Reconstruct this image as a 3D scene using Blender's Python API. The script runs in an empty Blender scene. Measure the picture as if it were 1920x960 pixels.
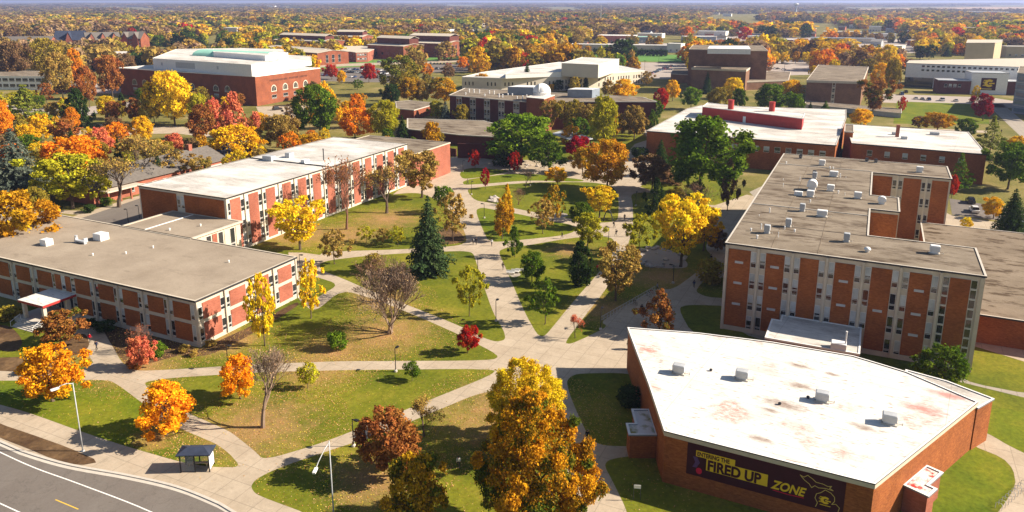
import bpy, math, random
import numpy as np
from mathutils import Vector, Matrix
random.seed(7)
RNG = np.random.default_rng(7)
R = math.radians
scene = bpy.context.scene
COL = scene.collection

# ------------------------------------------------------------------ camera
CX, CY, F = 954.0, 352.7, 1433.6
PIT, YAW, H = R(13.751), R(25.472), 57.0
sp, cp, sy, cy = math.sin(PIT), math.cos(PIT), math.sin(YAW), math.cos(YAW)

def G(px, py, z=0.0):
    """where the sight line of photo point (px, py) meets the level z"""
    x = (px-CX)/F; yd = (py-CY)/F
    rx, ry, rz = x, cp-yd*sp, -sp-yd*cp
    X, Y = rx*cy-ry*sy, rx*sy+ry*cy
    t = (z-H)/rz
    return (X*t, Y*t)

def P(X, Y, Z=0.0):
    Z -= H
    rx = X*cy+Y*sy; ry = -X*sy+Y*cy
    d = ry*cp-Z*sp; u = ry*sp+Z*cp
    return (CX+F*rx/d, CY-F*u/d, d)

def height_at(py, X, Y):
    lo, hi = -5, 200
    for _ in range(50):
        m = (lo+hi)/2
        if P(X, Y, m)[1] > py: lo = m
        else: hi = m
    return lo

cam_d = bpy.data.cameras.new('camera'); cam = bpy.data.objects.new('camera', cam_d); COL.objects.link(cam)
cam.location = (0, 0, H); cam.rotation_euler = (R(90)-PIT, 0, YAW)
cam_d.sensor_width = 36; cam_d.lens = F/1920*36
cam_d.shift_x = (960-CX)/1920; cam_d.shift_y = -(480-CY)/1920
cam_d.clip_start = 1; cam_d.clip_end = 200000
scene.camera = cam

# ------------------------------------------------------------------ light
SUN_AZ, SUN_EL = R(25), R(32)
world = bpy.data.worlds.new('World'); scene.world = world; world.use_nodes = True
nt = world.node_tree; bg = nt.nodes['Background']
sky = nt.nodes.new('ShaderNodeTexSky'); sky.sky_type = 'NISHITA'; sky.sun_disc = False
sky.sun_elevation = SUN_EL; sky.sun_rotation = R(90)-SUN_AZ
nt.links.new(sky.outputs[0], bg.inputs[0]); bg.inputs[1].default_value = 0.05
sd = bpy.data.lights.new('sun', 'SUN'); sd.energy = 5.0; sd.angle = R(0.5); sd.color = (1, 0.87, 0.71)
so = bpy.data.objects.new('sun', sd); COL.objects.link(so)
dv = Vector((math.cos(SUN_AZ)*math.cos(SUN_EL), math.sin(SUN_AZ)*math.cos(SUN_EL), math.sin(SUN_EL)))
so.rotation_euler = dv.to_track_quat('Z', 'Y').to_euler(); so.location = (0, 0, 200)
scene.view_settings.view_transform = 'Standard'; scene.view_settings.look = 'None'
scene.view_settings.exposure = 1.15; scene.view_settings.gamma = 1.0
scene.cycles.max_bounces = 5; scene.cycles.diffuse_bounces = 3; scene.cycles.transmission_bounces = 2
scene.cycles.volume_bounces = 0; scene.cycles.transparent_max_bounces = 4
scene.cycles.use_denoising = True

# ------------------------------------------------------------------ materials
class NT:
    def __init__(s, name, rough=0.85, spec=0.3):
        s.m = bpy.data.materials.new(name); s.m.use_nodes = True
        s.t = s.m.node_tree; s.b = s.t.nodes['Principled BSDF']
        s.b.inputs['Roughness'].default_value = rough
        s.b.inputs['Specular IOR Level'].default_value = spec
    def n(s, kind, **kw):
        x = s.t.nodes.new(kind)
        for k, v in kw.items():
            if hasattr(x, k): setattr(x, k, v)
        return x
    def l(s, a, b): s.t.links.new(a, b)
    def coord(s, scale=(1, 1, 1), which='Object'):
        tc = s.n('ShaderNodeTexCoord'); mp = s.n('ShaderNodeMapping')
        mp.inputs['Scale'].default_value = scale
        s.l(tc.outputs[which], mp.inputs[0]); return mp.outputs[0]
    def noise(s, scale, detail=4, rough=0.6, sc=(1, 1, 1), seed=0):
        x = s.n('ShaderNodeTexNoise', noise_dimensions='4D')
        x.inputs['Scale'].default_value = scale; x.inputs['Detail'].default_value = detail
        x.inputs['Roughness'].default_value = rough; x.inputs['W'].default_value = seed*3.7
        s.l(s.coord(sc), x.inputs['Vector']); return x.outputs['Fac']
    def ramp(s, fac, stops):
        x = s.n('ShaderNodeValToRGB'); e = x.color_ramp.elements
        while len(e) < len(stops): e.new(0.5)
        for k, (p, c) in enumerate(stops):
            e[k].position = p; e[k].color = (*c, 1) if len(c) == 3 else c
        s.l(fac, x.inputs[0]); return x.outputs[0]
    def mix(s, fac, a, b, mode='MIX'):
        x = s.n('ShaderNodeMix', data_type='RGBA', blend_type=mode)
        for sock, v in ((x.inputs[0], fac), (x.inputs[6], a), (x.inputs[7], b)):
            if isinstance(v, (int, float)): sock.default_value = v
            elif isinstance(v, tuple): sock.default_value = (*v, 1)
            else: s.l(v, sock)
        return x.outputs[2]
    def math(s, op, a, b=None):
        x = s.n('ShaderNodeMath', operation=op)
        for sock, v in ((x.inputs[0], a), (x.inputs[1], b)):
            if v is None: continue
            if isinstance(v, (int, float)): sock.default_value = v
            else: s.l(v, sock)
        return x.outputs[0]
    def col(s, c):
        if isinstance(c, tuple): s.b.inputs['Base Color'].default_value = (*c, 1)
        else: s.l(c, s.b.inputs['Base Color'])
        return s
    def bump(s, fac, st=0.3, d=0.05):
        x = s.n('ShaderNodeBump'); x.inputs['Strength'].default_value = st; x.inputs['Distance'].default_value = d
        s.l(fac, x.inputs['Height']); s.l(x.outputs[0], s.b.inputs['Normal']); return s

M = {}
def W(v): return (v, v, v)
def simple(name, c, rough=0.8, var=0.12, sc=2.0, spec=0.3, metal=0):
    n = NT(name, rough, spec)
    f = n.noise(sc, 5)
    lo = tuple(x*(1-var) for x in c); hi = tuple(min(1, x*(1+var)) for x in c)
    n.col(n.ramp(f, [(0.3, lo), (0.7, hi)])); n.b.inputs['Metallic'].default_value = metal
    M[name] = n.m; return n

def brick(name, a, b, c, k=1.0):
    n = NT(name, 0.9, 0.2)
    f1 = n.noise(1.7*k, 6, 0.75, (1, 1, 3.2)); f2 = n.noise(0.25, 3, 0.5, (1, 1, 1), 4)
    base = n.ramp(f1, [(0.28, a), (0.5, b), (0.72, c)])
    dirt = n.ramp(f2, [(0.35, W(0.72)), (0.65, W(1.0))])
    br = n.n('ShaderNodeTexBrick'); br.inputs['Scale'].default_value = 1.0
    br.inputs['Brick Width'].default_value = 0.4; br.inputs['Row Height'].default_value = 0.2; br.inputs['Mortar Size'].default_value = 0.012
    br.inputs['Color1'].default_value = (1, 1, 1, 1); br.inputs['Color2'].default_value = (0.78, 0.74, 0.72, 1); br.inputs['Mortar'].default_value = (0.8, 0.78, 0.75, 1)
    tc = n.n('ShaderNodeTexCoord'); sx = n.n('ShaderNodeSeparateXYZ'); cb = n.n('ShaderNodeCombineXYZ')
    n.l(tc.outputs['Object'], sx.inputs[0]); n.l(n.math('ADD', sx.outputs[0], sx.outputs[1]), cb.inputs[0]); n.l(sx.outputs[2], cb.inputs[1])
    n.l(cb.outputs[0], br.inputs['Vector'])
    x = n.mix(1.0, base, dirt, 'MULTIPLY'); x = n.mix(1.0, x, br.outputs[0], 'MULTIPLY')
    n.col(x); n.bump(f1, 0.25); M[name] = n.m

brick('brick_orange', (0.22, 0.07, 0.022), (0.37, 0.118, 0.036), (0.52, 0.2, 0.06))
brick('brick_red', (0.22, 0.065, 0.035), (0.31, 0.1, 0.05), (0.38, 0.14, 0.07))
brick('brick_salmon', (0.33, 0.105, 0.065), (0.4, 0.14, 0.09), (0.47, 0.18, 0.12))
brick('brick_brown', (0.19, 0.10, 0.065), (0.26, 0.145, 0.09), (0.33, 0.19, 0.12), 0.5)
brick('brick_dark', (0.10, 0.035, 0.03), (0.15, 0.05, 0.04), (0.2, 0.07, 0.05))
simple('concrete', (0.5, 0.46, 0.4), 0.85, 0.12, 0.8)
simple('concrete_warm', (0.52, 0.46, 0.37), 0.85, 0.1, 0.8)
simple('cream_stone', (0.6, 0.54, 0.44), 0.85, 0.08, 0.15)
simple('tan_stone', (0.5, 0.4, 0.26), 0.85, 0.08, 0.2)
simple('dark_metal', (0.03, 0.03, 0.035), 0.5, 0.1, 3)
simple('black_metal', (0.015, 0.015, 0.018), 0.45, 0.1, 3)
simple('grey_metal', (0.42, 0.44, 0.46), 0.45, 0.12, 1.2)
simple('white_metal', (0.75, 0.75, 0.74), 0.5, 0.08, 1.2)
simple('white_paint', (0.78, 0.77, 0.74), 0.7, 0.06, 1.0)
simple('blue_grey_metal', (0.2, 0.24, 0.29), 0.5, 0.2, 0.3)
simple('green_copper', (0.3, 0.6, 0.48), 0.6, 0.1, 0.2)
simple('frame_white', (0.68, 0.66, 0.62), 0.6, 0.05, 1.0)
simple('blind', (0.42, 0.45, 0.46), 0.6, 0.35, 0.35)
simple('red_metal', (0.38, 0.035, 0.03), 0.55, 0.15, 0.6)
simple('maroon', (0.045, 0.004, 0.012), 0.7, 0.15, 0.6)
simple('gold_paint', (0.75, 0.5, 0.02), 0.7, 0.05, 1.0)
simple('gold_line', (0.6, 0.45, 0.12), 0.7, 0.05, 1.0)
simple('purple_print', (0.10, 0.05, 0.16), 0.7, 0.2, 4.0)
simple('red_print', (0.6, 0.01, 0.05), 0.7, 0.1, 1.0)
simple('bark', (0.10, 0.07, 0.05), 0.95, 0.35, 3.0)
simple('bark_light', (0.24, 0.17, 0.12), 0.95, 0.3, 3.0)
simple('twig_red', (0.2, 0.11, 0.07), 0.95, 0.3, 3.0)
simple('rubber', (0.02, 0.02, 0.02), 0.9, 0.2, 4.0)
simple('skin', (0.5, 0.28, 0.19), 0.6, 0.05, 3.0)
simple('rock', (0.36, 0.32, 0.28), 0.95, 0.5, 1.5)
simple('shingle_grey', (0.14, 0.125, 0.11), 0.9, 0.25, 1.2)
simple('shingle_blue', (0.03, 0.04, 0.07), 0.8, 0.3, 0.8)
simple('road_white', (0.75, 0.74, 0.7), 0.8, 0.12, 2.0)
simple('road_yellow', (0.7, 0.45, 0.06), 0.8, 0.12, 2.0)
simple('turf_green', (0.09, 0.22, 0.03), 0.95, 0.12, 0.05)
simple('far_white', (0.72, 0.7, 0.66), 0.8, 0.1, 0.1)
g = NT('glass_dark', 0.08, 0.8); g.col((0.02, 0.022, 0.025)); M['glass'] = g.m
g = NT('glass_blue', 0.1, 0.8); g.col((0.10, 0.16, 0.2)); M['glass_blue'] = g.m
g = NT('car_paint', 0.25, 0.6); oi = g.n('ShaderNodeObjectInfo'); g.col(oi.outputs['Color']); g.b.inputs['Coat Weight'].default_value = 0.4; M['car_paint'] = g.m
g = NT('cloth', 0.9, 0.1); oi = g.n('ShaderNodeObjectInfo'); g.col(oi.outputs['Color']); M['cloth'] = g.m

def roof_gravel(name, a, b, stain, k=1.0, st=(0.52, 0.66)):
    n = NT(name, 0.95, 0.15)
    f = n.noise(0.12*k, 6, 0.65); f2 = n.noise(6, 3, 0.7, seed=3); f3 = n.noise(0.28*k, 7, 0.7, (0.55, 1.6, 1), 9)
    base = n.ramp(f, [(0.35, a), (0.65, b)])
    grit = n.ramp(f2, [(0.3, W(0.82)), (0.7, W(1.1))])
    x = n.mix(1.0, base, grit, 'MULTIPLY')
    sm = n.ramp(f3, [(st[0], W(0.0)), (st[1], W(1.0))])
    n.col(n.mix(sm, x, stain)); M[name] = n.m
roof_gravel('roof_gravel', (0.2, 0.163, 0.12), (0.275, 0.23, 0.175), (0.08, 0.056, 0.037), 1.0, (0.48, 0.63))
roof_gravel('roof_gravel_light', (0.27, 0.22, 0.165), (0.36, 0.30, 0.23), (0.14, 0.11, 0.08), 1.0, (0.56, 0.78))
roof_gravel('roof_gravel_dark', (0.18, 0.14, 0.098), (0.25, 0.2, 0.145), (0.07, 0.045, 0.025), 1.2, (0.52, 0.6))

def roof_white(name, amount=1.0, red=True, g0=0.6, g1=0.78, d0=0.635, marks=()):
    n = NT(name, 0.75, 0.25)
    f = n.noise(0.22, 5, 0.6, (1, 1, 1), 1); f2 = n.noise(0.09, 5, 0.7, (0.7, 1.5, 1), 5); f3 = n.noise(2.6, 2, 0.5, (0.35, 1.3, 1), 2); f4 = n.noise(0.14, 4, 0.6, seed=12); f5 = n.noise(2.4, 6, 0.8, (0.6, 1.2, 1), 15)
    base = n.ramp(f, [(0.3, (0.62, 0.60, 0.56)), (0.7, (0.74, 0.72, 0.68))])
    grime = n.ramp(f2, [(g0, W(0.0)), (g1, W(0.9*amount))])
    x = n.mix(n.mix(1.0, grime, n.ramp(f5, [(0.35, W(0.35)), (0.6, W(1))]), 'MULTIPLY'), base, (0.27, 0.235, 0.2))
    spots = n.ramp(f3, [(d0, W(0.0)), (d0+.03, W(0.8*amount))])
    x = n.mix(spots, x, (0.3, 0.24, 0.2))
    tc = n.n('ShaderNodeTexCoord')
    for (px, py, r, c) in marks:
        X, Y = G(px, py, 7.0); mp = n.n('ShaderNodeMapping'); mp.vector_type = 'TEXTURE'; mp.inputs['Location'].default_value = (X, Y, 7); mp.inputs['Rotation'].default_value = (0, 0, R(-8)); mp.inputs['Scale'].default_value = (r, r*.4, 10)
        n.l(tc.outputs['Object'], mp.inputs[0]); d = n.n('ShaderNodeVectorMath', operation='LENGTH'); n.l(mp.outputs[0], d.inputs[0])
        v = n.math('ADD', n.math('SUBTRACT', 1.0, d.outputs['Value']), n.math('MULTIPLY', n.math('SUBTRACT', n.noise(1.0, 6, .8, (.8, 1.7, 1), seed=px % 7), .5), 2.6))
        x = n.mix(n.math('MULTIPLY', n.ramp(v, [(.1, W(0)), (.85, W(1))]), .75), x, c)
    if red:
        rd = n.ramp(f4, [(0.55, W(0.0)), (0.64, W(0.85))])
        x = n.mix(n.mix(1.0, rd, n.ramp(f5, [(0.42, W(0.0)), (0.58, W(1))]), 'MULTIPLY'), x, (0.5, 0.22, 0.17))
    br = n.n('ShaderNodeTexBrick'); br.offset = 0.0; br.inputs['Scale'].default_value = 1.0; br.inputs['Brick Width'].default_value = 30.0; br.inputs['Row Height'].default_value = 2.4; br.inputs['Mortar Size'].default_value = 0.05
    br.inputs['Color1'].default_value = (1, 1, 1, 1); br.inputs['Color2'].default_value = (.95, .95, .94, 1); br.inputs['Mortar'].default_value = (.74, .72, .7, 1); mp = n.n('ShaderNodeMapping'); mp.inputs['Rotation'].default_value = (0, 0, R(7)); n.l(tc.outputs['Object'], mp.inputs[0]); n.l(mp.outputs[0], br.inputs['Vector'])
    n.col(n.mix(1.0, x, br.outputs[0], 'MULTIPLY')); M[name] = n.m
_b, _r = (.2, .12, .08), (.42, .13, .10)
roof_white("roof_white", marks=[(1500, 722, 3.0, _b), (1470, 757, 4.5, _b), (1445, 768, 2.0, _b), (1425, 822, 2.5, _b), (1498, 684, 2.5, _b), (1560, 700, 1.6, _b), (1780, 740, 3.5, _r), (1730, 765, 4.0, _r), (1215, 655, 1.8, _r), (1345, 628, 2.0, _b), (1620, 800, 2.5, _b)]); roof_white('roof_white_clean', 0.95, False, 0.43, 0.62, 0.68)

# ground materials (world coordinates: these objects sit at the origin)
SPOTS = [(735, 625, 11, 0), (490, 805, 10, 1), (725, 560, 8, 0), (575, 440, 12, 1), (650, 440, 12, 1), (735, 410, 12, 1),
         (1080, 470, 7, 0), (1250, 520, 10, 1), (1150, 580, 8, 1), (310, 820, 4, 1), (960, 780, 12, 1), (720, 900, 7, 1),
         (860, 440, 8, 0), (270, 690, 8, 0), (440, 640, 7, 1), (200, 650, 8, 0), (640, 660, 9, 1), (600, 690, 8, 1)]
def lawn(name, dark, mid, dry, litter, spots=True, fs=1.0):
    n = NT(name, 0.95, 0.1)
    f = n.noise(0.09*fs, 6, 0.62); f2 = n.noise(1.6, 5, 0.75, seed=2); f3 = n.noise(0.045*fs, 4, 0.55, seed=7)
    x = n.ramp(f, [(0.35, dark), (0.55, mid), (0.72, dry)])
    x = n.mix(1.0, x, n.ramp(f2, [(0.3, W(0.62)), (0.7, W(1.32))]), 'MULTIPLY')
    x = n.mix(n.ramp(n.noise(0.35, 6, 0.7, seed=17), [(0.55, W(0)), (0.72, W(0.55))]), x, dry)
    if spots:
        tc = n.n('ShaderNodeTexCoord'); acc = None
        for (px, py, r, k) in SPOTS:
            X, Y = G(px, py)
            d = n.n('ShaderNodeVectorMath', operation='DISTANCE'); n.l(tc.outputs['Object'], d.inputs[0]); d.inputs[1].default_value = (X-1, Y-0.5, 0)
            v = n.math('SUBTRACT', 1.0, n.math('DIVIDE', d.outputs['Value'], float(r)))
            acc = v if acc is None else n.math('MAXIMUM', acc, v)
        fac = n.math('ADD', acc, n.math('MULTIPLY', n.math('SUBTRACT', n.noise(0.5, 6, 0.8, seed=5), 0.5), 2.4))
        fac = n.math('MULTIPLY', n.ramp(fac, [(0.0, W(0)), (1.1, W(1)) if False else (1.0, W(1))]), 0.85)
        x = n.mix(fac, x, n.ramp(n.noise(2.2, 5, 0.8, seed=8), [(0.3, tuple(v*0.6 for v in litter)), (0.7, litter)]))
    n.col(x); n.bump(f2, 0.4, 0.08); M[name] = n.m
lawn('grass', (0.08, 0.108, 0.008), (0.155, 0.162, 0.012), (0.26, 0.215, 0.03), (0.46, 0.26, 0.12))
lawn('grass_bright', (0.075, 0.12, 0.007), (0.14, 0.165, 0.009), (0.22, 0.2, 0.018), (0.48, 0.27, 0.1))
lawn('ground_mix', (0.10, 0.11, 0.02), (0.2, 0.17, 0.05), (0.34, 0.26, 0.13), (0.3, 0.2, 0.1), False, 0.5)
lawn('soil_mulch', (0.07, 0.04, 0.022), (0.13, 0.08, 0.04), (0.26, 0.16, 0.08), (0.3, 0.2, 0.1), False, 2.0)

def paving(name, a, b, crack=0.5, cell=3.0):
    n = NT(name, 0.9, 0.2)
    f = n.noise(0.25, 5, 0.6); f2 = n.noise(2.5, 4, 0.7, seed=2)
    x = n.ramp(f, [(0.3, a), (0.7, b)])
    x = n.mix(1.0, x, n.ramp(f2, [(0.3, W(0.86)), (0.7, W(1.06))]), 'MULTIPLY')
    x = n.mix(n.ramp(n.noise(0.6, 6, 0.75, seed=6), [(0.56, W(0)), (0.7, W(0.5))]), x, tuple(v*.6 for v in a))
    br = n.n('ShaderNodeTexBrick'); br.offset = 0.0; br.inputs['Scale'].default_value = 1.0
    br.inputs['Brick Width'].default_value = cell; br.inputs['Row Height'].default_value = cell; br.inputs['Mortar Size'].default_value = 0.05
    br.inputs['Color1'].default_value = (1, 1, 1, 1); br.inputs['Color2'].default_value = (0.94, 0.93, 0.92, 1); br.inputs['Mortar'].default_value = (crack, crack, crack, 1)
    n.l(n.coord(), br.inputs['Vector'])
    n.col(n.mix(1.0, x, br.outputs[0], 'MULTIPLY')); M[name] = n.m
paving('path_concrete', (0.39, 0.32, 0.235), (0.49, 0.41, 0.31), 0.7)
paving('walk_grey', (0.33, 0.29, 0.24), (0.39, 0.345, 0.285), 0.7, 2.0)
n = NT('asphalt', 0.9, 0.25)
x = n.ramp(n.noise(0.16, 6, 0.65, (1, 0.35, 1)), [(0.3, (0.135, 0.115, 0.10)), (0.7, (0.185, 0.165, 0.145))])
x = n.mix(1.0, x, n.ramp(n.noise(5, 4, 0.8, seed=3), [(0.3, W(0.85)), (0.7, W(1.12))]), 'MULTIPLY')
x = n.mix(1.0, x, n.ramp(n.noise(0.13, 7, 0.6, seed=21), [(0.492, W(1)), (0.5, W(0.82)), (0.508, W(1))]), 'MULTIPLY')
n.col(x); M['asphalt'] = n.m
simple('lot_grey', (0.36, 0.31, 0.27), 0.9, 0.12, 0.05)
simple('tan_field', (0.42, 0.27, 0.14), 0.95, 0.15, 0.003)
simple('kerb', (0.5, 0.46, 0.4), 0.85, 0.1, 1.0)

def foliage(name, stuff=False):
    m = bpy.data.materials.new(name); m.use_nodes = True; t = m.node_tree; t.nodes.clear()
    N = t.nodes.new; L = t.links.new
    out = N('ShaderNodeOutputMaterial')
    tint = N('ShaderNodeAttribute'); tint.attribute_name = 'tint'
    if stuff:
        base = N('ShaderNodeAttribute'); base.attribute_name = 'col'; bc = base.outputs['Color']
    else:
        oi = N('ShaderNodeObjectInfo'); bc = oi.outputs['Color']
        sep = N('ShaderNodeSeparateColor'); L(tint.outputs['Color'], sep.inputs[0])
        inv = N('ShaderNodeMath'); inv.operation = 'SUBTRACT'; inv.inputs[0].default_value = 1; L(oi.outputs['Alpha'], inv.inputs[1])
        gt = N('ShaderNodeMath'); gt.operation = 'SUBTRACT'; L(inv.outputs[0], gt.inputs[0]); L(sep.outputs[1], gt.inputs[1])
        ms = N('ShaderNodeMath'); ms.operation = 'MULTIPLY'; ms.use_clamp = True; ms.inputs[1].default_value = 4; L(gt.outputs[0], ms.inputs[0])
        mx = N('ShaderNodeMix'); mx.data_type = 'RGBA'; L(ms.outputs[0], mx.inputs[0]); L(bc, mx.inputs[6]); mx.inputs[7].default_value = (0.10, 0.14, 0.015, 1)
        bc = mx.outputs[2]
    sep2 = N('ShaderNodeSeparateColor'); L(tint.outputs['Color'], sep2.inputs[0])
    hs = N('ShaderNodeHueSaturation'); L(bc, hs.inputs['Color'])
    def ma(a, mul, add):
        x = N('ShaderNodeMath'); x.operation = 'MULTIPLY_ADD'; L(a, x.inputs[0]); x.inputs[1].default_value = mul; x.inputs[2].default_value = add; return x.outputs[0]
    L(ma(sep2.outputs[1], 0.035, 0.486), hs.inputs['Hue']); L(ma(sep2.outputs[0], 0.35 if stuff else 0.75, 0.86 if stuff else 0.68), hs.inputs['Value'])
    d = N('ShaderNodeBsdfDiffuse'); tr = N('ShaderNodeBsdfTranslucent'); ms2 = N('ShaderNodeMixShader'); ms2.inputs[0].default_value = 0.28
    L(hs.outputs[0], d.inputs[0]); L(hs.outputs[0], tr.inputs[0]); L(d.outputs[0], ms2.inputs[1]); L(tr.outputs[0], ms2.inputs[2]); L(ms2.outputs[0], out.inputs[0])
    M[name] = m
foliage('foliage'); foliage('foliage_mass', True)

# ------------------------------------------------------------------ mesh building
class MB:
    def __init__(s): s.v = []; s.f = []; s.m = []
    def face(s, pts, m=0):
        k = len(s.v); s.v += [tuple(p) for p in pts]; s.f.append(tuple(range(k, k+len(pts)))); s.m.append(m); return s
    def box(s, x0, x1, y0, y1, z0, z1, m=0, top=None):
        k = len(s.v)
        s.v += [(x0, y0, z0), (x1, y0, z0), (x1, y1, z0), (x0, y1, z0), (x0, y0, z1), (x1, y0, z1), (x1, y1, z1), (x0, y1, z1)]
        for q, f in enumerate(((0, 3, 2, 1), (4, 5, 6, 7), (0, 1, 5, 4), (1, 2, 6, 5), (2, 3, 7, 6), (3, 0, 4, 7))):
            s.f.append(tuple(k+i for i in f)); s.m.append(top if (q == 1 and top is not None) else m)
        return s
    def prism(s, poly, z0, z1, m=0, top=None, bottom=True):
        a = sum(poly[i][0]*poly[(i+1) % len(poly)][1]-poly[(i+1) % len(poly)][0]*poly[i][1] for i in range(len(poly)))
        if a < 0: poly = poly[::-1]
        k = len(s.v); n = len(poly)
        s.v += [(x, y, z0) for x, y in poly]+[(x, y, z1) for x, y in poly]
        s.f.append(tuple(range(k+n, k+2*n))); s.m.append(m if top is None else top)
        if bottom: s.f.append(tuple(range(k+n-1, k-1, -1))); s.m.append(m)
        for i in range(n):
            j = (i+1) % n; s.f.append((k+i, k+j, k+n+j, k+n+i)); s.m.append(m)
        return s
    def tube(s, p0, p1, r0, r1=None, n=8, m=0, caps=True):
        r1 = r0 if r1 is None else r1
        p0, p1 = Vector(p0), Vector(p1); d = (p1-p0).normalized()
        a = d.orthogonal().normalized(); b = d.cross(a); k = len(s.v)
        for p, r in ((p0, r0), (p1, r1)):
            for i in range(n):
                t = 2*math.pi*i/n; s.v.append(tuple(p+(a*math.cos(t)+b*math.sin(t))*r))
        for i in range(n):
            j = (i+1) % n; s.f.append((k+i, k+j, k+n+j, k+n+i)); s.m.append(m)
        if caps:
            s.f.append(tuple(range(k+n-1, k-1, -1))); s.m.append(m); s.f.append(tuple(range(k+n, k+2*n))); s.m.append(m)
        return s
    def path(s, pts, rs, n=8, m=0):
        for i in range(len(pts)-1): s.tube(pts[i], pts[i+1], rs[i], rs[i+1], n, m)
        return s
    def ring(s, c, prof, n=16, m=0):
        """lathe: prof = [(r, z)...] about the vertical through c"""
        k = len(s.v)
        for r, z in prof:
            for i in range(n):
                t = 2*math.pi*i/n; s.v.append((c[0]+r*math.cos(t), c[1]+r*math.sin(t), c[2]+z))
        for q in range(len(prof)-1):
            for i in range(n):
                j = (i+1) % n; s.f.append((k+q*n+i, k+q*n+j, k+(q+1)*n+j, k+(q+1)*n+i)); s.m.append(m)
        return s
    def build(s, name, mats, parent=None, smooth=False):
        me = bpy.data.meshes.new(name); me.from_pydata(s.v, [], s.f)
        if isinstance(mats, str): mats = [mats]
        for x in mats: me.materials.append(M[x])
        me.polygons.foreach_set('material_index', s.m)
        if smooth: me.polygons.foreach_set('use_smooth', [True]*len(s.f))
        me.update(); o = bpy.data.objects.new(name, me); COL.objects.link(o)
        if parent: o.parent = parent
        return o

def tag(o, label=None, cat=None, group=None, kind=None):
    if label: o['label'] = label
    if cat: o['category'] = cat
    if group: o['group'] = group
    if kind: o['kind'] = kind
    return o
def empty(name, loc, rz=0, label=None, cat=None, group=None):
    o = bpy.data.objects.new(name, None); COL.objects.link(o); o.location = (*loc, 0) if len(loc) == 2 else loc
    o.rotation_euler = (0, 0, rz); o.empty_display_size = 1
    return tag(o, label, cat, group)
def copy_tree(o, parent=None):
    c = o.copy(); COL.objects.link(c)
    if parent: c.parent = parent
    for ch in list(o.children): copy_tree(ch, c)
    return c
def chaikin(p, it=1):
    for _ in range(it):
        q = []
        for i in range(len(p)):
            a, b = p[i], p[(i+1) % len(p)]
            q += [(a[0]*.8+b[0]*.2, a[1]*.8+b[1]*.2), (a[0]*.2+b[0]*.8, a[1]*.2+b[1]*.8)]
        p = q
    return p
def sheet(name, pts, z, mat, it=2, thick=0.0, world=False):
    """one sheet on the ground; pts are photo points of its outline"""
    if it: pts = chaikin(pts, it)
    w = [tuple(p) if world else G(*p) for p in pts]
    a = sum(w[i][0]*w[(i+1) % len(w)][1]-w[(i+1) % len(w)][0]*w[i][1] for i in range(len(w)))
    if a < 0: w = w[::-1]
    mb = MB()
    if thick: mb.prism(w, z-thick, z)
    else: mb.face([(x, y, z) for x, y in w])
    o = mb.build(name, mat); tag(o, kind='structure'); return o
# ------------------------------------------------------------------ ground
def disc(r, n=64): return [(r*math.cos(2*math.pi*i/n), r*math.sin(2*math.pi*i/n)) for i in range(n)]
sheet('ground', disc(90000), -0.012, 'ground_mix', 0, world=True)
sheet('lawn', [(-40, 600), (600, 420), (800, 250), (1200, 250), (1330, 330), (1500, 420), (2100, 500), (2300, 1300), (-500, 1300), (-500, 650)], -0.006, 'grass', 0)
# paved heart of the quad, with the lawns laid on it as islands
sheet('plaza', [(835, 296), (870, 292), (930, 300), (1060, 300), (1165, 300), (1190, 270), (1215, 262), (1245, 300), (1230, 330), (1200, 350), (1290, 380), (1340, 385), (1400, 365), (1440, 372), (1400, 430), (1362, 560), (1355, 600), (1440, 620), (1500, 700), (1260, 720), (1180, 860), (1260, 860), (1160, 868), (1200, 1020), (1075, 1020), (1040, 800), (1000, 745), (910, 740), (640, 845), (480, 910), (600, 980), (720, 1020), (560, 1040), (440, 968), (250, 900), (-40, 830), (-40, 750), (-40, 695), (150, 695), (175, 680), (150, 640), (120, 600), (175, 600), (330, 650), (555, 560), (540, 470), (600, 478), (745, 358), (800, 330)], 0.0, 'path_concrete', 0)
sheet('path', [(1800, 716), (1960, 755), (1960, 735), (1800, 698)], 0.001, 'walk_grey', 0)
sheet('path', [(1823, 648), (1960, 690), (1960, 660), (1826, 630)], 0.001, 'path_concrete', 0)
sheet('path', [(1822, 812), (1850, 808), (1895, 835), (1960, 870), (1960, 1010), (1830, 1010), (1880, 950), (1905, 910), (1900, 880), (1880, 858), (1822, 835)], 0.001, 'path_concrete', 1)
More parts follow.
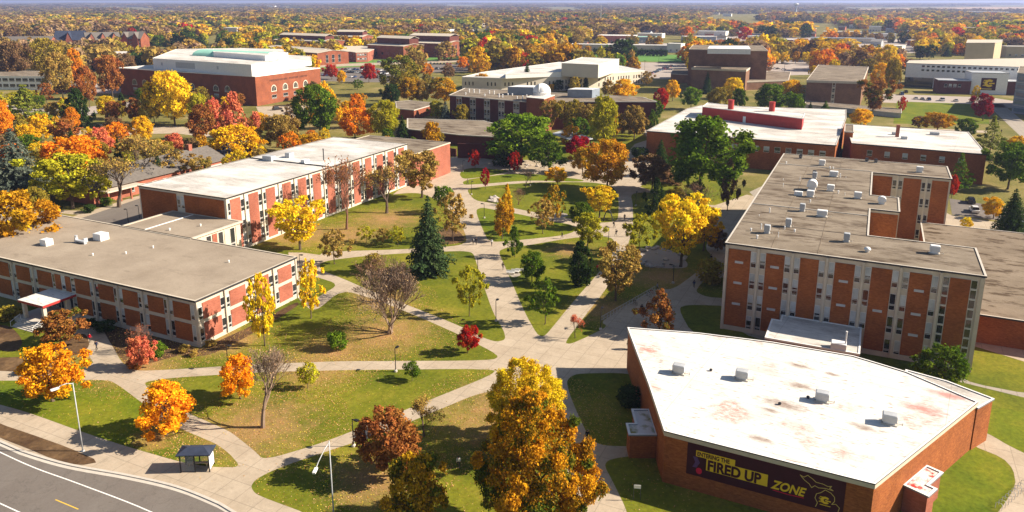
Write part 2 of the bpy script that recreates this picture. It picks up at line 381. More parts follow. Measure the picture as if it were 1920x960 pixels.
LAWNS = [
 ([(-40, 714), (100, 713), (203, 712), (222, 722), (262, 752), (300, 780), (330, 800), (372, 818), (405, 832), (430, 850), (452, 876), (400, 876), (345, 868), (240, 838), (160, 812), (50, 772), (-40, 748)], 'grass_bright'),
 ([(268, 717), (300, 711), (330, 708), (480, 698), (640, 694), (932, 691), (920, 704), (800, 752), (700, 793), (600, 832), (495, 863), (478, 846), (456, 828), (430, 808), (370, 782), (320, 760), (288, 738)], 'grass'),
 ([(470, 912), (480, 898), (520, 878), (640, 837), (707, 817), (800, 778), (907, 733), (980, 732), (1030, 745), (1047, 792), (1060, 860), (1077, 960), (1090, 1020), (760, 1020), (590, 968), (500, 935), (478, 925)], 'grass'),
 ([(1062, 716), (1070, 706), (1085, 700), (1180, 699), (1250, 720), (1250, 837), (1200, 837), (1130, 836), (1105, 822), (1085, 780), (1070, 745)], 'grass'),
 ([(1133, 873), (1140, 863), (1160, 858), (1187, 855), (1260, 850), (1300, 900), (1750, 1000), (1750, 1060), (1200, 1060), (1177, 960), (1150, 905)], 'grass'),
 ([(938, 667), (922, 676), (700, 677), (640, 677), (480, 683), (270, 696), (244, 692), (226, 676), (212, 650), (196, 622), (190, 600), (380, 560), (556, 545), (562, 565), (590, 586), (640, 543), (700, 560), (790, 596), (860, 627)], 'grass'),
 ([(562, 517), (590, 518), (636, 533), (600, 555), (578, 568), (562, 560)], 'grass'),
 ([(887, 473), (860, 470), (700, 478), (600, 490), (600, 506), (640, 521), (690, 543), (793, 583), (867, 613), (905, 633), (930, 641), (948, 637), (945, 620), (925, 588), (905, 530), (893, 492)], 'grass'),
 ([(753, 362), (790, 362), (820, 375), (845, 395), (866, 422), (877, 452), (860, 461), (767, 467), (640, 471), (560, 474), (500, 472), (485, 463), (470, 452), (640, 380)], 'grass'),
 ([(861, 326), (870, 317), (893, 314), (958, 320), (940, 325), (905, 332), (868, 336)], 'grass_bright'),
 ([(867, 341), (880, 336), (940, 327), (993, 325), (1097, 337), (1090, 341), (990, 338), (915, 344), (870, 347)], 'grass_bright'),
 ([(875, 357), (885, 352), (990, 342), (1100, 341), (1140, 346), (1153, 353), (1160, 375), (1160, 395), (1158, 415), (1125, 418), (1080, 412), (1036, 404), (966, 391), (925, 381), (890, 376)], 'grass'),
 ([(891, 394), (903, 389), (926, 393), (966, 400), (1036, 415), (1076, 422), (1079, 434), (1053, 442), (985, 449), (930, 454), (915, 450), (905, 430)], 'grass_bright'),
 ([(934, 471), (950, 464), (990, 460), (1070, 446), (1128, 442), (1150, 447), (1151, 460), (1140, 490), (1115, 520), (1075, 565), (1025, 627), (1017, 631), (1007, 627), (985, 588), (960, 530), (945, 495)], 'grass'),
 ([(1182, 362), (1225, 360), (1290, 372), (1330, 385), (1350, 400), (1332, 440), (1322, 466), (1334, 478), (1332, 487), (1302, 514), (1262, 543), (1226, 541), (1180, 570), (1126, 603), (1140, 612), (1100, 632), (1070, 645), (1058, 643), (1097, 592), (1140, 538), (1172, 476), (1187, 428), (1187, 385)], 'grass'),
 ([(1304, 547), (1312, 534), (1328, 521), (1375, 520), (1375, 560), (1325, 557)], 'grass'),
 ([(1271, 578), (1290, 571), (1375, 574), (1380, 625), (1520, 660), (1450, 670), (1300, 630)], 'grass'),
 ([(1821, 838), (1848, 850), (1868, 862), (1889, 878), (1900, 896), (1896, 919), (1870, 945), (1800, 1010), (1650, 1060), (1660, 940)], 'grass_bright'),
 ([(1862, 759), (1960, 785), (1960, 868), (1892, 836), (1862, 818), (1846, 810)], 'grass_bright'),
 ([(1822, 672), (1960, 690), (1960, 745), (1790, 712)], 'grass'),
]
for pts, m in LAWNS: sheet('lawn', pts, 0.006, m, 2)
# planting beds
for pts in ([(-40, 650), (-40, 606), (20, 610), (45, 640), (30, 662)], [(-40, 696), (-40, 672), (70, 668), (100, 680), (150, 692), (150, 697)], [(205, 640), (190, 612), (180, 590), (300, 610), (376, 655), (330, 668), (300, 676), (250, 690), (228, 676)],
            [(92, 650), (120, 640), (160, 622), (170, 650), (140, 668), (110, 664)], [(330, 668), (372, 656), (470, 612), (556, 565), (562, 572), (470, 628), (392, 668)],
            [(838, 420), (866, 438), (873, 452), (850, 458), (800, 458)]):
    sheet('planting_bed', pts, 0.010, 'soil_mulch', 2)
sheet('rock_garden_bed', [(1192, 482), (1200, 468), (1228, 461), (1262, 470), (1290, 492), (1288, 503), (1235, 503), (1204, 498)], 0.010, 'lot_grey', 2)
sheet('paved_circle', [(1036, 402), (1045, 399), (1062, 400), (1066, 404), (1056, 408), (1040, 407)], 0.010, 'walk_grey', 2)
sheet('bench_pad', [(950, 512), (970, 508), (978, 516), (962, 521)], 0.010, 'walk_grey', 1)
# avenue at the lower left
kerb_px = [(-300, 700), (0, 828), (50, 849), (130, 872), (240, 892), (330, 913), (400, 940), (440, 962), (600, 1060)]
sheet('road', [(-300, 702), (0, 831), (50, 852), (130, 876), (240, 896), (330, 917), (398, 944), (436, 966), (590, 1070), (-900, 1600), (-900, 760)], 0.012, 'asphalt', 0)
def strip(name, pts, w, z, mat, h=0.0):
    q = [Vector(G(*p)) for p in pts]; L_, R_ = [], []
    for i, p in enumerate(q):
        d = (q[min(i+1, len(q)-1)]-q[max(i-1, 0)]).normalized(); n = Vector((-d.y, d.x))*w/2
        L_.append(p+n); R_.append(p-n)
    poly = [tuple(v) for v in L_]+[tuple(v) for v in R_[::-1]]; mb = MB()
    if h: mb.prism(poly, z, z+h)
    else:
        a = sum(poly[i][0]*poly[(i+1) % len(poly)][1]-poly[(i+1) % len(poly)][0]*poly[i][1] for i in range(len(poly)))
        mb.face([(x, y, z) for x, y in (poly if a > 0 else poly[::-1])])
    return tag(mb.build(name, mat), kind='structure')
def dense(pts, k=6):
    out = []
    for i in range(len(pts)-1):
        p0, p1, p2, p3 = pts[max(i-1, 0)], pts[i], pts[i+1], pts[min(i+2, len(pts)-1)]
        for j in range(k):
            t = j/k; out.append(tuple(0.5*((2*b)+(-a+c)*t+(2*a-5*b+4*c-d)*t*t+(-a+3*b-3*c+d)*t**3) for a, b, c, d in zip(p0, p1, p2, p3)))
    return out+[pts[-1]]
strip('kerb', dense(kerb_px), 0.35, 0.0, 'kerb', 0.13)
strip('gutter', dense([(x, y+5) for x, y in kerb_px]), 0.5, 0.017, 'kerb')
strip('road_marking', dense([(-100, 800), (0, 848), (67, 878), (150, 908), (283, 960), (420, 1030)]), 0.16, 0.018, 'road_white')
strip('road_marking', [(-40, 928), (0, 944), (37, 961), (90, 990)], 0.16, 0.018, 'road_white')
strip('road_marking', [(104, 937), (147, 955)], 0.14, 0.018, 'road_yellow')
sheet('verge', [(-60, 765), (0, 795), (60, 815), (130, 840), (188, 866), (150, 873), (100, 861), (50, 840), (0, 821), (-60, 790)], 0.03, 'soil_mulch', 1)
# street beside the long hall
sheet('street', [(60, 445), (135, 415), (262, 372), (300, 366), (300, 460), (150, 500)], 0.004, 'asphalt', 0)
sheet('pavement', [(60, 441), (140, 405), (262, 366), (262, 372), (135, 415), (60, 449)], 0.008, 'path_concrete', 0)
sheet('pavement', [(95, 398), (110, 394), (178, 396), (160, 404)], 0.010, 'path_concrete', 0)
# rear drive, car parks and walks farther off
sheet('drive', [(1405, 360), (1470, 330), (1500, 345), (1420, 375)], 0.008, 'walk_grey', 0)
for nm, pts, m in [
    ('car_park', [(598, 152), (740, 155), (760, 135), (690, 125), (640, 127), (598, 136)], 'asphalt'),
    ('car_park', [(790, 122), (880, 119), (880, 134), (800, 136)], 'asphalt'),
    ('car_park', [(1205, 146), (1290, 150), (1290, 118), (1150, 116)], 'lot_grey'),
    ('car_park', [(1435, 142), (1530, 140), (1560, 114), (1440, 112)], 'lot_grey'),
    ('car_park', [(1655, 176), (1860, 183), (1930, 194), (1930, 204), (1655, 192)], 'lot_grey'),
    ('car_park', [(20, 150), (140, 150), (240, 165), (240, 175), (120, 175), (20, 158)], 'lot_grey'),
    ('car_park', [(1080, 78), (1300, 82), (1320, 92), (1060, 88)], 'lot_grey'),
    ('car_park', [(1300, 66), (1720, 74), (1720, 100), (1300, 86)], 'lot_grey'),
    ('car_park', [(1780, 372), (1960, 402), (1960, 425), (1785, 402)], 'asphalt'),
    ('drive', [(1780, 402), (1960, 432), (1960, 445), (1770, 425), (1740, 380)], 'path_concrete'),
    ('street', [(-40, 196), (0, 196), (130, 205), (245, 190), (245, 200), (140, 222), (-40, 212)], 'lot_grey'),
    ('street', [(480, 200), (580, 198), (600, 215), (540, 232), (490, 222)], 'path_concrete'),
    ('street', [(140, 245), (330, 236), (430, 252), (430, 262), (330, 250), (140, 254)], 'path_concrete'),
    ('street', [(600, 121), (870, 112), (1110, 105), (1110, 108), (870, 116), (600, 126)], 'path_concrete'),
    ('street', [(1850, 195), (1880, 195), (1960, 262), (1960, 300)], 'walk_grey'),
    ('path', [(1655, 238), (1850, 245), (1850, 249), (1655, 244)], 'path_concrete'),
    ('path', [(1215, 262), (1205, 240), (1212, 238), (1240, 262)], 'walk_grey'),
    ]:
    sheet(nm, pts, 0.004 if m != 'path_concrete' else 0.009, m, 0)
sheet('playing_field', [(1100, 101), (1290, 103), (1290, 117), (1140, 114), (1108, 108)], 0.02, 'turf_green', 0)
sheet('lawn', [(1682, 190), (1850, 196), (1855, 232), (1675, 232)], 0.012, 'grass_bright', 0)
sheet('lawn', [(590, 118), (880, 104), (880, 111), (620, 128), (590, 128)], 0.001, 'turf_green', 0)
sheet('farm_field', [(1590, 17.2), (1860, 13), (1960, 13.5), (1960, 19), (1700, 20.5)], 0.05, 'tan_field', 0)
sheet('farm_field', [(1810, 26), (1905, 27), (1905, 30), (1800, 29)], 0.05, 'tan_field', 0)

# ------------------------------------------------------------------ buildings
class Face:
    """a wall face: s runs along it, d outwards, z up (in its building's own frame)"""
    def __init__(f, o, u):
        l = math.hypot(*u); f.o = o; f.u = (u[0]/l, u[1]/l); f.n = (f.u[1], -f.u[0])
    def p(f, s, d, z): return (f.o[0]+f.u[0]*s+f.n[0]*d, f.o[1]+f.u[1]*s+f.n[1]*d, z)
    def box(f, mb, s0, s1, d0, d1, z0, z1, m=0):
        k = len(mb.v)
        for z in (z0, z1):
            for s, d in ((s0, d1), (s1, d1), (s1, d0), (s0, d0)): mb.v.append(f.p(s, d, z))
        for q in ((3, 2, 1, 0), (4, 5, 6, 7), (0, 1, 5, 4), (1, 2, 6, 5), (2, 3, 7, 6), (3, 0, 4, 7)):
            mb.f.append(tuple(k+i for i in q)); mb.m.append(m)
        return mb

WM = ['frame_white', 'glass', 'blind']
def window(root, f, s0, s1, z0, z1, low=0.36, blind=None, t=0.05, name='window', bars=0, label=None):
    """frame, an upper light with its blind, a lower opening light"""
    mb = MB(); zb = z0+(z1-z0)*low; fr = 0.07
    bl = random.choice((0, 0, .45, .75, 1, 1)) if blind is None else blind
    f.box(mb, s0, s1, -0.05, 0.015, z0, zb, 1)
    zt = z1-(z1-zb)*bl
    if bl > 0: f.box(mb, s0, s1, -0.05, 0.02, zt, z1, 2)
    if bl < 1: f.box(mb, s0, s1, -0.05, 0.015, zb, zt, 1)
    for a, b, c, d in ((s0, s1, z0, z0+fr), (s0, s1, z1-fr, z1), (s0, s1, zb-fr/2, zb+fr/2), (s0, s0+fr*.8, z0+fr, zb-fr/2), (s1-fr*.8, s1, z0+fr, zb-fr/2), (s0, s0+fr*.8, zb+fr/2, z1-fr), (s1-fr*.8, s1, zb+fr/2, z1-fr)):
        f.box(mb, a, b, -0.04, t, c, d, 0)
    if low > 0.2: f.box(mb, s0+fr, s1-fr, -0.04, t-.01, zb-fr*3.2, zb-fr*2.2, 0)
    return mb.build(name, WM, root)

def panel(root, f, s0, s1, z0, z1, mat, d=0.12, name='brick_panel'):
    mb = MB(); f.box(mb, s0, s1, 0.0, d, z0, z1); return mb.build(name, mat, root)

def roof_part(root, poly, z, mat, edge='dark_metal', over=0.25, th=0.35, edge2='concrete_warm', name='roof'):
    """flat roof: slab standing over the wall with a metal edge, the membrane sunk a little inside"""
    cx_ = sum(p[0] for p in poly)/len(poly); cy_ = sum(p[1] for p in poly)/len(poly)
    a = sum(poly[i][0]*poly[(i+1) % len(poly)][1]-poly[(i+1) % len(poly)][0]*poly[i][1] for i in range(len(poly)))
    if a < 0: poly = poly[::-1]
    def off(k):
        out = []; n = len(poly)
        for i in range(n):
            p0, p1, p2 = Vector(poly[i-1]), Vector(poly[i]), Vector(poly[(i+1) % n])
            d1 = (p1-p0).normalized(); d2 = (p2-p1).normalized()
            n1 = Vector((d1.y, -d1.x)); n2 = Vector((d2.y, -d2.x)); b = n1+n2
            b = b/max(b.length_squared, .2)*2
            out.append(tuple(p1+b*k))
        return out
    o, i_ = off(over), off(-0.12); n = len(o); mb = MB(); k = 0
    mb.v = [(*p, z-th) for p in o]+[(*p, z) for p in o]+[(*p, z) for p in i_]+[(*p, z-0.12) for p in i_]
    for q in range(n):
        r = (q+1) % n
        mb.f += [(q, r, n+r, n+q), (n+q, n+r, 2*n+r, 2*n+q), (2*n+q, 2*n+r, 3*n+r, 3*n+q)]; mb.m += [1, 2, 1]
    mb.f.append(tuple(range(3*n, 4*n))); mb.m.append(0)
    mb.f.append(tuple(range(n-1, -1, -1))); mb.m.append(1)
    return mb.build(name, [mat, edge, edge2], root)

def roof_box(roof, x, y, z, sx, sy, h, mat='white_metal', name='roof_vent', cap=True, rz=0):
    mb = MB()
    if cap:
        mb.box(-sx*.4, sx*.4, -sy*.4, sy*.4, -.15, h*.35)
        mb.box(-sx/2, sx/2, -sy/2, sy/2, h*.35, h)
        for k in range(3): mb.box(-sx*.42, sx*.42, -sy*.5-.02, -sy*.5, h*(.45+.16*k), h*(.45+.16*k)+.05, 1)
        mb.box(-sx*.55, sx*.55, -sy*.5, sy*.5, -.15, .12, 1); mb.tube((sx*.4, 0, .15), (sx*.9, 0, .15), .05, .05, 6, 1); mb.tube((sx*.9, 0, -.1), (sx*.9, 0, .35), .05, .05, 6, 1)
        mb.box(-sx*.44, sx*.44, -sy*.44, sy*.44, h, h*1.05)
    else:
        mb.box(-sx/2, sx/2, -sy/2, sy/2, -.15, h); mb.box(-sx*.46, sx*.46, -sy*.46, sy*.46, h, h+.05)
        mb.box(-sx*.51, sx*.51, -sy*.51, -sy*.5, h*.15, h*.85)
    o = mb.build(name, [mat, 'concrete'], roof); o.location = (x, y, z); o.rotation_euler.z = rz; return o
def roof_dome(roof, x, y, z, r, h, mat='white_metal', name='exhaust_hood'):
    mb = MB(); mb.ring((0, 0, -.15), [(r*.6, 0), (r*.6, h*.45), (r, h*.5), (r*.98, h*.7), (r*.7, h*.92), (r*.3, h), (0.01, h)], 14)
    o = mb.build(name, mat, roof, True); o.location = (x, y, z); return o
def roof_tunnel(roof, x, y, z, sx, sy, h, mat='white_metal', name='exhaust_hood'):
    mb = MB(); mb.box(-sx*.35, sx*.35, -sy*.4, sy*.4, -.15, h*.35); n = 8; prof = [(-sx/2, h*.35)]+[(-sx/2*math.cos(math.pi*i/n), h*.55+h*.45*math.sin(math.pi*i/n)) for i in range(n+1)]+[(sx/2, h*.35)]
    k = len(mb.v); c = len(prof)
    for yy in (-sy/2, sy/2): mb.v += [(px, yy, pz) for px, pz in prof]
    mb.f += [tuple(range(k, k+c)), tuple(range(k+2*c-1, k+c-1, -1))]; mb.m += [0, 0]
    for i in range(c):
        j = (i+1) % c; mb.f.append((k+j, k+i, k+c+i, k+c+j)); mb.m.append(0)
    o = mb.build(name, mat, roof); o.location = (x, y, z); return o
def roof_pipe(roof, x, y, z, r, h, mat='white_metal', name='vent_pipe'):
    mb = MB(); mb.tube((0, 0, -.15), (0, 0, h), r, r, 8); mb.tube((0, 0, h), (0, 0, h+r), r*1.5, r*1.2, 8)
    o = mb.build(name, mat, roof, False); o.location = (x, y, z); return o

# ---- 1. two-storey hall at the left front
X0, Y0 = -98.6, 85.3
hall = empty('classroom_building', (X0, Y0), 0, 'two-storey brick hall with a flat grey gravel roof and a canopied entrance, beside the avenue', 'building', 'academic halls of the campus')
poly = [(-96, 0), (0, 0), (0, 24.8), (-96, 24.8)]
mb = MB(); mb.prism(poly, 0, 8.2); mb.build('wall', 'concrete_warm', hall)
rf = roof_part(hall, poly, 8.5, 'roof_gravel_light')
ff = Face((-96, 0), (1, 0)); s_of = lambda X: X-X0+96
bricks = []
x = -1.4
spans = [(-103.9, -100.0), (-110, -106.2), (-116.3, -112.5), (-122.6, -118.7), (-129, -125)]
spans += [(-139.7, -135.6), (-146.1, -142.0)]+[(-152.4-6.3*k, -148.4-6.3*k) for k in range(6)]
for a, b in spans:
    for z0, z1 in ((0.8, 3.95), (4.65, 7.55)): panel(hall, ff, s_of(a), s_of(b), z0, z1, 'brick_orange')
for a, b in ((-131.7, -130.3), (-134.6, -133.0)): panel(hall, ff, s_of(a), s_of(b), 4.65, 7.55, 'brick_orange')
edges = sorted(spans+[(-131.7, -130.3), (-134.6, -133.0)])
gaps = [(edges[i][1], edges[i+1][0]) for i in range(len(edges)-1)]+[(-100.0, -98.9)]
for a, b in gaps:
    c = (a+b)/2; w = b-a
    for z0, z1 in ((1.0, 3.85), (4.85, 7.45)):
        if w > 1.8:
            window(hall, ff, s_of(a)+.05, s_of(c)-.2, z0, z1); window(hall, ff, s_of(c)+.2, s_of(b)-.05, z0, z1)
        else: window(hall, ff, s_of(a)+.15, s_of(b)-.1, z0, z1)
    if w > 1.8:
        mb = MB(); ff.box(mb, s_of(c)-.17, s_of(c)+.17, 0, .3, 0.3, 8.12); mb.build('mullion', 'concrete_warm', hall)
mb = MB(); ff.box(mb, 0, 96.0, 0, .16, 0, .75); mb.build('plinth', 'concrete', hall)
fr_ = Face((0, 0), (0, 1))
rb = [(1.3, 5.2), (7.4, 11.2), (13.6, 17.1), (19.6, 23.3)]
for a, b in rb:
    for z0, z1 in ((0.8, 3.95), (4.65, 7.55)): panel(hall, fr_, a, b, z0, z1, 'brick_salmon')
for a, b in ((0.3, 1.3), (5.2, 7.4), (11.2, 13.6), (17.1, 19.6), (23.3, 24.5)):
    for z0, z1 in ((0.9, 3.2), (4.75, 7.0)):
        if b-a > 1.5:
            c = (a+b)/2; window(hall, fr_, a+.03, c-.17, z0, z1, blind=random.choice((0, 0, .3))); window(hall, fr_, c+.17, b-.03, z0, z1, blind=random.choice((0, 0, .3)))
        else: window(hall, fr_, a+.05, b-.05, z0, z1, blind=0)
    if b-a > 1.5:
        mb = MB(); fr_.box(mb, c_-.15 if False else (a+b)/2-.15, (a+b)/2+.15, 0, .3, 0.3, 8.12); mb.build('mullion', 'concrete_warm', hall)
for s0, s1 in ((24.5, 24.8), (0, .28)): mb = MB(); fr_.box(mb, s0, s1, 0, .2, 0, 8.12); mb.build('corner_pillar', 'concrete_warm', hall)
def on_roof(px, py, h, root): X, Y = G(px, py, h); return X-root.location.x, Y-root.location.y
for (px, py, sx, sy_, hh) in ((88, 458, 1.9, 1.6, 1.2), (190, 448, 2.3, 2.0, 1.4)):
    x, y = on_roof(px, py, 8.5, hall); roof_box(rf, x, y, 8.4, sx, sy_, hh, 'white_metal', 'air_handler', False)
x, y = on_roof(152, 455, 8.5, hall)
mb = MB(); mb.box(-1.6, 1.4, -.35, .35, .25, .6); mb.box(-1.5, -1.2, -.3, .3, -.15, 1.1); mb.box(1.1, 1.4, -.3, .3, -.15, .3); mb.box(.2, .5, .35, 1.2, -.15, .9); mb.tube((-1.35, 0, 1.1), (-1.35, 0, 1.5), .25, .32, 8)
o = mb.build('cooling_unit', 'grey_metal', rf); o.location = (x, y, 8.4)
for px, py in ((174, 478), (236, 475), (287, 464), (429, 491)):
    x, y = on_roof(px, py, 8.5, hall); roof_pipe(rf, x, y, 8.4, .12, .35)
# canopy over the entrance with its columns
can = MB(); cpts = [G(32, 562, 4.4), G(76, 573, 4.4), G(151, 551, 4.4), G(100, 539, 4.4)]
cpts = [(x-X0, y-Y0) for x, y in cpts]
x0c, x1c = (cpts[0][0]+cpts[3][0])/2, (cpts[1][0]+cpts[2][0])/2; y0c = (cpts[0][1]+cpts[1][1])/2; y1c = 0.0
cr = MB(); cr.box(x0c, x1c, y0c, -0.02, 3.95, 4.4, 1, 0); canopy = cr.build('canopy', ['roof_white', 'red_metal'], hall)
for cx_, cy_ in ((x0c+.8, y0c+.6), (x1c-.8, y0c+.6), (x1c-.8, -1.4), (x0c+.8, -1.4)):
    mb = MB(); mb.box(cx_-.3, cx_+.3, cy_-.3, cy_+.3, 0, 3.94); mb.build('column', 'concrete_warm', hall)
mb = MB(); ff.box(mb, 96+x0c+1.5, 96+x1c-1, .02, .06, .3, 3.4, 0)
for k in range(6): ff.box(mb, 96+x0c+1.5+k*(x1c-x0c-2.5)/5-.04, 96+x0c+1.5+k*(x1c-x0c-2.5)/5+.04, .06, .12, .3, 3.4, 1)
mb.build('entrance_door', ['glass', 'frame_white'], hall)
# steps below the canopy
mb = MB(); sx0, sy0 = x0c+.3, y0c-.2
mb.box(x0c-1.5, x1c+1, sy0, -0.02, 0.0, .9)
for k in range(5): mb.box(sx0, x1c-.4, sy0-.35*(k+1), sy0-.35*k, 0.0, .9-.17*(k+1)+.02)
mb.build('steps', 'concrete', hall)
for sx in (sx0+.1, x1c-.5):
    mb = MB(); mb.path([(sx, sy0-1.9, .05), (sx, sy0-1.9, 1.0), (sx, sy0, 1.8), (sx, sy0, .92)], [.035]*4, 6); mb.build('handrail', 'white_metal', hall)

# ---- 2. link between the halls
lk = empty('link_building', (-126.8, 110.25), 0, 'single-storey glazed link with a flat brown roof joining the two left halls', 'building')
poly = [(-20.7, 0), (0, 0), (0, 14.0), (-20.7, 14.0)]
mb = MB(); mb.prism(poly, 0, 8.15); mb.build('wall', 'concrete_warm', lk)
lr = roof_part(lk, poly, 8.5, 'roof_gravel_light', 'concrete_warm', .5)
mb = MB(); mb.box(-14.2, -13.9, .2, 13.6, 8.39, 8.5); mb.build('roof_joint', 'white_metal', lr)
fl = Face((0, 0), (0, 1))
for k in range(4):
    window(lk, fl, .6+k*3.4, 2.0+k*3.4, .6, 7.6, .5, blind=0, bars=1); panel(lk, fl, 2.3+k*3.4, 3.6+k*3.4, .6, 7.6, 'brick_salmon' if k == 1 else 'concrete_warm')
for px, py in ((376, 423), (318, 431)):
    x, y = on_roof(px, py, 8.5, lk); roof_pipe(lr, x, y, 8.4, .15, .35)

# ---- 3. the long three-storey hall
lg = empty('classroom_building', (-130.6, 124.4), 0, 'long three-storey brick hall with a stained white roof and a row of window bays', 'building', 'academic halls of the campus')
poly = [(-28.4, 0), (0, 0), (0, 75.4), (-28.4, 75.4)]
mb = MB(); mb.prism(poly, 0, 13.2); mb.build('wall', 'cream_stone', lg)
rg = roof_part(lg, poly, 13.5, 'roof_white_clean', 'dark_metal', .2, .3, 'concrete_warm')
f = Face((0, 0), (0, 1)); L0 = 75.4
for k in range(13):
    a = 1.1+5.77*k; b = a+3.1
    panel(lg, f, a, b, .6, 12.75, 'brick_salmon')
    for q, (s0, s1) in enumerate(((b+.06, b+1.12), (b+1.55, b+2.6))):
        if k == 12: 
            if q == 1: continue
        for z0 in (1.0, 5.0, 9.2):
            window(lg, f, s0, s1, z0, z0+2.9, .38, blind=random.choice((0, 0, 0, .5, 1)))
    if k < 12:
        mb = MB(); f.box(mb, b+1.18, b+1.49, 0, .3, .3, 13.15); mb.build('mullion', 'cream_stone', lg)
for z0 in (1.0, 5.0, 9.2): window(lg, f, .3, 1.05, z0, z0+2.9, .38, blind=0)
f = Face((-28.4, 0), (1, 0))
panel(lg, f, .5, 12.6, .4, 12.75, 'brick_orange'); panel(lg, f, 15.2, 27.7, .4, 12.75, 'brick_orange')
for z0 in (1.0, 5.0, 9.4): window(lg, f, 12.75, 13.75, z0, z0+2.9, .3); window(lg, f, 14.1, 15.1, z0, z0+2.9, .3)
mb = MB(); mb.box(-28.2, -.2, 37.0, 37.4, 13.37, 13.62); mb.build('roof_joint', 'dark_metal', rg)
for (px, py, sx, h_) in ((505, 300, 3.2, 1.3), (543, 294, 1.6, 1.3), (572, 305, 1.3, 1.0)):
    x, y = on_roof(px, py, 13.5, lg); roof_box(rg, x, y, 13.4, sx, 2, h_, 'grey_metal' if sx > 1.4 else 'white_metal', 'roof_vent', False)
x, y = on_roof(607, 300, 13.5, lg); roof_pipe(rg, x, y, 13.4, .15, 3.2, 'dark_metal', 'mast')
# its lower brick end
le = empty('annex_building', (-127.8, 199.9), 0, 'low brick annex with a plain grey roof at the far end of the long hall', 'building')
poly = [(-33, .1), (0, .1), (0, 22), (-33, 22)]
mb = MB(); mb.prism(poly, 0, 10.2); mb.build('wall', 'brick_salmon', le); roof_part(le, poly, 10.5, 'roof_gravel', 'concrete_warm', .15)

# ---- 4. four-storey hall at the right
rh = empty('classroom_building', (-20.5, 131.3), 0, 'tall four-storey brick hall with a brown gravel roof full of hoods and a rear court', 'building', 'academic halls of the campus')
poly = [(0, 0), (38.9, 0), (38.9, 15.1), (22.2, 15.1), (22.2, 35.5), (27.6, 35.5), (27.6, 47.8), (22.2, 47.8), (22.2, 73.2), (39.3, 73.2), (39.3, 88.7), (0, 88.7)]
mb = MB(); mb.prism(poly, 0, 15.8); mb.build('wall', 'concrete_warm', rh)
rr = roof_part(rh, poly, 16.1, 'roof_gravel', 'dark_metal', .2, .3, 'concrete')
f = Face((0, 0), (1, 0))
sp_ = [(.55, 4.25)]+[(6.8+5.5*k, 9.75+5.5*k) for k in range(6)]
sp_ = [(.55, 4.25), (6.8, 9.8), (12.3, 15.2), (17.7, 20.7), (23.2, 26.2), (28.7, 31.8), (34.3, 37.1)]
for i, (a, b) in enumerate(sp_):
    panel(rh, f, a, b, .9, 15.1, 'brick_orange')
    for z in ((12.6, 8.8, 4.9) if i in (0, 1) else ((11.8, 7.6, 3.6) if i in (3,) else ((7.6,) if i == 4 else ((12.0, 8.0, 4.4) if i == 5 else ())))):
        mb = MB(); c = (a+b)/2; f.box(mb, c-.7, c+.7, .12, .16, z, z+.42); mb.build('vent_grille', 'blue_grey_metal' if z < 4 else 'grey_metal', rh)
for i in range(6):
    a, b = sp_[i][1], sp_[i+1][0]; c = (a+b)/2
    for q, (s0, s1) in enumerate(((a+.05, c-.3), (c+.3, b-.05))):
        for k, z1 in enumerate((15.0, 11.1, 7.15, 3.2)):
            if k == 3 and i in (1, 2, 3): continue
            if i == 5 and q == 1: continue
            window(rh, f, s0, s1, z1-2.85, z1, .36, blind=random.choice((.5, .8, 1, 1, 1, 0)))
    if i == 5:
        for k in range(9): window(rh, f, c+.3, b-.05, .6+1.62*k, .6+1.62*(k+1)-.03, .1, blind=0, name='stair_window')
    mb = MB(); f.box(mb, c-.2, c+.2, 0, .35, .3, 15.75); mb.build('mullion', 'concrete_warm', rh)
for k in range(9): window(rh, f, 37.15, 38.05, .6+1.62*k, .6+1.62*(k+1)-.03, .1, blind=0, name='stair_window')
for s0, s1 in ((38.3, 38.9), (0, .45)): mb = MB(); f.box(mb, s0, s1, 0, .3, 0, 15.75); mb.build('corner_pillar', 'concrete_warm', rh)
mb = MB(); f.box(mb, 0, 38.2, 0, .14, 0, .85); mb.build('plinth', 'concrete_warm', rh)
fc = Face((22.2, 73.2), (1, 0))
for a, b in ((.35, 4.6), (7.1, 10.9), (13.2, 16.7)): panel(rh, fc, a, b, .2, 15.3, 'brick_orange')
for a, b in ((4.6, 7.1), (10.9, 13.2)):
    c = (a+b)/2
    for z1 in (14.6, 10.6, 6.6, 2.8):
        window(rh, fc, a+.15, c-.2, z1-2.2, z1, .35, blind=0); window(rh, fc, c+.2, b-.15, z1-2.2, z1, .35, blind=0)
    mb = MB(); fc.box(mb, c-.15, c+.15, 0, .3, .2, 15.7); mb.build('mullion', 'cream_stone', rh)
fs = Face((22.2, 35.5), (1, 0)); panel(rh, fs, .15, 5.3, .2, 15.3, 'brick_orange')
fx = Face((38.9, 0), (0, 1)); panel(rh, fx, .5, 14.6, .4, 15.3, 'brick_orange')
fl2 = Face((0, 88.7), (0, -1))
for k in range(15): panel(rh, fl2, .6+5.8*k, 4.2+5.8*k, .6, 15.1, 'brick_orange')
for y in (29.5, 74.0):
    mb = MB(); mb.box(.2, 22.0 if y < 40 else 22.1, y, y+.18, 15.97, 16.12); mb.build('roof_joint', 'concrete', rr)
for k in range(16):
    x, y = random.uniform(1.5, 20), random.uniform(3, 85); roof_pipe(rr, x, y, 16.0, random.choice((.06, .1, .14)), random.choice((.3, .5, .9)))
for y in (14.9, 50.5): mb = MB(); mb.box(.3, 21.9, y, y+.07, 15.98, 16.03); mb.build('roof_seam', 'dark_metal', rr)
for x in (7.4, 14.8): mb = MB(); mb.box(x, x+.06, .3, 88, 15.98, 16.02); mb.build('roof_seam', 'roof_gravel_dark', rr)
def rtop(px, py): return on_roof(px, py, 16.1, rh)
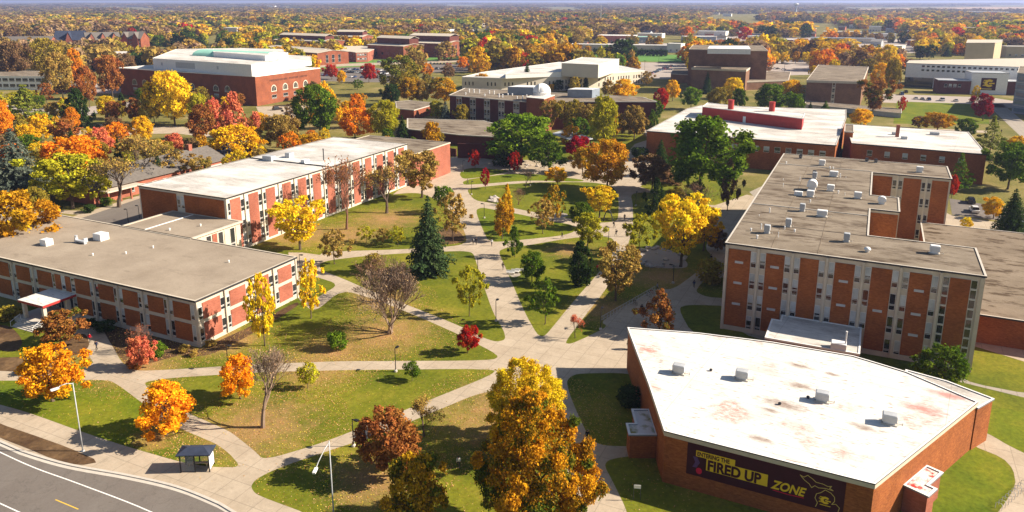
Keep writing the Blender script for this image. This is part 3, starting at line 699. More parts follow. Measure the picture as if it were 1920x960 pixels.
for px, py, kind in ((1438, 436, 'u'), (1478, 424, 'u'), (1504, 395, 'u'), (1541, 405, 't'), (1587, 452, 'u'), (1626, 471, 'p'), (1752, 474, 'b'),
                     (1653, 381, 'd'), (1608, 371, 'b'), (1557, 357, 'b'), (1563, 330, 't'), (1522, 355, 'D'), (1519, 368, 'b'), (1519, 378, 's'), (1527, 334, 'u'), (1527, 326, 'k'),
                     (1541, 309, 'b'), (1501, 296, 'k'), (1625, 302, 'k'), (1642, 304, 'k'), (1724, 322, 'b'), (1408, 432, 's'), (1490, 434, 's'), (1556, 315, 's'), (1562, 316, 's'), (1497, 365, 'w')):
    x, y = rtop(px, py)
    if kind == 'u': roof_box(rr, x, y, 16.0, 1.0, 1.1, 1.5, 'grey_metal', 'exhaust_fan')
    elif kind == 't': roof_tunnel(rr, x, y, 16.0, 1.6, 1.5, 1.5) if False else roof_box(rr, x, y, 16.0, 1.9, 1.2, 1.25, 'white_metal', 'roof_vent')
    elif kind == 'b': roof_box(rr, x, y, 16.0, 1.5, 1.1, 1.35, 'white_metal', 'roof_vent')
    elif kind == 'd': roof_tunnel(rr, x, y, 16.0, 1.6, 1.2, 1.6)
    elif kind == 'D': roof_tunnel(rr, x, y, 16.0, 2.1, 2.2, 2.3)
    elif kind == 'k': roof_box(rr, x, y, 16.0, .8, .8, .9, 'dark_metal', 'exhaust_fan')
    elif kind == 's': roof_pipe(rr, x, y, 16.0, .13, .4)
    elif kind == 'p': roof_dome(rr, x, y, 16.0, .55, 1.0)
    elif kind == 'w': roof_box(rr, x, y, 16.0, 1.7, 1.0, .8, 'white_metal', 'roof_vent', False)

# ---- 5. low annex behind it
ax = empty('annex_building', (-20.5+38.9, 144.2), 0, 'single-storey brick wing with a wide weathered brown roof beside the four-storey hall', 'building')
poly = [(.45, 0), (46, 0), (46, 58.5), (-5, 58.5), (-5, 42.0), (.45, 42.0)]
poly = [(.45, 0), (16.2, 0), (16.2, 58.5), (-4.8, 58.5), (-4.8, 16), (.45, 16)]
mb = MB(); mb.prism(poly, 0, 4.9); mb.build('wall', 'brick_orange', ax); roof_part(ax, poly, 5.2, 'roof_gravel_dark', 'dark_metal', .2, .3, 'concrete')

# ---- 6. low white-roofed link in front of the four-storey hall
lw = empty('link_building', (-11.4, 112.5), 0, 'small low block with a white roof between the auditorium and the tall hall', 'building')
poly = [(-.2, 8), (13.5, 8), (13.5, 18.6), (1.2, 18.6), (1.2, 16.0), (-.2, 16.0)]
mb = MB(); mb.prism(poly, 0, 4.2); mb.build('wall', 'brick_orange', lw); rw = roof_part(lw, poly, 4.5, 'roof_white_clean', 'white_paint', .15, .3, 'white_paint')
x, y = G(1572, 652, 4.5); roof_box(rw, x+11.4, y-112.5, 4.4, 2.2, 1.6, 1.0, 'white_metal', 'air_handler', False)
x, y = G(1584, 655, 4.5); roof_pipe(rw, x+11.4, y-112.5, 4.4, .12, 3.0)

# ---- 7. the arena-like auditorium with the banner
ar = empty('auditorium', (0, 0), 0, 'brick auditorium with a broad stained white roof and a maroon banner on its front wall', 'building')
AP = [G(1247, 807, 7), G(1640, 906, 7), G(1832, 753, 7), G(1700, 697, 7), G(1600, 667, 7), G(1447, 641, 7), G(1310, 624, 7), G(1178, 614, 7), G(1218, 720, 7)]
mb = MB(); mb.prism(AP, 0, 6.7); mb.build('wall', 'brick_orange', ar)
ra = roof_part(ar, AP, 7.0, 'roof_white', 'dark_metal', .12, .14, 'white_paint')
mb = MB(); mb.prism([(Vector(p)*1.0)[:] for p in AP], 6.4, 6.84)
cxx = sum(p[0] for p in AP)/len(AP); cyy = sum(p[1] for p in AP)/len(AP)
mb = MB(); mb.prism([(cxx+(p[0]-cxx)*1.006, cyy+(p[1]-cyy)*1.006) for p in AP], 6.35, 6.85); mb.build('cornice', 'concrete_warm', ar)
for px, py in ((1273, 698), (1391, 709), (1541, 750), (1667, 792)):
    x, y = G(px, py, 7.0); o = roof_box(ra, x, y, 6.9, 1.65, 1.25, 1.25, 'grey_metal', 'roof_vent')
for px, py in ((1333, 694), (1515, 745), (1462, 757)):
    x, y = G(px, py, 7.0); roof_pipe(ra, x, y, 6.88, .15, .15, 'dark_metal')
# side wing at its right end, the two porches
EX = [G(1833, 752, 6), G(1863, 746, 6), G(1700, 697, 6)]
a, b = Vector(AP[2]), Vector(AP[3]); d = (b-a).normalized(); nn = Vector((d.y, -d.x))
wing = [tuple(a+nn*.15-d*.1), G(1862, 747, 6.2), G(1775, 714, 6.2), G(1700, 693.5, 6.2), tuple(b+nn*.15)]
mb = MB(); mb.prism(wing, 0, 5.9); mb.build('wing', 'brick_orange', ar); roof_part(ar, wing, 6.2, 'roof_white_clean', 'blue_grey_metal', .15, .2, 'white_paint', 'wing_roof')
p1, p2 = Vector(AP[1]), Vector(AP[2]); d = (p2-p1).normalized(); nn = Vector((d.y, -d.x))
c = Vector(G(1722, 890, 3.5)); t = (c-p1).dot(d)
pr = [tuple(p1+d*(t-3.1)+nn*.05), tuple(p1+d*(t-3.1)+nn*2.6), tuple(p1+d*(t-1.2)+nn*2.6), tuple(p1+d*(t-1.2)+nn*1.7), tuple(p1+d*(t+2.6)+nn*1.7), tuple(p1+d*(t+2.6)+nn*.05)]
mb = MB(); mb.prism(pr, 0, 3.2); mb.build('porch', 'brick_salmon', ar)
n = NT('porch_roof', 0.8); ff_ = n.noise(0.5, 5, .7, seed=3); n.col(n.mix(n.ramp(ff_, [(0.5, W(0)), (0.6, W(1))]), (0.75, 0.7, 0.65), (0.5, 0.03, 0.02))); M['porch_roof'] = n.m
roof_part(ar, pr, 3.5, 'porch_roof', 'blue_grey_metal', .2, .2, 'white_paint', 'porch_roof')
p0, p1 = Vector(AP[8]), Vector(AP[0]); d = (p1-p0).normalized(); nn = Vector((d.y, -d.x))
c = Vector(G(1205, 790, 3.5)); t = (c-p0).dot(d)
pr = [tuple(p0+d*(t-3.0)+nn*.05), tuple(p0+d*(t-3.0)+nn*2.2), tuple(p0+d*(t+.6)+nn*2.2), tuple(p0+d*(t+.6)+nn*3.4), tuple(p0+d*(t+3.0)+nn*3.4), tuple(p0+d*(t+3.0)+nn*.05)]
mb = MB(); mb.prism(pr, 0, 3.2); mb.build('porch', 'brick_orange', ar)
n = NT('porch_roof_moss', 0.8); ff_ = n.noise(0.3, 4, .6, seed=6); n.col(n.mix(n.ramp(ff_, [(0.45, W(0)), (0.55, W(1))]), (0.7, 0.68, 0.65), (0.28, 0.25, 0.07))); M['porch_roof_moss'] = n.m
roof_part(ar, pr, 3.5, 'porch_roof_moss', 'blue_grey_metal', .2, .2, 'white_paint', 'porch_roof')

# banner on the front wall
def text_mesh(name, txt, size, mat, parent, s, z, sx=1.0, shear=0.0, off=0.0, d=0.03, th=0.012):
    cu = bpy.data.curves.new(name, 'FONT'); cu.body = txt; cu.size = size; cu.shear = shear; cu.offset = off; cu.extrude = th
    o = bpy.data.objects.new(name, cu); COL.objects.link(o)
    dg = bpy.context.evaluated_depsgraph_get(); me = bpy.data.meshes.new_from_object(o.evaluated_get(dg))
    bpy.data.objects.remove(o); me.materials.clear(); me.materials.append(M[mat])
    o = bpy.data.objects.new(name, me); COL.objects.link(o); o.parent = parent
    o.rotation_euler = (R(90), 0, 0); o.location = (s, -d, z); o.scale = (sx, 1, 1); return o
def line_poly(mb, pts, w, d, closed=False):
    pts = list(pts)+([pts[0]] if closed else [])
    for (x0, z0), (x1, z1) in zip(pts, pts[1:]):
        l = math.hypot(x1-x0, z1-z0) or 1; nx, nz = -(z1-z0)/l*w/2, (x1-x0)/l*w/2; ex, ez = (x1-x0)/l*w*.3, (z1-z0)/l*w*.3
        mb.face([(x0-nx-ex, -d, z0-nz-ez), (x1-nx+ex, -d, z1-nz+ez), (x1+nx+ex, -d, z1+nz+ez), (x0+nx-ex, -d, z0+nz-ez)])
a, b = Vector(AP[0]), Vector(AP[1]); d = (b-a).normalized()
b0 = a+d*(-15.6-AP[0][0]); nrm = Vector((d.y, -d.x))
bn = empty('banner', tuple(b0+nrm*.02), math.atan2(d.y, d.x), 'long maroon banner reading ENTERING THE FIRED UP ZONE on the auditorium wall', 'banner')
mb = MB(); mb.box(0, 17.3, -.03, .0, 2.1, 6.25); mb.build('banner_sheet', 'maroon', bn)
mb = MB(); mb.box(1.05, 5.55, -.05, -.031, 4.72, 5.5); mb.box(2.3, 9.25, -.05, -.031, 3.2, 4.71); mb.build('text_panel', 'gold_paint', bn)
text_mesh('lettering', 'ENTERING THE', .74, 'maroon', bn, 1.17, 4.84, .74, 0, .026, .055)
text_mesh('lettering', 'FIRED UP', 1.8, 'maroon', bn, 2.42, 3.33, .83, 0, .075, .055)
text_mesh('lettering', 'ZONE', 1.5, 'gold_paint', bn, 9.7, 3.2, .84, .3, .045, .04)
mb = MB(); line_poly(mb, [(9.9, 2.98), (11.5, 2.92), (13.2, 3.0)], .09, .034); mb.build('underline', 'red_print', bn)
UP = [(12.6, 5.75), (13.0, 5.6), (13.4, 5.95), (13.6, 5.8), (13.9, 5.65), (14.3, 5.35), (15.0, 5.35), (15.5, 5.2), (15.9, 5.35), (15.7, 5.05), (16.1, 4.85), (15.3, 4.9), (14.6, 4.75), (14.2, 4.9), (13.9, 4.55), (13.6, 4.95), (13.1, 5.25)]
LP = [(14.5, 2.35), (14.65, 2.9), (14.35, 3.4), (14.45, 3.95), (14.9, 4.25), (15.3, 4.7), (15.9, 4.5), (16.3, 4.1), (16.35, 3.6), (16.1, 3.15), (16.5, 3.3), (16.9, 2.95), (16.8, 2.35)]
mb = MB(); line_poly(mb, UP, .07, .036, True); line_poly(mb, LP, .07, .036); mb.build('state_outline', 'gold_line', bn)
mb = MB(); mb.face([(.7, -.036, 4.6), (1.2, -.036, 4.6), (1.55, -.036, 3.95), (1.2, -.036, 3.2), (.7, -.036, 3.2), (1.0, -.036, 3.9)][::-1]); mb.build('chevron', 'purple_print', bn)
mb = MB(); mb.face([(1.5+.36*math.cos(t), -.037, 2.85+.42*math.sin(t)) for t in [2*math.pi*i/14 for i in range(14)]]); mb.build('red_mark', 'red_print', bn)
def c_logo(parent, s, z, w, h, mat, d):
    """a letter C trailing speed lines"""
    mb = MB(); pts_o, pts_i = [], []
    for i in range(15):
        t = R(40+280*i/14); pts_o.append((s+w*.5+w*.42*math.cos(t), z+h*.5+h*.48*math.sin(t))); pts_i.append((s+w*.52+w*.2*math.cos(t), z+h*.5+h*.2*math.sin(t)))
    for i in range(14):
        mb.face([(x, -d, zz) for x, zz in (pts_o[i], pts_o[i+1], pts_i[i+1], pts_i[i])])
    for k, (l, zz) in enumerate(((-.05, .85), (-.12, .62), (-.02, .4), (-.1, .2))):
        mb.face([(s+w*l, -d-.002, z+h*(zz-.05)), (s+w*.38, -d-.002, z+h*(zz-.07)), (s+w*.38, -d-.002, z+h*(zz+.05)), (s+w*(l+.06), -d-.002, z+h*(zz+.05))])
    mb.box(s+w*.48, s+w*.98, -d-.004, -d+.004, z+h*.4, z+h*.56)
    return mb.build('emblem', mat, parent)
c_logo(bn, 14.85, 2.95, 1.15, .95, 'gold_paint', .036)
mb = MB(); mb.box(14.9, 16.0, -.038, -.031, 2.75, 2.84); mb.build('emblem_bar', 'gold_paint', bn)
# ---- buildings farther back
CLEAR = []      # footprints kept free of trees
def bldg(name, label, pts, h, wall, roof, edge='concrete', group=None, wins=(), cat='building', th=.4, over=.2, world=False, wt=None, edge2='concrete'):
    w = [tuple(p) if world else G(*p, h) for p in pts]
    ox, oy = w[0]; loc = [(x-ox, y-oy) for x, y in w]; CLEAR.append(w)
    root = empty(name, (ox, oy), 0, label, cat, group)
    mb = MB(); mb.prism(loc, 0, h-.3); mb.build('wall', wall, root)
    r = roof_part(root, loc, h, roof, edge, over, th, edge2)
    for (i, rows, n, m0, m1, ww) in wins:
        a, b = loc[i], loc[(i+1) % len(loc)]; f = Face(a, (b[0]-a[0], b[1]-a[1])); L_ = math.dist(a, b)-m0-m1
        src = {}
        for z0, z1 in rows:
            for k in range(n):
                s = m0+L_*(k+.5)/n; window(root, f, s-ww/2, s+ww/2, z0, z1, .36, t=.08)
    return root, r, loc
def gable(root, poly4, z0, zr, mat, over=.6, th=.3, name='roof', flat=0.0, hip=0.0):
    """poly4: a, b, c, d with the ridge running from the middle of d-a to the middle of b-c"""
    a, b, c, d = [Vector(p) for p in poly4]; u = (b-a).normalized(); v = (d-a).normalized()
    a, b, c, d = a-u*over-v*over, b+u*over-v*over, c+u*over+v*over, d-u*over+v*over
    e = (a+d)/2+u*hip; g_ = (b+c)/2-u*hip; mb = MB(); V = []
    for dz in (0, th): V += [(*a, z0+dz), (*b, z0+dz), (*c, z0+dz), (*d, z0+dz), (*e, zr+dz), (*g_, zr+dz)]
    mb.v = V; mb.f = [(6, 7, 11, 10), (8, 9, 10, 11), (0, 4, 5, 1), (2, 5, 4, 3), (0, 1, 7, 6), (2, 3, 9, 8), (1, 2, 8, 7) if False else (1, 5, 11, 7), (5, 2, 8, 11), (3, 4, 10, 9), (4, 0, 6, 10)]
    mb.m = [0]*len(mb.f)
    if hip: mb.f += [(7, 8, 11), (9, 6, 10)]; mb.m += [0, 0]
    return mb.build(name, mat, root)
def gable_wall(root, poly4, z0, zr, mat):
    a, b, c, d = poly4; mb = MB(); e = ((a[0]+d[0])/2, (a[1]+d[1])/2); g_ = ((b[0]+c[0])/2, (b[1]+c[1])/2)
    mb.v = [(*a, 0), (*b, 0), (*c, 0), (*d, 0), (*a, z0), (*b, z0), (*c, z0), (*d, z0), (*e, zr), (*g_, zr)]
    mb.f = [(0, 1, 5, 4), (2, 3, 7, 6), (1, 2, 6, 9, 5), (3, 0, 4, 8, 7)]; mb.m = [0]*4
    return mb.build('wall', mat, root)
def rect(px0, px1, depth, z=0.0, u=None):
    """footprint from the two ends of its front base line, going back by depth"""
    a, b = Vector(G(*px0, z)), Vector(G(*px1, z)); d = (b-a).normalized(); v = Vector((-d.y, d.x))
    return [tuple(a), tuple(b), tuple(b+v*depth), tuple(a+v*depth)]

# red-penthouse hall and its east wing
redh, rroof, loc = bldg('laboratory_building', 'wide brick hall with a white roof, a bright red penthouse and two red chimneys', [(1213, 245), (1567, 272), (1586, 222), (1586, 205), (1316, 197), (1290, 203)], 10.5, 'brick_orange', 'roof_white_clean', 'dark_metal', 'academic halls of the campus',
    [(0, [(6.2, 8.2)], 9, 30, 2, 1.9)], world=False)
def off(root, px, py, z): x, y = G(px, py, z); return x-root.location.x, y-root.location.y
a = off(redh, 1316, 219, 10.5); b = off(redh, 1503, 243, 10.5); c = (b[0]-.5, b[1]+13.5); d = (a[0]-.5, a[1]+13.5)
mb = MB(); mb.prism([a, b, c, d], 10.3, 14.6); pent = mb.build('penthouse', 'red_metal', redh); roof_part(redh, [a, b, c, d], 14.8, 'roof_white_clean', 'white_paint', .15, .25, 'white_paint', 'penthouse_roof')
for px, py in ((1370, 204), (1447, 208)):
    x, y = off(redh, px, py, 14.8); mb = MB(); mb.tube((x, y, 14.4), (x, y, 18.2), 1.15, 1.15, 16); mb.tube((x, y, 18.2), (x, y, 18.4), 1.25, 1.25, 16); mb.build('chimney', 'red_metal', redh)
fdoor = Face(a, (b[0]-a[0], b[1]-a[1])); mb = MB(); fdoor.box(mb, 19, 20.2, 0, .1, 10.4, 12.8); mb.build('door', 'white_metal', pent)
redw, rw2, loc = bldg('laboratory_building', 'brick wing with a white roof marked by dark streaks, behind the four-storey hall', [(1598, 268), (1850, 289), (1815, 247), (1586, 232)], 10, 'brick_orange', 'roof_white_clean', 'dark_metal', 'academic halls of the campus',
    [(0, [(6.0, 8.0)], 6, 3, 4, 1.6)])
x, y = off(redw, 1682, 256, 10); mb = MB(); mb.box(x-.6, x+.6, y-.5, y+.5, 9.8, 14.2); mb.build('chimney', 'brick_salmon', redw)
for px, py, s in ((1678, 252, 2.2), (1695, 260, 2), (1752, 252, 3)): x, y = off(redw, px, py, 10); roof_box(rw2, x, y, 9.9, s, 1.4, .9, 'grey_metal', 'roof_vent', False)
t1 = bldg('stair_tower', 'narrow brick stair block between the two white-roofed brick halls', [(1584, 246), (1600, 247), (1600, 234), (1585, 233)], 12, 'brick_orange', 'roof_gravel', 'concrete')
# science hall with the dome
sci, sroof, loc = bldg('science_building', 'brick science hall with a flat roof, steel plant rooms and a white observatory dome', [(843, 178), (985, 190), (1230, 190), (1205, 182), (1068, 175), (872, 165)], 13, 'brick_dark', 'roof_gravel', 'concrete', 'academic halls of the campus', over=.4)
f = Face(loc[0], (loc[1][0]-loc[0][0], loc[1][1]-loc[0][1])); Lf = math.dist(loc[0], loc[1])
for k in range(5):
    a_ = 4+k*8.2; mb = MB(); f.box(mb, a_, a_+3.4, 0, .012, .5, 12.6); mb.build('window_bay', 'concrete_warm', sci)
    for z0 in (1, 5, 9):
        window(sci, f, a_+.15, a_+1.5, z0, z0+2.6, .35, blind=0, t=.2); window(sci, f, a_+1.9, a_+3.25, z0, z0+2.6, .35, blind=0, t=.2)
x0, y0 = off(sci, 990, 200, 13); tower = [(x0-2, y0-7), (x0+9, y0-8), (x0+11, y0+6), (x0, y0+7)]
tower = [off(sci, 987, 182, 15.5), off(sci, 1020, 185, 15.5), off(sci, 1040, 178, 15.5), off(sci, 1008, 175, 15.5)]
mb = MB(); mb.prism(tower, 0, 15.3); mb.build('tower', 'brick_red', sci); roof_part(sci, tower, 15.5, 'roof_white_clean', 'concrete', .1, .3, 'white_paint', 'tower_roof')
x, y = off(sci, 1016, 177, 15.5); mb = MB(); mb.ring((x, y, 15.3), [(4.0, 0), (4.0, 1.2), (4.15, 1.2)]+[(4.1*math.cos(R(8*i)), 1.2+4.1*math.sin(R(8*i))) for i in range(12)], 24)
mb.build('observatory_dome', 'white_metal', sci, True)
mb = MB(); mb.box(x-.35, x+.35, y-4.25, y, 17, 20.6); mb.build('dome_slot', 'grey_metal', sci)
for p0_, p1_, dd in (((952, 177), (1000, 178), 9), ((1064, 182), (1110, 183), 8)):
    a_ = off(sci, *p0_, 13.1); b_ = off(sci, *p1_, 13.1); mb = MB(); mb.prism([a_, b_, (b_[0]+1, b_[1]+dd), (a_[0]+1, a_[1]+dd)], 12.9, 16.8, 0, 1); mb.build('plant_room', ['blue_grey_metal', 'white_metal'], sci)
for k in range(14): x, y = off(sci, 870+k*9+random.random()*3, 172+k*.7+random.choice((0, 5)), 13); roof_pipe(sroof, x, y, 12.9, .25, random.choice((.8, 1.4)))
# low wings in front of the science hall
lowg = 'low wings in front of the science hall'
bldg('low_wing', 'long low wing with a flat tan roof running in front of the science hall', [(765, 241), (862, 252), (938, 256), (952, 238), (905, 226), (765, 222)], 4.5, 'brick_dark', 'roof_gravel', 'concrete', None, over=.5)
bldg('low_wing', 'small low brick block with a flat roof left of the blue spruce', [(744, 203), (776, 206), (822, 193), (770, 188), (742, 190)], 5, 'brick_red', 'roof_gravel', 'concrete', None)
# walled court with brick wall
wl = rect((858, 297), (948, 299), 1.0); CLEAR.append(rect((858, 298), (948, 299), 16))
mb = MB(); mb.prism(rect((858, 296), (948, 298), .5), 0, 5.5); o = mb.build('brick_wall', 'brick_dark'); tag(o, 'plain dark brick wall behind the two small red trees', 'wall')
mb = MB(); mb.prism(rect((826, 290), (855, 294), .5), 0, 3.0); o = mb.build('brick_wall', 'brick_dark'); tag(o, 'short brown garden wall at the end of the paved square', 'wall')
# silver canopy roof
q = [G(1035, 248, 6), G(1078, 268, 5), G(1112, 262, 5), G(1062, 240, 6)]
pv = empty('pavilion', q[0], 0, 'open pavilion with a sloping silver roof behind the crimson tree', 'pavilion'); q = [(x-q[0][0], y-q[0][1]) for x, y in q]
mb = MB(); mb.prism(q, 5.2, 5.6); mb.build('roof', 'grey_metal', pv); mb = MB()
for x, y in q: mb = MB(); mb.tube((x*.9+.5, y*.9+.5, 0), (x*.9+.5, y*.9+.5, 5.3), .2, .2, 8); mb.build('post', 'dark_metal', pv)
# library (large brick block, white upper storeys)
lib, lroof, loc = bldg('library', 'huge brick library with arched windows and white metal upper storeys', [(222, 127), (478, 143), (600, 127), (395, 112)], 16.6, 'brick_red', 'roof_white_clean', 'white_paint', 'academic halls of the campus')
f = Face(loc[0], (loc[1][0]-loc[0][0], loc[1][1]-loc[0][1])); Lf = math.dist(loc[0], loc[1]); f2 = Face(loc[1], (loc[2][0]-loc[1][0], loc[2][1]-loc[1][1])); Lf2 = math.dist(loc[1], loc[2])
def arch(root, f, s, z, r):
    mb = MB(); n = 12; P_ = [(s+r*math.cos(math.pi*i/n), z+1.2+r*math.sin(math.pi*i/n)) for i in range(n+1)]
    Q_ = [(s+r*.8*math.cos(math.pi*i/n), z+1.2+r*.8*math.sin(math.pi*i/n)) for i in range(n+1)]
    mb.face([f.p(a, .06, b) for a, b in [(s-r*.8, z)]+[(s+r*.8, z)]+Q_], 1)
    for i in range(n): mb.face([f.p(a, .12, b) for a, b in (P_[i], P_[i+1], Q_[i+1], Q_[i])], 0)
    f.box(mb, s-r, s-r*.8, 0, .12, z, z+1.2, 0); f.box(mb, s+r*.8, s+r, 0, .12, z, z+1.2, 0); f.box(mb, s-r*1.05, s+r*1.05, 0, .16, z-.4, z, 0)
    for t in (-.27, .27): f.box(mb, s+r*t-.08, s+r*t+.08, .05, .1, z, z+1.2+r*.7, 0)
    return mb.build('arched_window', ['cream_stone', 'glass'], root)
for t in (.12, .20, .36, .48, .56, .73, .81): arch(lib, f, Lf*t, 7.0, 2.2)
for t in (.25, .42, .58, .74): arch(lib, f2, Lf2*t, 7.0, 2.3)
for t in (.12, .2, .36, .48, .56, .73, .81): window(lib, f, Lf*t-1.9, Lf*t+1.9, 3.2, 5.2, .3, blind=.7)
for t in (.25, .42, .58, .74): window(lib, f2, Lf2*t-2.1, Lf2*t+2.1, 2.6, 4.8, .3, blind=0)
mb = MB()
s = Lf2*.2
for word in (13, 7, 6):
    for k in range(word):
        f2.box(mb, s, s+.14, .02, .1, 12.4, 13.5); f2.box(mb, s+.5, s+.64, .02, .1, 12.4 if k % 3 else 12.9, 13.5); f2.box(mb, s+.14, s+.5, .02, .1, (12.4, 12.9, 13.36)[k % 3], (12.54, 13.04, 13.5)[k % 3]); s += 1.25
    s += 1.2
mb.build('lettering', 'dark_metal', lib)
def up(name, pts, z0, z1, wall, roof, root=lib):
    w = [off(root, *p, z1) for p in pts]; mb = MB(); mb.prism(w, z0, z1-.2); mb.build(name, wall, root); return roof_part(root, w, z1, roof, 'white_paint', .1, .2, 'white_paint', 'upper_roof'), w
ur, uw = up('upper_storey', [(286, 109), (471, 121), (521, 115), (540, 98), (455, 90), (330, 92)], 16.5, 23.0, 'white_metal', 'roof_white_clean')
up('upper_storey', [(497, 104), (533, 98), (530, 92), (460, 90), (400, 91), (400, 97)], 22.9, 26, 'white_metal', 'roof_white_clean')
up('upper_storey', [(528, 123), (584, 115), (583, 105), (540, 103)], 16.5, 19.0, 'white_metal', 'roof_white_clean')
f = Face(uw[0], (uw[1][0]-uw[0][0], uw[1][1]-uw[0][1])); Lu = math.dist(uw[0], uw[1])
mb = MB(); f.box(mb, Lu*.25, Lu*.45, .02, .1, 18.3, 21.6); mb.build('louvre', 'grey_metal', lib)
for t in (.09, .67): mb = MB(); f.box(mb, Lu*t, Lu*t+1.6, .02, .1, 19, 20.8); mb.build('louvre', 'grey_metal', lib)
# green barrel roof with its arched end window
a_, b_ = Vector(off(lib, 360, 104, 23)), Vector(off(lib, 494, 110, 23)); d = (b_-a_).normalized(); v = Vector((-d.y, d.x)); mb = MB(); n = 12; rad = 9; k = 0
for e in (a_, b_):
    for i in range(n+1):
        t = math.pi*i/n; p_ = e+v*(rad-rad*math.cos(t)); mb.v.append((p_.x, p_.y, 22.9+3.6*math.sin(t)))
for i in range(n): mb.f.append((i+1, i, n+1+i, n+2+i)); mb.m.append(0)
mb.build('barrel_roof', 'green_copper', lib); mb = MB(); mb.face([mb_ for mb_ in [(*(b_+v*(rad-rad*math.cos(math.pi*i/n))), 22.9+3.6*math.sin(math.pi*i/n)) for i in range(n+1)]], 0); mb.build('arched_window', 'glass_blue', lib)
mb = MB(); fe = Face(tuple(b_), tuple(v))
for i in range(n):
    t0, t1 = math.pi*i/n, math.pi*(i+1)/n
    q0, q1 = (rad-rad*math.cos(t0), 22.9+3.6*math.sin(t0)), (rad-rad*math.cos(t1), 22.9+3.6*math.sin(t1)); r0, r1 = (rad-rad*.8*math.cos(t0), 22.9+2.6*math.sin(t0)), (rad-rad*.8*math.cos(t1), 22.9+2.6*math.sin(t1))
    mb.face([fe.p(a, .06, b) for a, b in (q0, q1, r1, r0)]); fe.box(mb, q0[0]-.15, q0[0]+.15, .02, .08, 22.9, q0[1])
mb.build('window_frame', 'white_metal', lib)
# curved white stone arts building
whl, wroof, loc = bldg('arts_building', 'long curved cream stone building with slit windows and stepped white roofs', [(866, 144), (940, 146), (1050, 143), (1130, 138), (1210, 132), (1160, 122), (1050, 116), (905, 135)], 9.5, 'cream_stone', 'roof_white_clean', 'white_paint', 'academic halls of the campus', over=.05, edge2='white_paint')
for i in range(4):
    a_, b_ = loc[i], loc[i+1]; f = Face(a_, (b_[0]-a_[0], b_[1]-a_[1])); L_ = math.dist(a_, b_)
    for k in range(int(L_/2.6)):
        if (k//3) % 2 == 0 or i == 3 and k % 2:
            for z0 in ((4.2,) if i < 2 else (1.0, 4.6)):
                mb = MB(); f.box(mb, 2+k*2.5, 2.9+k*2.5, -.3, .03, z0, z0+2.3); mb.build('slit_window', 'glass', whl)
up('upper_storey', [(1053, 118), (1122, 121), (1161, 110), (1092, 107)], 9.4, 18.0, 'cream_stone', 'roof_white_clean', whl)
up('upper_storey', [(948, 139), (1048, 135), (1102, 132), (1100, 128), (960, 131)], 9.4, 12.2, 'white_paint', 'roof_white_clean', whl)
w = [off(whl, *p, 11.8) for p in ((950, 140.5), (1100, 133.5))]; f = Face(w[0], (w[1][0]-w[0][0], w[1][1]-w[0][1]))
# theatre block and its neighbours
th = 'brown brick theatre buildings'
thb, tr, loc = bldg('theatre', 'tall windowless brown brick fly tower rising behind a lower brick block', [(1292, 92), (1440, 95), (1428, 85), (1300, 84)], 25, 'brick_brown', 'roof_gravel', 'concrete_warm', th)
w = [off(thb, *p, 29) for p in ((1327, 88), (1408, 89), (1404, 83), (1330, 83))]; mb = MB(); mb.prism(w, 24.8, 28); mb.build('plant_room', 'white_metal', thb)
bldg('theatre_foyer', 'lower brown brick block in front of the windowless fly tower', [(1297, 127), (1399, 131), (1411, 123), (1312, 121)], 14, 'brick_brown', 'roof_gravel', 'concrete_warm', th, th=1.2)
bldg('theatre_wing', 'low brown wing with a pale parapet at the foot of the fly tower', [(1396, 152), (1478, 149), (1482, 135), (1440, 133), (1415, 140)], 6, 'brick_brown', 'roof_gravel', 'concrete_warm', th, th=1.0)
bldg('theatre_wing', 'low flat annex beside the theatre lawn', [(1258, 138), (1296, 140), (1296, 130), (1262, 130)], 6, 'brick_brown', 'roof_gravel', 'concrete_warm', th)
b13, b13r, loc = bldg('lecture_building', 'plain brown brick cube with one vertical strip of windows and a grey roof', [(1513, 150), (1617, 153), (1628, 125), (1535, 121)], 14, 'brick_brown', 'roof_gravel', 'concrete_warm', 'academic halls of the campus', th=1.3)
f = Face(loc[0], (loc[1][0]-loc[0][0], loc[1][1]-loc[0][1])); Lf = math.dist(loc[0], loc[1])
for z0 in (1, 4.3, 7.6, 10.6): window(b13, f, Lf*.5-.7, Lf*.5+.7, z0, z0+2.2, .4, blind=0)
mb = MB(); f.box(mb, Lf*.5-.9, Lf*.5+.9, .0, .012, .5, 12.8); mb.build('window_strip', 'concrete_warm', b13)
bldg('terrace_block', 'low grey concrete terrace in front of the brown brick cube', [(1508, 195), (1690, 212), (1690, 204), (1512, 189)], 2.5, 'concrete', 'roof_gravel', 'concrete', None)
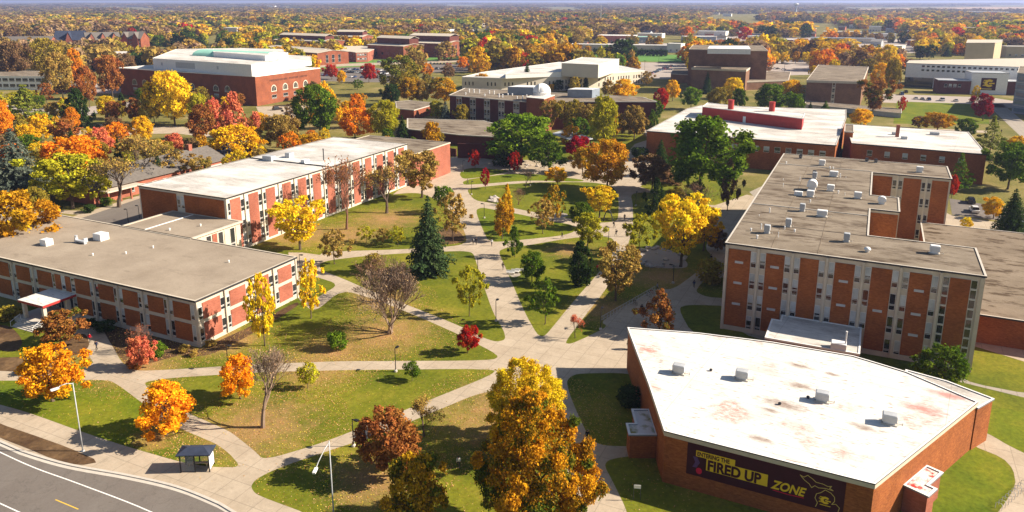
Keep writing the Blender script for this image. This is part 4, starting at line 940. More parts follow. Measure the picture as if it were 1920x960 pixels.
# events centre with the emblem banner
ev, evr, loc = bldg('events_center', 'long white metal sports hall with rows of small square windows', [(1700, 118), (1960, 127), (1960, 108), (1705, 113)], 16, 'white_metal', 'concrete_warm', 'blue_grey_metal', 'academic halls of the campus')
f = Face(loc[0], (loc[1][0]-loc[0][0], loc[1][1]-loc[0][1])); Lf = math.dist(loc[0], loc[1])
for k in range(30):
    if Lf*.12+k*3.0 < Lf-3: mb = MB(); f.box(mb, Lf*.12+k*3.0, Lf*.12+k*3.0+1.7, 0, .06, 13.6, 14.8); mb.build('window', 'glass', ev)
for k in range(14): mb = MB(); f.box(mb, Lf*.12+k*3.0, Lf*.12+k*3.0+1.7, 0, .06, 11.0, 12.2); mb.build('window', 'glass', ev)
mb = MB(); f.box(mb, 0, Lf*.22, .02, .1, 0, 6.5); mb.build('glazed_front', 'glass', ev)
q = rect((1757, 175), (1818, 177), 14); bldg('brick_block', 'dark brick block with four square windows and a pale metal lean-to roof', q, 8.5, 'brick_dark', 'grey_metal', 'blue_grey_metal', None, [(0, [(4.0, 6.2)], 4, 3, 5, 1.7)], world=True)
q = rect((1818, 176), (1886, 178), 16); bb, _, loc = bldg('entrance_block', 'tall plain white block carrying the square maroon emblem banner', q, 13.5, 'white_metal', 'grey_metal', 'blue_grey_metal', None, world=True)
a_, b_ = Vector(q[0]), Vector(q[1]); d = (b_-a_).normalized(); nrm = Vector((d.y, -d.x)); p_ = a_+d*((b_-a_).length*.27)+nrm*.1
eb = empty('banner', tuple(p_), math.atan2(d.y, d.x), 'square maroon banner with a gold letter C emblem on the white block', 'banner'); Lb = (b_-a_).length*.42
mb = MB(); mb.box(0, Lb, -.05, .05, 2.6, 10.2); mb.build('banner_sheet', 'maroon', eb); c_logo(eb, Lb*.18, 4.5, Lb*.72, 5.0, 'gold_paint', .08)
mb = MB(); mb.box(Lb*.1, Lb*.75, -.08, -.05, 3.1, 3.7); mb.build('emblem_bar', 'gold_line', eb)
q = rect((1886, 178), (1960, 180), 14); bldg('brick_block', 'dark brick block at the far end of the white sports hall', q, 8.5, 'brick_dark', 'grey_metal', 'blue_grey_metal', None, world=True)
# blue-grey tower block on the edge
q = [G(1912, 150, 19), G(1990, 156, 19), G(1990, 140, 19), G(1915, 138, 19)]
bt, _, loc = bldg('office_block', 'dark blue-grey office block with pale horizontal bands beside the wide walk', [(1908, 136), (1990, 144), (1990, 128), (1912, 124)], 21, 'blue_grey_metal', 'roof_gravel', 'concrete', None)
f = Face(loc[0], (loc[1][0]-loc[0][0], loc[1][1]-loc[0][1])); f0 = Face(loc[3], (loc[0][0]-loc[3][0], loc[0][1]-loc[3][1]))
for z0 in (4, 8, 12, 16): mb = MB(); f.box(mb, 0, 30, .02, .1, z0, z0+.35); mb.build('band', 'concrete', bt)
for z0 in (1, 5, 9, 13, 17): mb = MB(); f.box(mb, 1, 30, .02, .06, z0, z0+1.9); mb.build('window', 'glass_blue', bt)
# five brick halls with raised roofs
hg = 'brick halls with pale raised roofs'
def raised(label, p0, p1, dep, h, mon, mh=5.5):
    q = rect(p0, p1, dep); ox, oy = q[0]; l = [(x-ox, y-oy) for x, y in q]; CLEAR.append(q)
    root = empty('sports_hall', (ox, oy), 0, label, 'building', hg)
    gable_wall(root, l, h, h+2, 'brick_red'); gable(root, l, h, h+2, 'concrete_warm', .6, .3)
    a, b, c, d = [Vector(p) for p in l]; u = (b-a); v = (d-a)
    m0, m1 = mon; w = [a+u*m0+v*.3, a+u*m1+v*.3, a+u*m1+v*.75, a+u*m0+v*.75]
    mm = MB(); mm.prism([tuple(p) for p in w], h, h+mh); mm.build('monitor', 'brick_dark', root); gable(root, w, h+mh, h+mh+2.2, 'concrete_warm', .6, .3, 'monitor_roof')
    f = Face(tuple(b), tuple(c-b)); W_ = (c-b).length
    for t in (.3, .5, .7): window(root, f, W_*t-1.4, W_*t+1.4, 2, h-2, .5, blind=0, t=.1)
    f = Face(tuple(a), tuple(b-a)); U_ = u.length
    for k in range(6): mb = MB(); f.box(mb, U_*(k+.5)/6-1.2, U_*(k+.5)/6+1.2, .02, .08, 4, 6.5); mb.build('window', 'glass', root)
    return root
raised('brick hall with a raised roof, nearest of its row behind the library', (484, 112), (596, 123), 34, 11, (.05, .9), 0.5)
raised('brick hall with rooftop fans on its raised roof, at the west end of the row', (515, 96), (610, 101), 30, 13, (.0, .9))
raised('small brick hall with a raised roof in the middle of the row', (627, 90), (680, 91), 30, 14, (0, .9))
raised('brick hall with a glazed gable behind the eight-sided lobby', (690, 108), (757, 112), 30, 13, (.1, 1.0), 7)
raised('largest and easternmost brick hall with a tall gabled front', (757, 105), (836, 108), 42, 14, (0, .95), 7)
q = [G(x, y) for x, y in ((640, 112), (668, 117), (690, 116), (705, 108), (690, 102), (645, 103))]; bldg('lobby', 'low eight-sided brick lobby with pale window bands between the raised-roof halls', q, 9.5, 'brick_salmon', 'concrete_warm', 'concrete_warm', None, [(0, [(2, 4), (6, 8)], 5, 1, 1, 1.8), (1, [(2, 4), (6, 8)], 4, 1, 1, 1.8)], world=True)
ep = empty('portico', G(618, 112), 0, 'open portico with slim white columns in front of the raised-roof halls', 'portico')
mb = MB(); mb.box(0, 30, 0, 12, 8.2, 9.0); mb.build('roof', 'concrete_warm', ep)
for k in range(6): mb = MB(); mb.tube((1+k*5.6, .8, 0), (1+k*5.6, .8, 8.2), .4, .4, 8); mb.build('column', 'white_metal', ep)
# residence halls at the far left
rg_ = 'gabled brick residence halls'
def resid(label, p0, p1, dep, h, zr, wall, roof, nw=8, gables=0):
    q = rect(p0, p1, dep); ox, oy = q[0]; l = [(x-ox, y-oy) for x, y in q]; CLEAR.append(q)
    root = empty('residence_hall', (ox, oy), 0, label, 'building', rg_); gable_wall(root, l, h, zr, wall); gable(root, l, h, zr, roof, .8, .3)
    a, b, c, d = [Vector(p) for p in l]; f = Face(tuple(a), tuple(b-a)); U_ = (b-a).length
    for k in range(nw):
        for z0 in (1.5, 5.5, 9.5):
            if z0+2 < h: s = U_*(k+.5)/nw; window(root, f, s-1, s+1, z0, z0+2, .4, blind=random.choice((0, 1)), t=.1)
    for g_ in range(gables):
        s = U_*(g_+.5)/gables; p = a+(b-a).normalized()*(s-3); u = (b-a).normalized(); v = Vector((-u.y, u.x))
        w = [p-v*1.2, p-v*1.2+u*6, p+v*dep*.45+u*6, p+v*dep*.45]
        # gabled bay: ridge runs back from the front
        rw_ = [tuple(w[3]), tuple(w[0]), tuple(w[1]), tuple(w[2])]
        mb = MB(); gable_wall(root, rw_, h+.8, zr-.6, wall).name = 'gabled_bay'; gable(root, rw_, h+.8, zr-.6, roof, .3, .25, 'bay_roof')
    return root
resid('grey-roofed residence hall with white balconies at the right end of its row', (228, 96), (266, 96), 22, 14, 22, 'brick_red', 'shingle_grey', 5, 2)
resid('grey-roofed brick residence hall with three gabled bays', (165, 99), (228, 97), 22, 14, 22, 'brick_salmon', 'shingle_grey', 8, 3)
resid('dark-roofed brick residence hall with a tall gable end', (105, 100), (160, 99), 26, 14, 24, 'brick_salmon', 'shingle_blue', 6, 1)
resid('long low-pitched brick residence hall half hidden by brown trees', (-60, 104), (96, 102), 26, 13, 19, 'brick_salmon', 'shingle_grey', 14, 0)
bldg('parking_structure', 'long low dark brick block under red-brown trees left of the library', [(165, 102), (270, 108), (300, 100), (240, 96), (165, 97)], 7, 'brick_dark', 'roof_white_clean', 'concrete', None)
q = rect((258, 123), (302, 126), 26); ox, oy = q[0]; l = [(x-ox, y-oy) for x, y in q]; CLEAR.append(q); gb = empty('gabled_block', (ox, oy), 0, 'dark brick block with a low white gabled roof behind the library corner', 'building')
l2 = [l[3], l[0], l[1], l[2]]; gable_wall(gb, l2, 6.5, 10.5, 'brick_dark'); gable(gb, l2, 6.5, 10.5, 'white_metal', .8, .3)
f = Face(l[0], (l[1][0]-l[0][0], l[1][1]-l[0][1])); 
for k in range(5): window(gb, f, 3+k*4, 6+k*4, 2, 5, .4, blind=0, t=.1)
# low white-banded building at the left edge
wbl, _, loc = bldg('office_building', 'low office with white wall bands and ribbon windows at the left edge', [(-60, 142), (90, 143), (72, 133), (-60, 130)], 9, 'white_paint', 'roof_gravel', 'white_paint', None)
f = Face(loc[0], (loc[1][0]-loc[0][0], loc[1][1]-loc[0][1])); Lf = math.dist(loc[0], loc[1])
for z0 in (1.6, 5.4):
    for k in range(12): window(wbl, f, Lf*(k+.1)/12, Lf*(k+.9)/12, z0, z0+2.2, .3, blind=0)
bldg('porch_building', 'small red brick porch block with a flat pale roof beside the white-banded office', [(98, 158), (166, 161), (160, 152), (96, 150)], 5, 'brick_red', 'roof_gravel', 'white_paint', None)
# single-storey brick house complex left of the long hall
lh = empty('chapel_building', G(140, 396), 0, 'low brick building with grey pitched roofs and a pale portico beside the street', 'building'); O = G(140, 396)
def lp(px, py, z=0): x, y = G(px, py, z); return (x-O[0], y-O[1])
q1 = [lp(205, 378), (lp(205, 378)[0], lp(205, 378)[1]+44), (lp(205, 378)[0]-15, lp(205, 378)[1]+44), (lp(205, 378)[0]-15, lp(205, 378)[1])]
x0_, y0_ = lp(212, 376)
q1 = [(x0_, y0_-6), (x0_, y0_+44), (x0_-17, y0_+44), (x0_-17, y0_-6)]
CLEAR.append([(x+O[0], y+O[1]) for x, y in q1])
gable_wall(lh, q1, 4.2, 8.0, 'brick_salmon'); gable(lh, q1, 4.2, 8.0, 'shingle_grey', .8, .25)
mb = MB(); mb.box(x0_, x0_+3.5, y0_-4, y0_+8, 3.4, 3.8); mb.build('portico_roof', 'concrete_warm', lh)
for yy in (y0_-3.5, y0_+.5, y0_+4, y0_+7.5): mb = MB(); mb.box(x0_+2.8, x0_+3.2, yy-.2, yy+.2, 0, 3.4); mb.build('column', 'brick_salmon', lh)
f = Face((x0_, y0_-6), (0, 1))
for k in range(9): window(lh, f, 12+k*4, 13.6+k*4, 1, 2.8, .3, blind=0)
mb = MB(); mb.box(x0_-9, x0_-7.6, y0_+36, y0_+37.4, 6, 10); mb.build('chimney', 'brick_salmon', lh)
mb = MB(); mb.box(x0_, x0_+7, y0_+30, y0_+43, 0, 3.2, 0, 1); mb.build('side_wing', ['brick_salmon', 'roof_white_clean'], lh)
q = rect((372, 312), (425, 318), 15); ox, oy = q[0]; l = [(x-ox, y-oy) for x, y in q]; CLEAR.append(q)
bh = empty('house', (ox, oy), 0, 'small dark brick house with a blue-black hipped roof behind the long hall', 'house'); gable_wall(bh, l, 4.5, 4.6, 'brick_dark'); gable(bh, l, 4.5, 8.2, 'shingle_blue', .8, .25, hip=5)
mb = MB(); mb.box(3, 4.2, -.08, 0, .2, 2.3); mb.build('door', 'white_paint', bh); window(bh, Face((0, 0), (1, 0)), 6, 8, 1, 2.6, .4, blind=0)
# tan block, retail row, far sheds and houses
bldg('tan_block', 'windowless tan block with a rounded corner behind the white sports hall', [(1812, 80), (1866, 80), (1879, 78), (1880, 74), (1815, 74)], 24, 'tan_stone', 'concrete_warm', 'concrete_warm', None)
sh = 'shops and sheds along the far street'
SH = [((1120, 80), (1190, 81), 7, 'brick_salmon', 'far_white', 'red brick shop with a pale flat roof north of the playing field', 4, 32), ((1195, 81), (1238, 81), 6, 'glass_blue', 'green_copper', 'shop with a teal gable beside the red brick shop', 3, 20),
      ((1070, 94), (1250, 97), 5, 'concrete', 'far_white', 'long pale flat-roofed block behind the dark hedge', 10, 14), ((1250, 98), (1276, 99), 7, 'far_white', 'far_white', 'small white shed at the end of the dark hedge', 2, 12),
      ((1282, 80), (1342, 80), 6, 'blue_grey_metal', 'far_white', 'blue-fronted shop with a white roof', 4, 18), ((1405, 83), (1425, 83), 8, 'far_white', 'far_white', 'small white two-storey house by the car park', 2, 10),
      ((1434, 86), (1486, 87), 6, 'brick_salmon', 'far_white', 'low shop with a white parapet and a red front', 4, 18), ((1492, 86), (1520, 86), 5, 'far_white', 'far_white', 'low white garage in the row of shops', 2, 12),
      ((1520, 80), (1640, 82), 5, 'concrete', 'blue_grey_metal', 'long grey-roofed store behind the yellow trees', 8, 20), ((1664, 100), (1690, 101), 6, 'far_white', 'far_white', 'white flat-roofed shop at the street corner', 2, 16),
      ((1708, 86), (1800, 87), 5, 'brick_salmon', 'concrete', 'long low brick shop row with a pale grey roof', 6, 18), ((1790, 70), (1868, 71), 11, 'tan_stone', 'concrete_warm', 'tan two-storey motel block with a flat roof', 8, 16),
      ((1885, 108), (1960, 109), 8, 'tan_stone', 'concrete', 'low tan office with dark ribbon windows behind the sports hall', 6, 16), ((1900, 84), (1960, 85), 7, 'blue_grey_metal', 'concrete', 'blue-walled shop at the right edge', 4, 18),
      ((820, 52), (890, 53), 9, 'far_white', 'far_white', 'wide white shed among the distant trees', 0, 60), ((935, 52), (985, 53), 9, 'far_white', 'far_white', 'long white shed beyond the radio mast', 0, 50),
      ((985, 72), (1030, 73), 6, 'brick_brown', 'far_white', 'pale house row with flat roofs in the middle distance', 4, 16), ((870, 102), (965, 103), 6, 'cream_stone', 'far_white', 'low cream building behind the yellow trees', 6, 16),
      ((1000, 110), (1050, 110), 4, 'far_white', 'far_white', 'pale low roof beside the row of yellow trees', 0, 10),
      ((75, 52), (106, 52), 8, 'far_white', 'far_white', 'white flat shed among the distant golden trees', 0, 30), ((420, 66), (445, 67), 9, 'far_white', 'far_white', 'white-gabled house beyond the library', 2, 14),
      ((455, 62), (478, 63), 6, 'far_white', 'far_white', 'pale bungalow beyond the library', 2, 12), ((190, 17), (215, 17), 12, 'far_white', 'far_white', 'distant white barn near the horizon', 0, 60), ((495, 14), (515, 14), 12, 'far_white', 'far_white', 'distant white warehouse on the skyline', 0, 60),
      ((895, 25), (925, 25), 10, 'far_white', 'far_white', 'far white factory roof', 0, 60), ((965, 26), (985, 26), 14, 'far_white', 'far_white', 'far white silo building', 0, 40), ((1105, 24), (1150, 24), 10, 'far_white', 'far_white', 'far pale warehouse before the dark wood', 0, 60),
      ((1440, 28), (1490, 28), 9, 'concrete', 'far_white', 'grey store below the water tower', 0, 40), ((1810, 26), (1875, 27), 9, 'blue_grey_metal', 'far_white', 'long grey barn beside the tan field', 0, 60), ((700, 50), (760, 50), 8, 'far_white', 'far_white', 'white roofs among orange trees', 0, 40),
      ((395, 34), (440, 34), 8, 'far_white', 'far_white', 'white church hall with a small steeple far away', 0, 40)]
for p0, p1, h, wall, roof, lab, nw, dep in SH:
    h = h*1.45 if p0[1] > 60 else h*1.2
    q = rect(p0, p1, dep); bldg('shop' if 'shop' in lab else 'shed' if 'shed' in lab else 'distant_building', lab, q, h, wall, roof, 'far_white', sh if 'shop' in lab else None, [(0, [(1.5, 3.6)], nw, 1, 1, 2.4)] if nw else (), world=True, th=.6, over=.3)
# small houses scattered in the town
hn = 0
for k in range(120):
    px = random.uniform(-20, 1940) if k < 50 else random.uniform(880, 1940); py = random.uniform(30, 72) if k < 50 else random.uniform(34, 92)
    x, y = G(px, py); q = [(x, y), (x+13, y), (x+13, y+9), (x, y+9)]
    if k == 0: pass
    if any(abs(x-c[0][0]) < 40 and abs(y-c[0][1]) < 30 for c in CLEAR): continue
    hn += 1; CLEAR.append(q)
    wall = random.choice(('far_white', 'brick_salmon', 'tan_stone', 'grey_metal')); ro = random.choice(('shingle_grey', 'shingle_blue', 'far_white', 'concrete'))
    hs = empty('house', (x, y), random.uniform(-.3, .3), None, 'house', 'distant houses among the trees'); l = [(0, 0), (13, 0), (13, 9), (0, 9)]
    gable_wall(hs, l, 5.5, 8.6, wall); gable(hs, l, 5.5, 8.6, ro, .5, .25); window(hs, Face((0, 0), (1, 0)), 2, 4, 1, 3, .3, blind=0); window(hs, Face((0, 0), (1, 0)), 8, 10, 1, 3, .3, blind=0)
    hs['_auto'] = {'far_white': 'white', 'brick_salmon': 'red brick', 'tan_stone': 'tan', 'grey_metal': 'grey'}[wall]+' gabled house'
ns = 0
for k in range(170):
    px = random.uniform(620, 1930); py = random.uniform(24, 88); x, y = G(px, py); w_, d_, h_ = random.uniform(18, 60), random.uniform(14, 30), random.uniform(6, 10.5)
    if any(abs(x-c[0][0]) < 60 and abs(y-c[0][1]) < 40 for c in CLEAR) or ns > 58: continue
    ns += 1; CLEAR.append([(x+6, y-26), (x+w_+14, y-26), (x+w_, y+d_), (x, y+d_)]); wl_ = random.choice(('far_white', 'brick_salmon', 'tan_stone', 'concrete')); ro = random.choice(('far_white', 'far_white', 'concrete', 'grey_metal'))
    r_, _, _ = bldg('commercial_building', None, [(x, y), (x+w_, y), (x+w_, y+d_), (x, y+d_)], h_, wl_, ro, 'far_white', 'flat-roofed commercial blocks of the town', [(0, [(1.2, 3.4)], 4, 1, 1, 2.6)] if py > 45 else (), world=True, th=.6)
    r_['_auto'] = {'far_white': 'white', 'brick_salmon': 'red brick', 'tan_stone': 'tan', 'concrete': 'grey'}[wl_]+' flat-roofed block'
# water towers
def water_tower(label, px, py, h, r):
    x, y = G(px, py); t = empty('water_tower', (x, y), 0, label, 'water tower', 'water towers on the skyline')
    mb = MB(); mb.ring((0, 0, 0), [(r*.6, 0), (r*.36, h*.12), (r*.32, h*.7), (r*.45, h*.78)], 16); mb.build('stem', 'blue_grey_metal', t, True)
    mb = MB(); mb.ring((0, 0, 0), [(r*.4, h*.76), (r*.85, h*.8), (r, h*.87), (r*.85, h*.95), (r*.4, h), (.01, h*1.01)], 20); mb.build('tank', 'white_metal', t, True)
water_tower('big white water tower on a blue stem, above the golden trees', 1492, 22, 46, 13)
water_tower('tiny far water tower on the skyline left of the middle', 811, 9.5, 52, 13)
water_tower('small pale water tower right of the big one', 1570, 9, 46, 12)
# hedge
q = rect((1112, 104), (1250, 107), 5); mb = MB(); hd = None
# ------------------------------------------------------------------ vegetation
def np_mesh(name, V, nv, mats, tint=None, col=None, mi=None):
    """V: (faces*nv, 3) separate faces of nv corners"""
    me = bpy.data.meshes.new(name); nf = len(V)//nv
    me.vertices.add(len(V)); me.vertices.foreach_set('co', np.ascontiguousarray(V, np.float32).ravel())
    me.loops.add(len(V)); me.loops.foreach_set('vertex_index', np.arange(len(V), dtype=np.int32))
    me.polygons.add(nf); me.polygons.foreach_set('loop_start', np.arange(0, len(V), nv, dtype=np.int32))
    for x in mats: me.materials.append(M[x])
    if mi is not None: me.polygons.foreach_set('material_index', mi)
    me.update()
    for nm, arr in (('tint', tint), ('col', col)):
        if arr is not None:
            at = me.attributes.new(nm, 'FLOAT_COLOR', 'FACE'); a = np.ones((nf, 4), np.float32); a[:, :arr.shape[1]] = arr
            at.data.foreach_set('color', a.ravel())
    return me
def norm(a): return a/np.maximum(np.linalg.norm(a, axis=1, keepdims=True), 1e-9)
def quads(C, N, S, rng, asp=1.25):
    r = norm(rng.normal(size=C.shape)); T = norm(np.cross(N, r)); B = np.cross(N, T); S = S[:, None]
    T = T*S*asp*.5; B = B*S*.5
    return np.stack([C-T, C-B*.9-T*.1, C+T, C+B*.9+T*.1], 1).reshape(-1, 3)
def sph(n, rng): return norm(rng.normal(size=(n, 3)))

ENV = {  # crown radius (0..1) against the height in the crown (0 bottom, 1 top)
 'maple': lambda t: np.clip(np.minimum(t*1.7+.35, (1-t)*1.45+.2), 0, 1)**.8*np.clip((1.02-t)*7, 0, 1),
 'round': lambda t: np.sqrt(np.clip(1-(2*t-.86)**2/1.3, 0, 1)), 'oval': lambda t: np.clip(np.sin(np.pi*np.clip(t*.86+.1, 0, 1))**.8, 0, 1),
 'cone': lambda t: np.clip((1-t)*1.05*np.clip(t*6+.35, 0, 1), 0, 1), 'vase': lambda t: np.clip(.35+.75*t, 0, 1)*np.sqrt(np.clip(1-((t-.62)/.42).clip(0)**2, 0, 1)),
 'pillar': lambda t: np.clip(np.minimum(t*5+.4, (1-t)*2.2), 0, 1)**.6, 'flat': lambda t: np.sqrt(np.clip(1-(2*t-1)**2, 0, 1)),
 'teardrop': lambda t: np.clip(np.minimum(t*4+.35, (1-t)*1.6), 0, 1)**.75}
def crown(env, zb, n_lobes, n_leaf, leaf, seed, lobe_r=(.11, .2), airy=0.0, core=.12, zsq=.9, irr=1.0):
    """leaf-sized faces gathered in clumps that fill a crown; unit tree: height 1, width 1"""
    rng = np.random.default_rng(seed); e = ENV[env]
    t = (np.arange(n_lobes)+rng.random(n_lobes))/n_lobes
    w = e(t); keep = rng.random(n_lobes) < (.25+.75*w); t = t[keep]; w = w[keep]; n = len(t)
    lr = rng.uniform(*lobe_r, n)*(.55+.45*w); a = np.arange(n)*2.39996+rng.normal(size=n)*.5
    lopside = (1+.2*irr*np.sin(a+rng.random()*6)+.14*irr*np.sin(2*a+rng.random()*6))*(1+(rng.uniform(.8, 1.22, n)-1)*irr)
    rad = np.clip(w*.5*lopside-lr*.75, 0, .6)*np.sqrt(rng.uniform(.3, 1, n)); z = zb+(1-zb)*t; z = np.minimum(z, 1-lr*zsq*.7); z = np.maximum(z, zb+lr*.35)
    LC = np.stack([rad*np.cos(a), rad*np.sin(a), z], 1)
    per = (lr**2/np.sum(lr**2)*n_leaf).astype(int); idx = np.repeat(np.arange(n), per); N_ = len(idx)
    D = sph(N_, rng); out = norm(LC[idx]-np.array([0, 0, zb+(1-zb)*.35])+1e-6); D = norm(D+out*.45+np.array([0, 0, .15]))
    R_ = lr[idx]*(1-rng.random(N_)**2.2*(.45+airy*.4))*(1+.25*rng.normal(size=N_)*.5)
    if n_leaf > 2000:
        K = 24; SD = norm(rng.normal(size=(n, K, 3))+norm(LC-np.array([0, 0, zb+(1-zb)*.35])+1e-6)[:, None]*.5+np.array([0, 0, .2])); D0 = SD[idx, rng.integers(0, K, N_)]
        D1 = norm(rng.normal(size=(N_, 3))+D0*.7); C = LC[idx]+(D0*(lr[idx]*.82*rng.uniform(.75, 1.1, N_))[:, None]+D1*(lr[idx]*.42*(rng.random(N_)**.4))[:, None])*np.array([1, 1, zsq]); D = norm(D0*.4+D1)
    else: C = LC[idx]+D*R_[:, None]*np.array([1, 1, zsq])
    lt = rng.random(n)
    nb = int(n_leaf*core); tt = rng.random(nb)*.8+.1; aa = rng.random(nb)*6.283; rr = e(tt)*.36*np.sqrt(rng.random(nb)); C2 = np.stack([rr*np.cos(aa), rr*np.sin(aa), zb+(1-zb)*tt], 1)
    C = np.concatenate([C, C2]); D = np.concatenate([D, sph(nb, rng)]); lob = np.concatenate([lt[idx], rng.random(nb)])
    rr_ = np.quantile(np.hypot(C[:, 0], C[:, 1]), .955); C[:, :2] *= .5/rr_; LC[:, :2] *= .5/rr_; zt = np.quantile(C[:, 2], .998); C[:, 2] *= 1/zt; LC[:, 2] *= 1/zt
    Nn = norm(D+rng.normal(size=C.shape)*.7); S = leaf*rng.uniform(.45, 1.5, len(C))
    V = quads(C, Nn, S, rng); tint = np.stack([rng.random(len(C)), lob*.75+rng.random(len(C))*.25], 1)
    # light foliage low in the crown differs little; no darkening is stored
    me = np_mesh('crown', V, 4, ['foliage'], tint); return me, LC, lr
def tubes_np(segs, n=4):
    """segs: list of (p0, p1, r0, r1) -> separate quads"""
    P0 = np.array([s[0] for s in segs], float); P1 = np.array([s[1] for s in segs], float); r0 = np.array([s[2] for s in segs]); r1 = np.array([s[3] for s in segs])
    d = norm(P1-P0); ref = np.where(np.abs(d[:, 2:3]) > .9, np.array([[1., 0, 0]]), np.array([[0, 0, 1.]])); A = norm(np.cross(d, ref)); B = np.cross(d, A); Q = []
    for i in range(n):
        t0, t1 = 2*math.pi*i/n, 2*math.pi*(i+1)/n
        e0 = A*math.cos(t0)+B*math.sin(t0); e1 = A*math.cos(t1)+B*math.sin(t1)
        Q.append(np.stack([P0+e0*r0[:, None], P0+e1*r0[:, None], P1+e1*r1[:, None], P1+e0*r1[:, None]], 1))
    return np.concatenate(Q).reshape(-1, 3)
def trunk_mesh(LC, seed, r=.02, zb=.35, mat='bark', nl=12, n=6, lean=.02):
    rng = np.random.default_rng(seed); segs = []; top = np.array([rng.normal()*lean, rng.normal()*lean, zb*.95]); mid = top*.5+np.array([rng.normal()*.008, 0, 0])
    segs += [((0, 0, -.01), tuple(mid*np.array([1, 1, .15])), r*1.5, r*1.02), (tuple(mid*np.array([1, 1, .15])), tuple(mid), r*1.02, r*.9), (tuple(mid), tuple(top), r*.9, r*.78)]
    hi = np.array([0, 0, .8]); segs.append((tuple(top), tuple(hi*.9+top*.1), r*.7, r*.2))
    for c in LC[rng.permutation(len(LC))[:nl]]:
        s = top+(hi-top)*rng.random()*.5; m = (s+c)/2+np.array([0, 0, -.03])
        segs += [(tuple(s), tuple(m), r*.42, r*.28), (tuple(m), tuple(c), r*.28, r*.1)]
    return np_mesh('trunk', tubes_np(segs, n), 4, [mat])
def bare(seed, mat, leaves=300, leaf=.02, levels=7, spread=.6, stems=1, r0=.028, fork=.2):
    rng = np.random.default_rng(seed); tr, tw, tips = [], [], []
    def grow(p, d, L, r, lv):
        q = p; dd = d
        for _ in range(2):
            dd = dd+rng.normal(size=3)*.12; dd[2] += .05; dd /= np.linalg.norm(dd); q2 = q+dd*L*.5
            (tr if lv < 2 else tw).append((tuple(q), tuple(q2), r, r*.86)); q = q2; r *= .86
        if lv >= levels: tips.append(q); return
        for i in range(3 if lv < 5 else 2):
            r = max(r, .0018)
            a = norm(rng.normal(size=(1, 3)))[0]; nd = dd+a*spread*(1.15 if lv == 0 else .95); nd[2] += .12; nd /= np.linalg.norm(nd)
            grow(q, nd, L*rng.uniform(.68, .9), r*.74, lv+1)
    for s in range(stems):
        d = np.array([rng.normal()*.25, rng.normal()*.25, 1.]) if stems > 1 else np.array([0., 0, 1]); grow(np.array([rng.normal()*.01, rng.normal()*.01, 0.]), d/np.linalg.norm(d), fork, r0, 0)
    tips = np.array(tips); allp = np.array([s[1] for s in tr+tw]); w = np.quantile(np.hypot(allp[:, 0], allp[:, 1]), .96)*2; h = allp[:, 2].max(); sc = np.array([.95/w, .95/w, 1/h])
    V1 = tubes_np(tr, 6)*sc; V2 = tubes_np(tw, 3)*sc
    C = tips[rng.integers(0, len(tips), leaves)]*sc+rng.normal(size=(leaves, 3))*.02; LV = quads(C, sph(leaves, rng), leaf*rng.uniform(.6, 1.3, leaves), rng)
    V = np.concatenate([V2, LV]); mi = np.array([0]*(len(V2)//4)+[1]*leaves, np.int32); tint = np.concatenate([np.full((len(V2)//4, 2), .5), np.stack([rng.random(leaves), rng.random(leaves)], 1)])
    return np_mesh('crown', V, 4, [mat, 'foliage'], tint, mi=mi), np_mesh('trunk', V1, 4, [mat])
def spruce(seed, n_whorl=26, leaf=.03, dense_=1.0, droop=.25, per=13):
    rng = np.random.default_rng(seed); C, N, S, seg, T = [], [], [], [], []
    for k in range(n_whorl):
        t = (k+rng.random()*.5)/n_whorl; z = .06+.93*t; rr = .5*(1-t)**.85*(1+.12*rng.normal()); nb = max(4, int((14 if t < .7 else 9)*dense_))
        for b in range(nb):
            a = 2*math.pi*(b+rng.random())/nb+k; R_ = rr*rng.uniform(.75, 1.1); m = max(3, int(per*(R_/.5)*1.3+2)); u = np.linspace(.15, 1, m); lb = rng.random()
            x = np.cos(a)*R_*u; y = np.sin(a)*R_*u; zz = z-droop*R_*u**1.4*.9+.05*R_*(u**3); P_ = np.stack([x, y, zz], 1)
            seg.append(((0, 0, z), tuple(P_[-1]), .0045*(1-t)+.001, .0008))
            for side in (-1, 0, 1):
                off_ = side*(1.05-u)[:, None]*R_*.25*np.array([[-math.sin(a), math.cos(a), -.1]]); Q = P_+off_+rng.normal(size=P_.shape)*.006; C.append(Q)
                N.append(norm(np.array([[math.cos(a)*.5, math.sin(a)*.5, .8]])+rng.normal(size=P_.shape)*.45)); S.append(np.full(m, leaf)*rng.uniform(.7, 1.3, m)*(1.15-.5*t)); T.append(np.stack([rng.random(m), np.full(m, lb)], 1))
    C = np.concatenate(C); V = quads(C, np.concatenate(N), np.concatenate(S), rng, 1.5); tint = np.concatenate(T)
    tr = np_mesh('trunk', tubes_np([((0, 0, -.01), (0, 0, .5), .018, .012), ((0, 0, .5), (0, 0, .98), .012, .002)]+seg[::3], 5), 4, ['bark'])
    return np_mesh('crown', V, 4, ['foliage'], tint), tr

